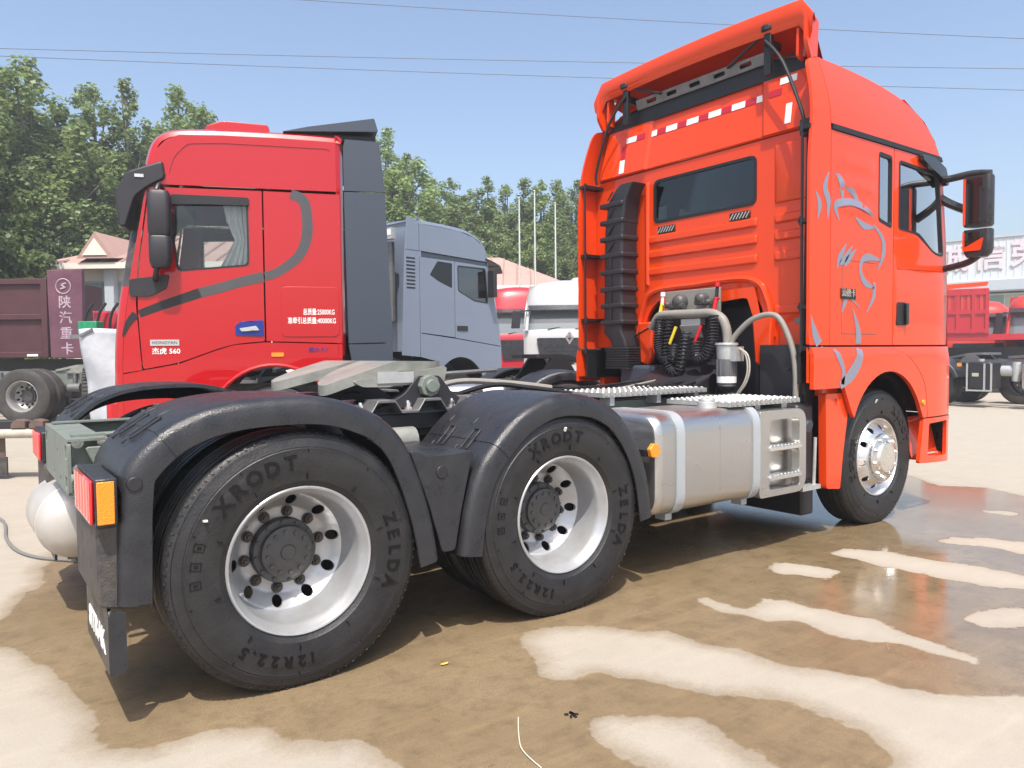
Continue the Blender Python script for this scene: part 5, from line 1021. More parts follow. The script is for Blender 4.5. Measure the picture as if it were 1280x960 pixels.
    # fairing
    for nm, po in (('fairing', [(-0.008, 3.05), (-0.43, 3.055), (-0.375, 3.57), (-0.03, 3.575), (-0.008, 3.5)]), ('fairing', [(-0.008, 3.038), (-0.43, 3.043), (-0.488, 1.485), (-0.03, 1.475)]), ('fairing', [(-0.03, 1.463), (-0.489, 1.472), (-0.482, 1.24), (-0.07, 1.22)])):
        q = MB(); splat(q, po, s, HW, 0.025); q.build(nm, 'slate', rc)
    q = MB(); q.tube(spline([(1.70, s * 1.22, 2.95), (1.72, s * 1.36, 3.0), (1.74, s * 1.42, 2.93)], 4), 0.02, 8); q.tube(spline([(1.80, s * 1.2, 2.10), (1.78, s * 1.36, 2.12), (1.74, s * 1.42, 2.26)], 4), 0.025, 8); mr = q.build('mirror_arm', 'plastic_dark', rc)
    sec = rnd_poly(rect(1.62, 1.82, 1.30, 1.50), 0.05)
    q = MB(); q.sweep(sec, [lambda w_, z=z, k=k, s=s: (1.72 + (w_[0] - 1.72) * k, s * (1.40 + (w_[1] - 1.40) * k), z) for z, k in ((2.50, 0.9), (2.53, 1), (2.88, 1), (2.92, 0.85))]); q.build('mirror', 'plastic_dark', mr)
    q = MB(); q.sweep(sec, [lambda w_, z=z, k=k, s=s: (1.73 + (w_[0] - 1.73) * k, s * (1.40 + (w_[1] - 1.40) * k), z) for z, k in ((2.20, 0.75), (2.26, 0.95), (2.48, 0.97), (2.495, 0.9))]); q.build('mirror', 'plastic_dark', mr)
    q = MB(); splat(q, rnd_poly([(2.03, 2.10), (1.67, 2.155), (1.70, 2.02), (1.86, 1.935), (2.03, 1.94)], 0.03), s, HW, 0.03, off=0.02); q.build('mirror_base', 'plastic_dark', rc, bevel=0.01)
    q = MB(); q.cyl((1.71, s * 1.235, 3.12), (1.71, s * 1.26, 3.12), 0.028, n=12); q.build('clearance_lamp', 'black', rc)
q = MB(); q.prism(rnd_poly([(1.70, 3.25), (1.68, 3.08), (1.84, 2.985), (1.95, 2.89), (2.04, 2.60), (2.10, 2.60), (2.13, 2.90), (2.02, 3.13)], 0.04), 'y', -1.27, 1.27); vis = q.build('sun_visor', 'plastic_dark', rc, bevel=0.02)
for s in (-1, 1): MB().box(1.87, 1.95, min(s * 1.272, s * 1.28), max(s * 1.272, s * 1.28), 3.075, 3.105).build('visor_lamp', 'galv', vis)
q = MB(); q.prism(rnd_poly([(1.39, 3.56), (1.33, 3.70), (1.17, 3.76), (0.73, 3.75), (0.69, 3.58)], 0.03), 'y', -0.95, 0.95); q.build('roof_air_conditioner', 'red', rc, bevel=0.04, segs=3)
q = MB(); q.prism(rnd_poly([(0.59, 3.635), (0.34, 3.70), (-0.34, 3.835), (-0.38, 3.70), (0.30, 3.655)], 0.015), 'y', -1.16, 1.16); q.build('roof_spoiler', 'slate', rc, bevel=0.01)
MB().box(-0.36, 0.45, -1.08, 1.08, 3.60, 3.66).build('spoiler_base', 'black', rc)
# insides
MB().box(0.05, 2.05, -1.15, 1.15, 1.38, 1.44).build('floor_pan', 'interior', rc)
MB().box(1.75, 2.04, -1.12, 1.12, 1.44, 2.05).build('dashboard', 'interior', rc, bevel=0.05)
for y_ in (-0.62, 0.62):
    q = MB(); q.box(0.85, 1.3, y_ - 0.25, y_ + 0.25, 1.75, 1.95); q.box(0.75, 0.9, y_ - 0.25, y_ + 0.25, 1.9, 2.6); q.build('seat', 'interior', rc, bevel=0.05)
q = MB(); c_ = Vector((1.58, 0.62, 2.15)); ax = Vector((-0.45, 0, 0.89)); a_ = ax.orthogonal().normalized(); b_ = ax.normalized().cross(a_)
q.tube([c_ + (a_ * math.cos(2 * math.pi * k / 24) + b_ * math.sin(2 * math.pi * k / 24)) * 0.23 for k in range(25)], 0.016, 6); q.tube([c_, c_ + Vector((0.25, 0, -0.4))], 0.03, 6); q.build('steering_wheel', 'black', rc)
for s in (1,):
    q = MB(); cv = []
    for k in range(15):
        x_ = 0.94 + 0.017 * k; 
        for z_, w_ in ((2.90, 1.0), (2.7, 0.85), (2.52, 0.55), (2.40, 0.8), (2.24, 1.15)): cv.append((0.94 + (x_ - 0.94) * w_, s * (1.14 + 0.016 * math.sin(k * 1.9)), z_))
    q.add(cv, [(i * 5 + j, i * 5 + j + 1, i * 5 + 6 + j, i * 5 + 5 + j) for i in range(14) for j in range(4)]); q.build('curtain', 'curtain', rc)
# lettering
q = MB(); q.box(1.60, 1.86, HW + 0.001, HW + 0.006, 1.462, 1.520); bd = q.build('badge', 'white_paint', rc)
q = MB(); text_mb(q, 'HONGYAN', 0.045, (1.73, HW + 0.0075, 1.49), (-1, 0, 0), (0, 0, 1), 0.002, 0.0, 1.0); q.build('lettering', 'black', bd)
q = MB(); text_mb(q, '杰虎 560', 0.068, (1.72, HW + 0.003, 1.405), (-1, 0, 0), (0, 0, 1), 0.003, 0.012, 1.0); q.build('lettering', 'white_print', rc)
q = MB(); text_mb(q, '总质量:25000KG', 0.072, (0.265, HW + 0.010, 1.795), (-1, 0, 0), (0, 0, 1), 0.002, 0.012, 0.62); text_mb(q, '准牵引总质量:40000KG', 0.072, (0.335, HW + 0.010, 1.705), (-1, 0, 0), (0, 0, 1), 0.002, 0.012, 0.66); q.build('lettering', 'white_print', lk if False else rc)
q = MB(); text_mb(q, '国六 7.1', 0.05, (0.28, HW + 0.003, 1.41), (-1, 0, 0), (0, 0, 1), 0.002, 0.012, 1.1); q.build('lettering', 'blue_part', rc)
MB().box(2.05, 2.28, -1.2, 1.2, 0.40, 0.95).build('bumper', 'red', RT, bevel=0.05)
# running gear
rails(RT, -4.6, 2.0); fifth(RT, -2.65, 1.24)
for x_ in (-2.45, -3.8):
    axle(RT, x_)
    for s in (-1, 1): wheel(RT, (x_, s * 1.235, ZC), side=s, detail=False, tyre=BLOCK_TYRE); simple_fender(RT, x_, s)
axle(RT, 0.72)
for s in (-1, 1): wheel(RT, (0.72, s * 1.16, ZC), 'front', side=s, detail=False, tyre=PLAIN_TYRE)
q = MB(); q.sweep(rr_sec(0.62, 1.2, 0.45, 1.03, 0.2), [lambda p, x=x, k=k: (x, 0.91 + (p[0] - 0.91) * k, 0.74 + (p[1] - 0.74) * k) for x, k in ((-0.62, 0.9), (-0.66, 1), (-1.72, 1), (-1.76, 0.9))]); tk = q.build('fuel_tank', 'tank', RT)
for x_ in (-0.85, -1.45):
    q = MB(); q.sweep(rr_sec(0.62, 1.2, 0.45, 1.03, 0.2), [lambda p, x=x, k=k: (x, 0.91 + (p[0] - 0.91) * k, 0.74 + (p[1] - 0.74) * k) for x, k in ((x_ - 0.03, 1.0), (x_ - 0.03, 1.02), (x_ + 0.03, 1.02), (x_ + 0.03, 1.0))], caps=False); q.build('strap', 'steel', tk)
q = MB(); q.tube(spline([(-0.5, 0.3, 1.1), (-1.2, 0.35, 1.12), (-1.9, 0.2, 1.15)], 5), 0.025, 8); q.build('air_hose', 'steel', RT)
MB().box(-0.45, -0.05, -0.9, 0.9, 0.9, 1.6).build('engine_cover', 'plastic_dark', RT, bevel=0.04)

# ------------------------------------------------------------ grey-blue tractor truck facing right
GT = thing('tractor_truck', 'pale grey-blue high-roof tractor truck facing right behind the red one', 'truck', (4.272, 7.794, 0), R(13))
gc = holder('cab', GT); HG = 1.24
prof = [(p.x, p.y) for p in spline([Vector((*q, 0)) for q in [(2.52, 0.6), (2.52, 1.2), (2.50, 1.6), (2.44, 2.0)]], 4)]
cab_strip(prof, HG, 0.06, 0.1).build('front_panel', 'greyblue', gc)
cab_strip([(2.44, 2.0), (2.36, 2.4), (2.18, 2.95)], HG - 0.01, 0.06, 0.1).build('windscreen', 'glass_clear', gc)
prof = [(p.x, p.y) for p in spline([Vector((*q, 0)) for q in [(2.18, 2.95), (2.15, 3.12), (2.04, 3.32), (1.80, 3.46), (1.4, 3.53), (0.5, 3.55), (0.47, 3.5), (0.46, 3.0), (0.46, 1.4)]], 4)]
cab_strip(prof, HG, 0.06, 0.03).build('roof', 'greyblue', gc)
for s in (-1, 1):
    q = MB(); splat(q, [(0.49, 3.05), (2.12, 3.0), (2.10, 3.12), (2.0, 3.28), (1.78, 3.40), (1.4, 3.47), (0.49, 3.49)], s, HG); q.build('roof_side', 'greyblue', gc)
    q = MB(); splat(q, [(0.49, 3.035), (2.13, 2.985), (2.15, 2.93), (0.49, 2.96)], s, HG, off=-0.012); q.build('roof_band', 'slate', gc)
    w1_ = rnd_poly([(1.24, 2.90), (0.89, 2.91), (0.71, 2.67), (0.92, 2.57), (1.24, 2.47)], 0.03); w2_ = rnd_poly([(1.36, 2.88), (2.07, 2.88), (2.14, 2.25), (1.78, 2.28), (1.37, 2.44)], 0.04)
    q = MB(); splat(q, [(0.49, 2.95), (1.285, 2.94), (1.285, 1.64), (0.49, 1.71)], s, HG, holes=[w1_]); q.build('side_panel', 'greyblue', gc)
    q = MB(); splat(q, w1_, s, HG, 0.005, off=-0.012); q.build('side_window', 'glass_dark', gc)
    q = MB(); splat(q, [(1.30, 2.94), (2.13, 2.92), (2.38, 2.05), (2.46, 1.6), (2.48, 1.49), (1.30, 1.63)], s, HG, holes=[w2_]); gd = q.build('door', 'greyblue', gc)
    q = MB(); splat(q, w2_, s, HG, 0.005, off=-0.012); q.build('door_window', 'glass_clear', gd)
    q = MB(); splat(q, w2_, s, HG, 0.02, [[(x + (1.75 - x) * 0.05, z + (2.57 - z) * 0.06) for x, z in w2_]], 0.003); q.build('window_seal', 'black', gd)
    q = MB(); splat(q, rnd_poly(rect(1.34, 1.60, 1.75, 1.84), 0.02), s, HG, 0.015, off=0.01); q.build('handle', 'gloss_black', gd)
    ar = [(1.42 + 0.62 * math.cos(R(a)), 0.68 + 0.62 * math.sin(R(a))) for a in range(155, -10, -9)]
    q = MB(); splat(q, [(0.49, 1.695), (0.49, 1.31), (0.82, 1.24)] + [p for p in ar if p[0] < 2.03] + [(2.04, 0.7), (2.48, 0.7), (2.48, 1.475), (1.30, 1.615)], s, HG, off=0.004); q.build('lower_side_panel', 'greyblue', gc)
    q = MB(); q.sweep([(0.6, 0), (1.21, 0), (1.21, 0.012), (0.6, 0.012)], [lambda w_, p=p, s=s: (p[0], s * w_[0], p[1] + w_[1]) for p in ar]); q.build('wheel_tub', 'black', gc)
    for po in ([(0.475, 3.05), (0.185, 3.05), (0.24, 3.58), (0.475, 3.52)], [(0.475, 3.035), (0.18, 3.035), (0.10, 1.34), (0.475, 1.31)]):
        q = MB(); splat(q, po, s, HG, 0.025); fa = q.build('fairing', 'greyblue', gc)
    for k in range(9):
        q = MB(); splat(q, rnd_poly(rect(0.20, 0.39, 2.42 + k * 0.06, 2.445 + k * 0.06), 0.008), s, HG, 0.006, off=0.003); q.build('vent_slot', 'black', fa)
    q = MB(); q.tube(spline([(2.22, s * 1.2, 2.92), (2.28, s * 1.38, 2.94), (2.28, s * 1.42, 2.85)], 3), 0.02, 6); q.box(2.10, 2.19, min(s * 1.27, s * 1.42), max(s * 1.27, s * 1.42), 2.36, 2.84); q.build('mirror', 'plastic_dark', gc, bevel=0.02)
q = MB(); q.plate([(-1.26, 0), (1.26, 0), (1.24, 0.40), (1.1, 0.62), (-1.1, 0.62), (-1.24, 0.40)], lambda a, b, d: (2.08 + b, a, 3.03 - 0.16 * b - 0.22 * b * b + d), 0.03, ca=0.3, cb=0.1); q.build('sun_visor', 'plastic_dark', gc)
MB().box(0.9, 1.5, -0.5, 0.5, 3.56, 3.64).build('roof_box', 'greyblue', gc, bevel=0.03)
MB().box(0.5, 2.35, -1.15, 1.15, 1.5, 1.56).build('floor_pan', 'interior', gc); MB().box(2.05, 2.36, -1.1, 1.1, 1.56, 2.1).build('dashboard', 'interior', gc, bevel=0.04)
for y_ in (-0.6, 0.6): q = MB(); q.box(1.2, 1.65, y_ - 0.25, y_ + 0.25, 1.8, 2.0); q.box(1.12, 1.26, y_ - 0.25, y_ + 0.25, 1.95, 2.65); q.build('seat', 'interior', gc, bevel=0.05)
rails(GT, -2.0, 2.3); fifth(GT, -1.2, 1.15)
for x_ in (-1.3, 1.42):
    axle(GT, x_)
    for s in (-1, 1): wheel(GT, (x_, s * (1.235 if x_ < 0 else 1.16), ZC), 'drive' if x_ < 0 else 'front', side=s, detail=False, tyre=PLAIN_TYRE)
for s in (-1, 1): simple_fender(GT, -1.3, s)
q = MB(); q.box(0.06, 0.16, -1.05, 1.05, 3.22, 3.40); q.build('rear_board', 'galv', GT)
for k in range(8): MB().box(0.052, 0.058, -1.04 + k * 0.26, -0.79 + k * 0.26, 3.28, 3.37).build('reflective_tape', 'tape_red' if k % 2 else 'tape_white', GT)
q = MB(); q.plate(rect(-0.9, 0.9, 1.9, 3.2), lambda a, b, d: (0.20 + d, a, b), 0.05, [circle(-0.7, z_, 0.05, 10) for z_ in (2.2, 2.6, 3.0)]); q.build('rear_stack', 'steel', GT)
for s in (-1, 1): q = MB(); q.tube(spline([(0.12, s * 0.7, 1.1), (0.1, s * 0.72, 1.5), (0.14, s * 0.7, 1.9)], 5), 0.07, 8); q.build('exhaust_pipe', 'plastic_dark', GT)

# ------------------------------------------------------------ trucks further back, front towards the viewer (local +x = front, front face at x=0)
def far_truck(name, label, loc, rz, paint, zroof, w0, w1, hw=1.2, mark=None, body=None, group=None, length=5.0):
    t_ = thing(name, label, 'truck', loc, rz, group)
    cb_ = holder('cab', t_)
    prof = [(p.x, p.y) for p in spline([Vector((*q, 0)) for q in [(0.0, 0.55), (0.0, 1.1), (-0.01, w0 - 0.2), (-0.06, w0)]], 3)]; cab_strip(prof, hw, 0.12, 0.08).build('front_panel', paint, cb_)
    cab_strip([(-0.06, w0), (-0.14, (w0 + w1) / 2), (-0.26, w1)], hw - 0.02, 0.12, 0.08).build('windscreen', 'screen_sky_grey', cb_)
    prof = [(p.x, p.y) for p in spline([Vector((*q, 0)) for q in [(-0.26, w1), (-0.32, w1 + 0.25), (-0.48, zroof - 0.12), (-0.8, zroof), (-1.9, zroof + 0.02), (-2.0, zroof - 0.1), (-2.0, 1.2)]], 4)]; cab_strip(prof, hw, 0.30, 0.12).build('roof', paint, cb_)
    for s in (-1, 1):
        wn_ = rnd_poly([(-0.30, w0 + 0.08), (-1.05, w0 + 0.12), (-1.05, w1 - 0.05), (-0.42, w1 - 0.05)], 0.04)
        q = MB(); splat(q, [(-0.12, 1.1), (-0.20, w0), (-0.42, w1), (-0.50, w1 + 0.15), (-0.70, zroof - 0.36), (-0.9, zroof - 0.30), (-1.70, zroof - 0.28), (-1.70, 1.1)], s, hw, holes=[wn_]); q.build('side_panel', paint, cb_)
        q = MB(); splat(q, wn_, s, hw, 0.005, off=-0.012); q.build('side_window', 'glass_dark', cb_)
        q = MB(); q.box(-0.05, 0.05, min(s * (hw + 0.1), s * (hw + 0.32)), max(s * (hw + 0.1), s * (hw + 0.32)), w0 + 0.05, w1 - 0.02); q.box(-0.02, 0.02, min(s * (hw - 0.1), s * (hw + 0.15)), max(s * (hw - 0.1), s * (hw + 0.15)), w1 - 0.05, w1); q.build('mirror', 'plastic_dark', cb_, bevel=0.03)
        q = MB(); q.box(-0.03, 0.04, min(s * (hw - 0.42), s * (hw - 0.06)), max(s * (hw - 0.42), s * (hw - 0.06)), 0.72, 0.92); q.build('headlight', 'glass_clear', cb_, bevel=0.03)
    q = MB(); q.plate([(-hw + 0.06, 0), (hw - 0.06, 0), (hw - 0.10, 0.3), (-hw + 0.10, 0.3)], lambda a, b, d: (-0.24 + 0.08 * (1 - (a / hw) ** 2) + b, a, w1 + 0.1 - 0.45 * b + d), 0.02, ca=0.3); q.build('sun_visor', 'plastic', cb_)
    q = MB(); q.plate(rnd_poly([(-hw * 0.62, 1.12), (hw * 0.62, 1.12), (hw * 0.72, w0 - 0.2), (-hw * 0.72, w0 - 0.2)], 0.06), lambda a, b, d: (0.095 - 0.03 * (a / hw) ** 2 + d, a, b), 0.02, ca=0.2); gr = q.build('grille', 'plastic', cb_)
    for k in range(4): MB().box(0.098, 0.118, -hw * 0.5, hw * 0.5, 1.18 + k * 0.10, 1.21 + k * 0.10).build('grille_bar', 'black', gr)
    MB().box(-0.2, 0.12, -hw, hw, 0.42, 0.86).build('bumper', paint, cb_, bevel=0.05)
    for y_ in (-0.55, 0.15): q = MB(); q.tube([(0.03, y_, w0 + 0.02), (0.0, y_ + 0.25, w0 + 0.06), (-0.04, y_ + 0.55, w0 + 0.08)], 0.012, 5); q.build('wiper', 'black', cb_)
    if mark == 'diamond':
        q = MB(); q.plate([(0, -0.17), (0.11, 0), (0, 0.17), (-0.11, 0)], lambda a, b, d: (0.118 + 0.0 - d, a, w0 - 0.2 + b), 0.03, [[(0, -0.08), (0.05, 0), (0, 0.08), (-0.05, 0)]]); q.build('emblem', 'alu', cb_)
    elif mark: q = MB(); text_mb(q, mark, 0.2, (0.125, 0, w0 - 0.1), (0, 1, 0), (0, 0, 1), 0.01, 0.01); q.build('lettering', 'alu', cb_)
    for s in (-1, 1):
        q = MB(); q.tube([(0.02, s * (hw - 0.07), w0 - 0.02), (-0.06, s * (hw - 0.08), (w0 + w1) / 2), (-0.18, s * (hw - 0.10), w1 + 0.02)], 0.05, 8); q.build('windscreen_post', paint, cb_)
    for o in cb_.children:
        for v_ in o.data.vertices:
            if v_.co.z > w0: v_.co.y *= 1 - 0.13 * ((v_.co.z - w0) / (zroof - w0)) ** 1.4
    rails(t_, -length, -0.3)
    for x_, kk in ((-0.95, 'front'), (-length + 0.9, 'drive')):
        axle(t_, x_)
        for s in (-1, 1): wheel(t_, (x_, s * (hw - 0.06), ZC), kk, side=s, detail=False, tyre=OLD_TYRE)
    if body:
        q = MB(); q.box(-length, -2.15, -1.2, 1.2, 1.05, body[1]); q.build('cargo_body', body[0], t_, bevel=0.02)
    return t_
wt = far_truck('parked_truck', 'white truck cab facing the viewer with black grille and dark visor', (11.33, 10.30, 0), R(232.5), 'white_paint', 3.13, 1.93, 2.45, hw=1.15, mark='diamond')
q = MB(); q.lathe([(0.26, 0), (0.26, 0.08), (0.2, 0.14), (0, 0.15)], (-1.0, 0.35, 3.18), (0, 0, 1), 20); q.build('roof_vent', 'white_paint', wt, bevel=0.01)
far_truck('parked_truck', 'crimson truck cab half hidden between the grey-blue truck and the white one', (14.5, 16.35, 0), R(243), 'crimson', 3.55, 2.0, 2.75, body=None)

# ------------------------------------------------------------ left background: dump trailer, tractor chassis, cover sheet, tail frame
DT = thing('dump_trailer', 'faded maroon dump trailer with a tall lettered front board', 'trailer', (1.28, 15.9, 0), R(-36))
q = MB(); q.box(-8.0, -0.78, -0.0, 2.3, 1.36, 3.18); body = q.build('dump_body', 'maroon', DT)
for k in range(6):
    x1 = -0.80 - k * 1.25; q = MB(); q.box(x1 - 0.14, x1, -0.09, -0.002, 1.36, 3.2); q.build('rib', 'maroon', body, bevel=0.01)
for z_ in (1.36, 2.24, 3.06): q = MB(); q.box(-8.0, -0.80, -0.075, -0.003, z_, z_ + 0.13); q.build('rail', 'maroon', body, bevel=0.01)
q = MB(); q.plate([(-0.72, 1.34), (0.02, 1.34), (0.06, 3.40), (-0.76, 3.38)], lambda a, b, d: (a, -0.13 + d, b), 0.12, ca=0.2, cb=0.3); board = q.build('front_board', 'maroon_light', DT, bevel=0.015)
for k, c in enumerate('陕汽重卡'):
    q = MB(); text_mb(q, c, 0.30, (-0.36 + 0.01 * k, -0.134, 2.62 - k * 0.36), (1, 0, 0), (0, 0, 1), 0.004, 0.01); q.build('lettering', 'board_print', board)
q = MB(); q.tube([(-0.38 + 0.17 * math.cos(2 * math.pi * k / 28), -0.135, 3.0 + 0.17 * math.sin(2 * math.pi * k / 28)) for k in range(29)], 0.012, 5); q.tube(spline([(-0.44, -0.135, 2.94), (-0.34, -0.135, 2.97), (-0.42, -0.135, 3.03), (-0.31, -0.135, 3.07)], 4), 0.022, 5); q.build('emblem', 'board_print', board)
for k in range(7): MB().box(-7.6 + k * 1.05, -7.35 + k * 1.05, -0.08, -0.077, 1.39, 1.44).build('reflector', 'tape_white', body)
rails(DT, -8.0, 0.0, 0.98, 1.32, 'plastic_dark', 0.45)
for o in list(DT.children):
    if o.name.startswith(('frame_rail', 'crossmember')): o.location = (0, 1.15, 0)
for x_ in (-6.5, -5.2): 
    for y_, s in ((0.05, -1), (2.25, 1)): wheel(DT, (x_, y_, ZC), side=s, detail=False, tyre=OLD_TYRE)
for y_ in (0.5, 1.8): MB().box(-0.5, -0.36, y_ - 0.08, y_ + 0.08, 0.0, 1.0).build('support_leg', 'steel', DT, bevel=0.02)

LC = thing('tractor_chassis', 'worn grey tractor chassis with dusty tyres in front of the maroon trailer', 'truck', (0.28, 13.9, 0), R(-36))
rails(LC, -5.5, 1.6, 0.78, 1.06, 'chassis')
for o in list(LC.children): o.location = (0, 1.1, 0)
f_ = fifth(LC, 0.35, 1.10, 'greased'); f_.location = (0, 1.1, 0)
h = wheel(LC, (-0.48, 0.02, 0.56), side=-1, tyre=OLD_TYRE, rim=ORIM); h.scale = (1.07, 1.07, 1.07)
h = wheel(LC, (0.72, 0.12, 0.56), side=-1, detail=False, tyre=BLOCK_TYRE); h.rotation_euler = (0, 0, R(-62)); h.scale = (1.05, 1.05, 1.05)
wheel(LC, (-0.48, 2.2, 0.55), side=1, detail=False, tyre=OLD_TYRE); wheel(LC, (-4.4, 0.02, 0.55), side=-1, detail=False, tyre=OLD_TYRE)
for x_ in (0.28, 0.42, -1.3): MB().cyl((x_, 0.64, 0.7), (x_, 0.64, 1.05), 0.045, n=10).build('spring_bolt', 'steel', LC)
q = MB(); q.cyl((0.22, 0.5, 0.72), (0.48, 0.5, 0.72), 0.09, n=14); q.build('spring_seat', 'steel', LC)
MB().box(-0.9, 1.3, 0.60, 1.6, 0.5, 0.78).build('spring_pack', 'plastic_dark', LC, bevel=0.03)

SH = thing('cover_sheet', 'light grey crumpled sheet standing at the front of the red truck', 'sheet', (0.44, 7.08, 0), R(-36))
q = MB(); n1, n2 = 12, 26; v = []
for i in range(n1 + 1):
    for j in range(n2 + 1):
        a, b_ = i / n1, j / n2; wdt = 0.60 - 0.16 * (1 - b_)
        v.append((-0.32 + 0.12 * (1 - b_) + a * wdt, 0.03 * math.sin(7 * a + 3 * b_) + 0.02 * math.sin(13 * b_ + 4 * a) + 0.10 * (1 - b_), 0.01 + 1.72 * b_ + 0.01 * math.sin(5 * a)))
N_ = n2 + 1
fs = [(i * N_ + j, i * N_ + j + 1, (i + 1) * N_ + j + 1, (i + 1) * N_ + j) for i in range(n1) for j in range(n2)]
q.add(v, fs); o = q.build('panel', 'sheet', SH); sd = o.modifiers.new('solid', 'SOLIDIFY'); sd.thickness = 0.025
q = MB(); q.cbox((-0.20, -0.025, 1.68), (0.2, 0.012, 0.035), Matrix.Rotation(R(-28), 3, 'Y')); q.build('clip', 'steel', SH)

MA = thing('loader', 'red machine with black guard rails behind the grey sheet', 'machine', (1.35, 13.1, 0), R(-36))
MB().box(-0.3, 0.95, 0, 1.3, 0.9, 2.30).build('body', 'crimson', MA, bevel=0.06)
MB().prism(rnd_poly([(-0.35, 2.30), (0.2, 2.30), (0.5, 2.72), (0.9, 2.72), (0.98, 2.32), (1.0, 2.28), (-0.35, 2.28)], 0.05), 'y', 0.1, 1.2).build('hood', 'salmon', MA, bevel=0.04)
for k in range(4): MB().tube(spline([(-0.35 + 0.25 * k, -0.12, 1.2), (-0.35 + 0.25 * k, -0.15, 2.1), (-0.2 + 0.25 * k, -0.1, 2.45)], 4), 0.03, 6).build('guard_rail', 'black', MA)
q = MB(); q.plate(rnd_poly(rect(0.55, 0.98, 1.6, 2.5), 0.03), lambda a, b, d: (a, -0.14 + d, b), 0.03, [rect(0.60 + 0.13 * (k % 3), 0.69 + 0.13 * (k % 3), 1.66 + 0.2 * (k // 3), 1.82 + 0.2 * (k // 3)) for k in range(12)]); q.build('radiator_guard', 'plastic_dark', MA)
for x_ in (0.0, 0.7):
    wheel(MA, (x_, 0.0, 0.52), side=-1, detail=False, tyre=BLOCK_TYRE); wheel(MA, (x_, 1.3, 0.52), side=1, detail=False, tyre=BLOCK_TYRE)
GB = thing('crate', 'small green crate on the deck of the red machine', 'box', (1.02, 12.72, 1.80), R(-36))
MB().box(-0.18, 0.18, -0.14, 0.14, 0.0, 0.26).build('tub', 'green_box', GB, bevel=0.015)
for x_ in (-0.12, 0, 0.12): MB().box(x_ - 0.02, x_ + 0.02, -0.15, -0.141, 0.03, 0.23).build('rib', 'green_box', GB)
MB().box(-0.30, 0.35, -0.20, 0.42, 1.72, 1.798).build('deck', 'steel', MA)
for o in MA.children:
    if o.name.startswith('deck'): o.location = (-0.05, -0.5, 0)

TF = thing('trailer_tail', 'trailer tail with a beige bumper pipe and brown mudflaps at the left edge', 'trailer', (-0.40, 5.62, 0), R(-36))
MB().tube([(-3.0, 0, 0.505), (0.10, 0, 0.52)], 0.052, 14).build('bumper_pipe', 'pipe_beige', TF)
MB().box(-3.0, -0.1, 0.03, 0.2, 0.56, 0.66).build('tail_beam', 'plastic_dark', TF, bevel=0.01)
for x_ in (-0.22, -0.02): MB().prism(rnd_poly([(x_ - 0.09, 0.575), (x_ + 0.07, 0.575), (x_ + 0.07, 0.66), (x_ - 0.02, 0.68), (x_ - 0.09, 0.63)], 0.01), 'y', -0.03, 0.09).build('hinge_bracket', 'rust', TF, bevel=0.008)
for x_ in (-0.66, -2.2):
    f1 = MB().box(x_ - 0.26, x_ + 0.22, 0.06, 0.075, 0.25, 0.50).build('mudflap', 'rust', TF); MB().box(x_ - 0.24, x_ + 0.24, 0.055, 0.078, 0.045, 0.25).build('flap_skirt', 'plastic_dusty', f1)
for x_ in (-2.4,): wheel(TF, (x_, 1.0, ZC), side=-1, detail=False, tyre=OLD_TYRE)


# ------------------------------------------------------------ right background
RC = thing('tractor_chassis', 'tractor chassis with black fender and silver tank seen under the orange mirror', 'truck', (18.9, 4.3, 0), R(-88))
rails(RC, -3.2, 7.0, 0.80, 1.10, 'steel')
wheel(RC, (-0.2, -1.2, ZC), side=-1, tyre=PLAIN_TYRE, detail=False); wheel(RC, (-0.2, 1.2, ZC), side=1, tyre=PLAIN_TYRE, detail=False); wheel(RC, (1.15, 1.2, ZC), side=1, tyre=OLD_TYRE, detail=False)
wheel(RC, (5.6, -1.15, ZC), 'front', side=-1, tyre=PLAIN_TYRE, detail=False)
for s in (-1, 1): simple_fender(RC, -0.2, s, 0.66)
MB().box(0.42, 0.50, -1.26, -1.2, 0.95, 1.03).build('side_marker', 'amber', RC)
q = MB(); q.box(0.62, 1.12, -1.2, -0.6, 0.42, 1.06); bx_ = q.build('urea_tank', 'plastic_dark', RC, bevel=0.05)
for x_ in (0.62, 0.98, 1.12): MB().box(x_ - 0.018, x_ + 0.018, -1.225, -1.203, 0.40, 1.02).build('frame_bar', 'galv', bx_)
MB().box(0.60, 1.14, -1.235, -1.203, 0.38, 0.415).build('frame_bar', 'galv', bx_); MB().cyl((0.8, -0.9, 1.06), (0.8, -0.9, 1.12), 0.07, n=14).build('cap', 'galv', bx_); MB().box(0.72, 0.86, -1.207, -1.2035, 0.72, 0.80).build('sticker', 'pane_cream', bx_)
q = MB(); q.cyl((1.25, -0.95, 0.85), (1.55, -0.95, 0.85), 0.12, n=16); q.cyl((1.55, -1.0, 0.62), (1.55, -1.0, 1.05), 0.09, n=14); q.build('air_filter', 'galv', RC)
q = MB(); q.sweep(rr_sec(-1.22, -0.62, 0.42, 1.04, 0.12), [lambda p, x=x, k=k: (x, -0.92 + (p[0] + 0.92) * k, 0.73 + (p[1] - 0.73) * k) for x, k in ((1.72, 0.92), (1.76, 1), (3.3, 1), (3.34, 0.92))]); tk = q.build('fuel_tank', 'tank', RC)
for x_ in (1.95, 3.1): q = MB(); q.sweep(rr_sec(-1.22, -0.62, 0.42, 1.04, 0.12), [lambda p, x=x, k=k: (x, -0.92 + (p[0] + 0.92) * k, 0.73 + (p[1] - 0.73) * k) for x, k in ((x_ - 0.03, 1), (x_ - 0.03, 1.02), (x_ + 0.03, 1.02), (x_ + 0.03, 1))], caps=False); q.build('strap', 'steel', tk)
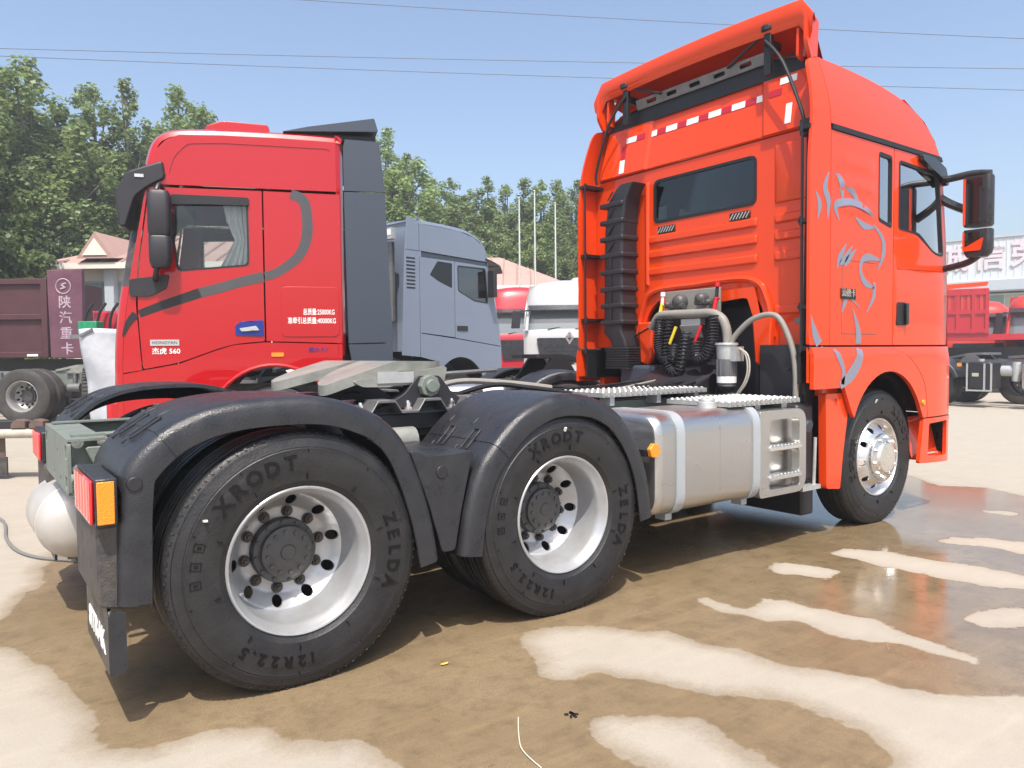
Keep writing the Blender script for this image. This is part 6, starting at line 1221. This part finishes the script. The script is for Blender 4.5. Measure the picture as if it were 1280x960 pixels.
fifth(RC, 0.4, 1.16, 'steel'); q = MB(); q.prism([(1.2, 1.12), (3.4, 1.3), (3.4, 1.34), (1.2, 1.18)], 'y', -0.45, -0.3); q.build('ramp', 'steel', RC)
RD = thing('dump_truck', 'red slatted tipper body behind the chassis on the right', 'truck', (23.6, 7.35, 0), R(-62))
q = MB(); q.box(0, 4.2, 0.0, 2.3, 1.62, 1.80); q.build('bed', 'crimson', RD); q = MB(); q.box(0, 1.72, -0.02, 0.02, 1.80, 3.2); side_ = q.build('tailboard', 'crimson', RD)
for k in range(3): MB().box(0.0, 1.72, -0.07, -0.021, 1.85 + k * 0.58, 1.97 + k * 0.58).build('rail', 'crimson', side_)
for x_ in (0.0, 0.42, 0.84, 1.26, 1.62): MB().box(x_, x_ + 0.10, -0.066, -0.0215, 1.82, 3.18).build('post', 'crimson', side_)
for k in range(9): MB().box(0.12 + 0.17 * k, 0.19 + 0.17 * k, -0.045, -0.022, 2.45, 3.05).build('slat', 'salmon', side_)
q = MB(); q.box(0.0, 1.7, 0.03, 2.2, 3.15, 3.22); q.plate([(0, 3.2), (1.68, 3.3), (1.72, 3.42), (0.3, 3.36)], lambda a, b, d: (a, 0.1 + d, b), 0.2); q.build('cover_roll', 'orange', RD)
rails(RD, 0, 4.0, 1.05, 1.4, 'plastic_dark')
for o in list(RD.children):
    if o.name.startswith(('frame_rail', 'crossmember')): o.location = (0, 1.15, 0)
for x_ in (0.7, 2.0): wheel(RD, (x_, 0.0, ZC), side=-1, tyre=OLD_TYRE, detail=False); wheel(RD, (x_, 2.3, ZC), side=1, tyre=OLD_TYRE, detail=False)
MB().box(0.3, 2.4, 0.3, 2.0, 0.9, 1.05).build('subframe', 'plastic_dark', RD)
far_truck('parked_truck', 'faded red truck cab with windscreen nearest the right edge of the picture', (27.0, 5.1, 0), R(200), 'salmon', 3.05, 1.75, 2.55)
far_truck('parked_truck', 'salmon red truck cab squeezed beside the slatted tipper body', (28.4, 7.7, 0), R(215), 'salmon', 3.0, 1.75, 2.5)

# ------------------------------------------------------------ buildings
WB = thing('office_building', 'white metal-clad building with faded red characters above its windows', 'building', (41.2, 15.4, 0), R(-77))
MB().box(-4, 16, 0, 9, 0.0, 4.2).build('wall', 'wall_grey', WB)
sg = MB().box(-4.2, 16.2, -0.55, 9.2, 4.85, 6.95).build('sign_band', 'wall_white', WB)
MB().box(-4.3, 16.3, -0.62, 9.3, 6.95, 7.05).build('roof_edge', 'wall_grey', WB); MB().box(-4.4, 16.4, -0.9, 9.2, 4.25, 4.85).build('canopy', 'wall_grey', WB, bevel=0.05)
for k in range(60): MB().box(-4.1 + k * 0.335, -4.06 + k * 0.335, -0.575, -0.552, 4.87, 6.9).build('cladding_rib', 'wall_white', sg)
for k, c in enumerate('诚信荣昌'):
    q = MB(); text_mb(q, c, 1.45, (1.25 + 1.62 * k, -0.60, 5.95), (1, 0, 0), (0, 0, 1), 0.04, 0.02); q.build('sign_character', 'sign_red', WB)
for k in range(9):
    w_ = MB().box(-3.6 + k * 2.05, -1.75 + k * 2.05, -0.06, -0.002, 2.3, 4.15).build('window', 'wall_white', WB)
    for j in range(2): MB().box(-3.54 + k * 2.05 + j * 0.9, -2.70 + k * 2.05 + j * 0.9, -0.075, -0.062, 2.36, 4.08).build('pane', 'pane_cream' if (k + j) % 5 != 3 else 'pane_green', w_)
def house(name, label, loc, rz, lx, ly, eave, ridge, wall='wall_cream'):
    H = thing(name, label, 'house', loc, rz)
    MB().box(0, lx, 0, ly, 0, eave).build('wall', wall, H)
    ov = 0.6; v = [(-ov, -ov, eave), (lx + ov, -ov, eave), (lx + ov, ly + ov, eave), (-ov, ly + ov, eave), (ly * 0.45, ly / 2, ridge), (lx - ly * 0.45, ly / 2, ridge)]
    v += [(x, y, z - 0.12) for x, y, z in v[:4]]
    rf = MB().add(v, [(0, 1, 5, 4), (1, 2, 5), (2, 3, 4, 5), (3, 0, 4), (0, 6, 7, 1), (1, 7, 8, 2), (2, 8, 9, 3), (3, 9, 6, 0), (6, 9, 8, 7)]).build('roof', 'roof_pink', H, smooth=0)
    MB().box(-ov - 0.03, lx + ov + 0.03, -ov - 0.05, -ov - 0.005, eave - 0.16, eave + 0.03).build('gutter', 'wall_cream', rf)
    for k in range(int(lx * 1.6)):
        x_ = -0.3 + k * 0.62; t_ = max(0.05, min(1.0, x_ / (ly * 0.45), (lx - x_) / (ly * 0.45)))
        MB().add([(x_ - 0.03, -ov, eave + 0.02), (x_ + 0.03, -ov, eave + 0.02), (x_ + 0.03, -ov + (ly / 2 + ov) * t_, eave + (ridge - eave) * t_ + 0.04), (x_ - 0.03, -ov + (ly / 2 + ov) * t_, eave + (ridge - eave) * t_ + 0.04), (x_, -ov, eave + 0.07), (x_, -ov + (ly / 2 + ov) * t_, eave + (ridge - eave) * t_ + 0.08)], [(0, 1, 4), (1, 2, 5, 4), (3, 0, 4, 5), (2, 3, 5), (0, 3, 2, 1)]).build('roof_rib', 'roof_pink', rf, smooth=0)
    n_ = int(lx / 2.2)
    for k in range(n_):
        x0 = 0.5 + k * (lx - 0.6) / n_; w_ = MB().box(x0, x0 + 1.5, -0.05, -0.002, eave - 2.2, eave - 0.5).build('window', 'white_paint', H)
        for j in range(2): MB().box(x0 + 0.05 + j * 0.72, x0 + 0.73 + j * 0.72, -0.065, -0.052, eave - 2.14, eave - 0.56).build('pane', 'pane_green', w_)
    return H
hl = house('house', 'cream house with a pink hipped roof and small gable on the left', (1.75, 24.6, 0), R(-37), 9.5, 5.6, 4.35, 5.75)
v = [(0.9, -0.75, 4.5), (2.1, -0.75, 4.5), (1.5, -0.75, 5.35), (0.9, 2.4, 4.9), (2.1, 2.4, 4.9), (1.5, 2.6, 5.4)]
gb = MB().add(v, [(0, 1, 2), (0, 2, 5, 3), (1, 4, 5, 2), (0, 3, 4, 1)]).build('gable', 'roof_pink', hl, smooth=0)
MB().add([(1.1, -0.78, 4.6), (1.9, -0.78, 4.6), (1.5, -0.78, 5.15)], [(0, 1, 2)]).build('gable_panel', 'wall_cream', gb, smooth=0)
MB().box(1.55, 1.85, -0.35, -0.06, 0, 4.2).build('column', 'wall_grey', hl)
house('house', 'house with a pale pink roof slope seen beyond the grey-blue truck', (13.4, 27.2, 0), R(-37), 9.0, 6.0, 4.3, 6.0)

# flag poles, overhead wires
for px_, py_, ht in ((17.0, 19.9, 7.45), (17.59, 19.66, 7.76), (18.24, 19.16, 7.27)):
    n_ = {17.0: 'leftmost', 17.59: 'tallest, middle', 18.24: 'rightmost'}[px_]
    fp = thing('flagpole', 'thin pale flagpole without a flag, %s of the three' % n_, 'flagpole', (px_, py_, 0), 0, 'flagpoles in front of the poplars')
    MB().cyl((0, 0, 0), (0, 0, ht), 0.05, 0.03, n=10).build('shaft', 'pole', fp); MB().cyl((0, 0, 0), (0, 0, 0.25), 0.12, n=12).build('base', 'wall_grey', fp); MB().lathe([(0, -0.05), (0.05, 0), (0, 0.05)], (0, 0, ht + 0.03), (0, 0, 1), 10).build('finial', 'pole', fp)
def wire_line(a, b_, sag, label):
    a = Vector(a); b_ = Vector(b_); d_ = b_ - a; a2 = a - d_ * 0.8; b2 = b_ + d_ * 0.8; pts = []
    for k in range(41):
        t_ = k / 40; p = a2.lerp(b2, t_); p.z -= sag * (1 - (2 * t_ - 1) ** 2); pts.append(p)
    tag(MB().tube(pts, 0.014, 5).build('power_line', 'wire'), label, 'wire', 'overhead wires')
wire_line((0.62, 32.41, 14.1), (33.46, 8.26, 12.9), 0.5, 'upper of the two long overhead wires above the left truck')
wire_line((0.61, 32.41, 13.8), (33.43, 8.24, 12.05), 0.5, 'lower of the two long overhead wires above the left truck')
wire_line((10.57, 25.21, 15.9), (33.5, 8.29, 14.1), 0.5, 'single overhead wire at the top right of the sky')

# small things on the yard
hz_ = [(-1.2, 4.2, .012), (-0.87, 3.41, .012), (-0.86, 2.54, .012), (-0.82, 2.08, .012), (-0.73, 1.79, .012), (-0.6, 1.6, .012), (-0.40, 1.40, .012), (-0.1, 1.3, .012)]
tag(MB().tube(spline(hz_, 6), 0.012, 8).build('hose', 'hose_grey'), 'thin dark hose curving over the concrete behind the orange truck', 'hose')
tag(MB().tube(spline([(0.53, -1.98, .004), (0.45, -2.09, .006), (0.40, -2.18, .006), (0.385, -2.30, .004)], 6), 0.0022, 6).build('wire_scrap', 'pale_wire'), 'short pale curved wire scrap lying on the wet concrete', 'wire')
lf = MB(); lf.plate([(-0.02, 0), (-0.008, 0.008), (0.012, 0.007), (0.022, 0), (0.012, -0.008), (-0.008, -0.007)], lambda a, b, d: (0.56 + a, -1.40 + b, 0.006 + 6 * a * a + d), 0.001); tag(lf.build('fallen_leaf', 'yellow_leaf'), 'tiny yellow leaf on the wet concrete in front of the wheels', 'leaf')
st_ = MB(); random.seed(3)
for k in range(9):
    a_, r_ = random.uniform(0, 6.3), random.uniform(0.0, 0.035); st_.cbox((0.71 + r_ * math.cos(a_), -2.08 + 0.6 * r_ * math.sin(a_), 0.003), (random.uniform(.008, .025), random.uniform(.004, .01), 0.005), Matrix.Rotation(a_, 3, 'Z'))
o = st_.build('dirt_crumbs', 'black'); tag(o, 'few dark dirt crumbs on the wet concrete', 'dirt', kind='stuff')

# ------------------------------------------------------------ trees
def crown_mesh(name, seed, h, rad, nleaf, base, m_, col=True, ls=0.17):
    rg = np.random.default_rng(seed); cl = []
    if col:      # several upright leaders, each a tapering spire of clumps
        nlead = 8
        for k in range(nlead):
            a_ = 2 * math.pi * (k + rg.uniform(-.3, .3)) / nlead; ro = 0.0 if k == 0 else rad * rg.uniform(0.35, 0.85)
            top = h if k == 0 else h * rg.uniform(0.60, 0.92); z_ = base + rg.uniform(0, 0.8)
            while z_ < top:
                f_ = (z_ - base) / (top - base); lean = ro * min(1, 0.5 + f_)
                env = (0.88 * (1 - f_) ** 0.38 + 0.04) * rad * 0.95
                for j in range(2):
                    b_ = rg.uniform(0, 6.28); q_ = env * rg.uniform(0.2, 0.9)
                    cl.append((lean * math.cos(a_) + q_ * math.cos(b_), lean * math.sin(a_) + q_ * math.sin(b_), z_, rg.uniform(0.26, 0.46) * (1.2 - 0.55 * f_), rg.uniform(1.0, 1.7)))
                z_ += rg.uniform(0.28, 0.5)
            cl.append((lean * math.cos(a_), lean * math.sin(a_), top, 0.12, 2.6))
    else:
        for k in range(150):
            t_ = rg.uniform(0, 1); z0 = base + (h - base) * t_; env = rad * math.sqrt(max(0.02, 1 - (2 * t_ - 0.9) ** 2 / 1.3))
            a_ = rg.uniform(0, 2 * math.pi); rr = env * math.sqrt(rg.uniform(0.15, 1))
            cl.append((rr * math.cos(a_), rr * math.sin(a_), z0, rg.uniform(0.3, 0.62), rg.uniform(0.7, 1.0)))
    cl = np.array(cl); wgt = cl[:, 3] ** 2 * cl[:, 4]; ci = rg.choice(len(cl), nleaf, p=wgt / wgt.sum()); c = cl[ci]
    d = rg.normal(0, 1, (nleaf, 3)); d /= np.linalg.norm(d, axis=1)[:, None]; rr = rg.uniform(0.1, 1.15, nleaf) ** 0.6
    pos = c[:, :3] + d * (rr * c[:, 3])[:, None] * np.stack([np.ones(nleaf), np.ones(nleaf), c[:, 4]], 1)
    nrm = d * 0.8 + rg.normal(0, 0.5, (nleaf, 3)); nrm[:, 2] += 0.35; nrm /= np.linalg.norm(nrm, axis=1)[:, None]
    tq = np.cross(nrm, rg.normal(0, 1, (nleaf, 3))); tq /= np.linalg.norm(tq, axis=1)[:, None]; bq = np.cross(nrm, tq)
    s_ = (ls * rg.uniform(0.6, 1.35, nleaf))[:, None]
    V = np.stack([pos - tq * s_ * 0.5, pos + bq * s_ * 0.42, pos + tq * s_ * 0.5, pos - bq * s_ * 0.42], 1).reshape(-1, 3)
    me = bpy.data.meshes.new(name); me.vertices.add(len(V)); me.vertices.foreach_set('co', V.ravel().astype(np.float32))
    me.loops.add(nleaf * 4); me.loops.foreach_set('vertex_index', np.arange(nleaf * 4, dtype=np.int32)); me.polygons.add(nleaf)
    me.polygons.foreach_set('loop_start', np.arange(0, nleaf * 4, 4, dtype=np.int32)); me.polygons.foreach_set('loop_total', np.full(nleaf, 4, dtype=np.int32))
    me.materials.append(MATS[m_]); me.update(calc_edges=True)
    return me, cl
def trunk_mesh(h, cl, r0=0.16):
    q = MB(); q.tube([(0, 0, 0), (0.03, 0.02, h * 0.35), (-0.03, 0.02, h * 0.7), (0, 0, h * 0.95)], [r0, r0 * 0.75, r0 * 0.4, r0 * 0.1], 8)
    for c in cl[::6]:
        z0 = max(1.0, c[2] * 0.78 - 0.5); q.tube([(0, 0, z0), (c[0] * 0.5, c[1] * 0.5, z0 + (c[2] - z0) * 0.45), (c[0], c[1], c[2])], [r0 * 0.3, r0 * 0.2, 0.015], 5)
    return q.mesh('trunk', 'bark')
VAR = []
for sd_, hh, rr in ((1, 11.5, 1.75), (2, 12.0, 1.6), (3, 11.0, 1.9), (4, 12.4, 1.5), (5, 10.6, 1.85)):
    me, cl = crown_mesh('crown', sd_, hh, rr, 58000, 0.8, 'leaf_poplar', True, 0.125); VAR.append((me, trunk_mesh(hh, cl), hh))
ME_B, CL_B = crown_mesh('crown', 11, 8.8, 3.1, 56000, 1.6, 'leaf_dark', False, 0.15); TR_B = trunk_mesh(8.0, CL_B, 0.22)
_y0 = 0.9379
def ray_pos(px, dist):      # ground position at a bearing from the yard's viewpoint, used to space the row
    b_ = _y0 - math.atan2(px - 640, 941.7); return (-1.1041 + dist * math.cos(b_), -4.1881 + dist * math.sin(b_))
rt_ = random.Random(5)
def place_tree(px, depth, htop, k, label, group):
    d_ = depth / math.cos(math.atan2(px - 640, 941.7)); x_, y_ = ray_pos(px, d_); me, tr, hh = VAR[k % 5]
    t_ = thing('poplar_tree', label, 'tree', (x_, y_, 0), rt_.uniform(0, 6.28), group); s_ = htop / hh; t_.scale = (s_ * rt_.uniform(1.25, 1.6), s_ * rt_.uniform(1.25, 1.6), s_)
    link('trunk', tr, t_); link('crown', me, t_)
LEFT = [(-30, 29, 13.2), (12, 31, 12.9), (52, 30, 12.9), (92, 32, 11.6), (128, 32.5, 12.6), (168, 32.5, 12.9), (200, 34, 11.3), (232, 34, 13.1), (262, 35, 12.6), (298, 37, 11.2), (335, 38, 11.2), (372, 39, 11.0)]
RIGHT = [(450, 39, 11.3), (487, 38, 12.4), (514, 39, 11.4), (540, 41, 10.6), (566, 41, 10.6), (590, 42, 10.2), (612, 42, 10.9), (634, 43, 10.7), (656, 42, 10.7), (678, 43, 10.9), (700, 42, 10.7), (722, 43, 10.9)]
ORD = ['first', 'second', 'third', 'fourth', 'fifth', 'sixth', 'seventh', 'eighth', 'ninth', 'tenth', 'eleventh', 'twelfth']
for i, (px, dp, ht) in enumerate(LEFT): place_tree(px, dp, ht, i * 2 + 1, 'tall poplar, %s from the left in the row beyond the pink-roofed house' % ORD[i], 'poplars on the left')
for i, (px, dp, ht) in enumerate(RIGHT): place_tree(px, dp, ht, i * 3, 'poplar, %s from the left in the row beyond the grey-blue truck' % ORD[i], 'poplars beyond the grey-blue truck')
for i, (px, dp, ht) in enumerate([(752, 44, 10.8), (790, 44, 10.8), (830, 45, 10.7)]): place_tree(px, dp, ht, i * 3 + 1, '%s of the three poplars standing behind the orange cab' % ('leftmost', 'middle one', 'rightmost')[i], 'poplars behind the orange cab')
SHORT = [(88, 30.5, 9.6), (110, 31.5, 9.6), (150, 31.5, 9.4), (190, 32.5, 8.6), (235, 33, 8.4), (280, 33, 8.0), (470, 36, 8.2), (525, 36, 7.4), (578, 38, 7.6), (622, 38, 8.0), (668, 38, 7.8), (708, 38, 8.0)]
for i, (px, dp, ht) in enumerate(SHORT): place_tree(px, dp, ht, i * 3 + 2, 'shorter poplar before the tall rows, %s such tree from the left' % ORD[i], 'shorter poplars')
x_, y_ = ray_pos(-88, 26.5); t_ = thing('broadleaf_tree', 'big dark spreading tree at the left edge beside the house', 'tree', (x_, y_, 0), 0.4); link('trunk', TR_B, t_); link('crown', ME_B, t_); t_.scale = (0.95, 0.95, 0.95)
x_, y_ = ray_pos(60, 34.5); t_ = thing('broadleaf_tree', 'rounded green tree between the tall poplars behind the left house', 'tree', (x_, y_, 0), 2.1); link('trunk', TR_B, t_); link('crown', ME_B, t_); t_.scale = (0.75, 0.75, 0.8)

# ------------------------------------------------------------ thin summer haze over the yard
hb_ = MB().box(-420, 430, -420, 420, -1.0, 17.5).build('haze', 'black', smooth=0); hb_['kind'] = 'stuff'; hb_['label'] = 'thin pale summer haze over the whole yard'
hm = bpy.data.materials.new('haze_air'); hm.use_nodes = True; t = hm.node_tree; t.nodes.clear()
ho = nd(t, 'ShaderNodeOutputMaterial'); pv = nd(t, 'ShaderNodeVolumePrincipled'); pv.inputs['Density'].default_value = 0.0024; pv.inputs['Color'].default_value = (0.93, 0.96, 1.0, 1); pv.inputs['Anisotropy'].default_value = 0.2
t.links.new(pv.outputs[0], ho.inputs['Volume']); hb_.data.materials.clear(); hb_.data.materials.append(hm)
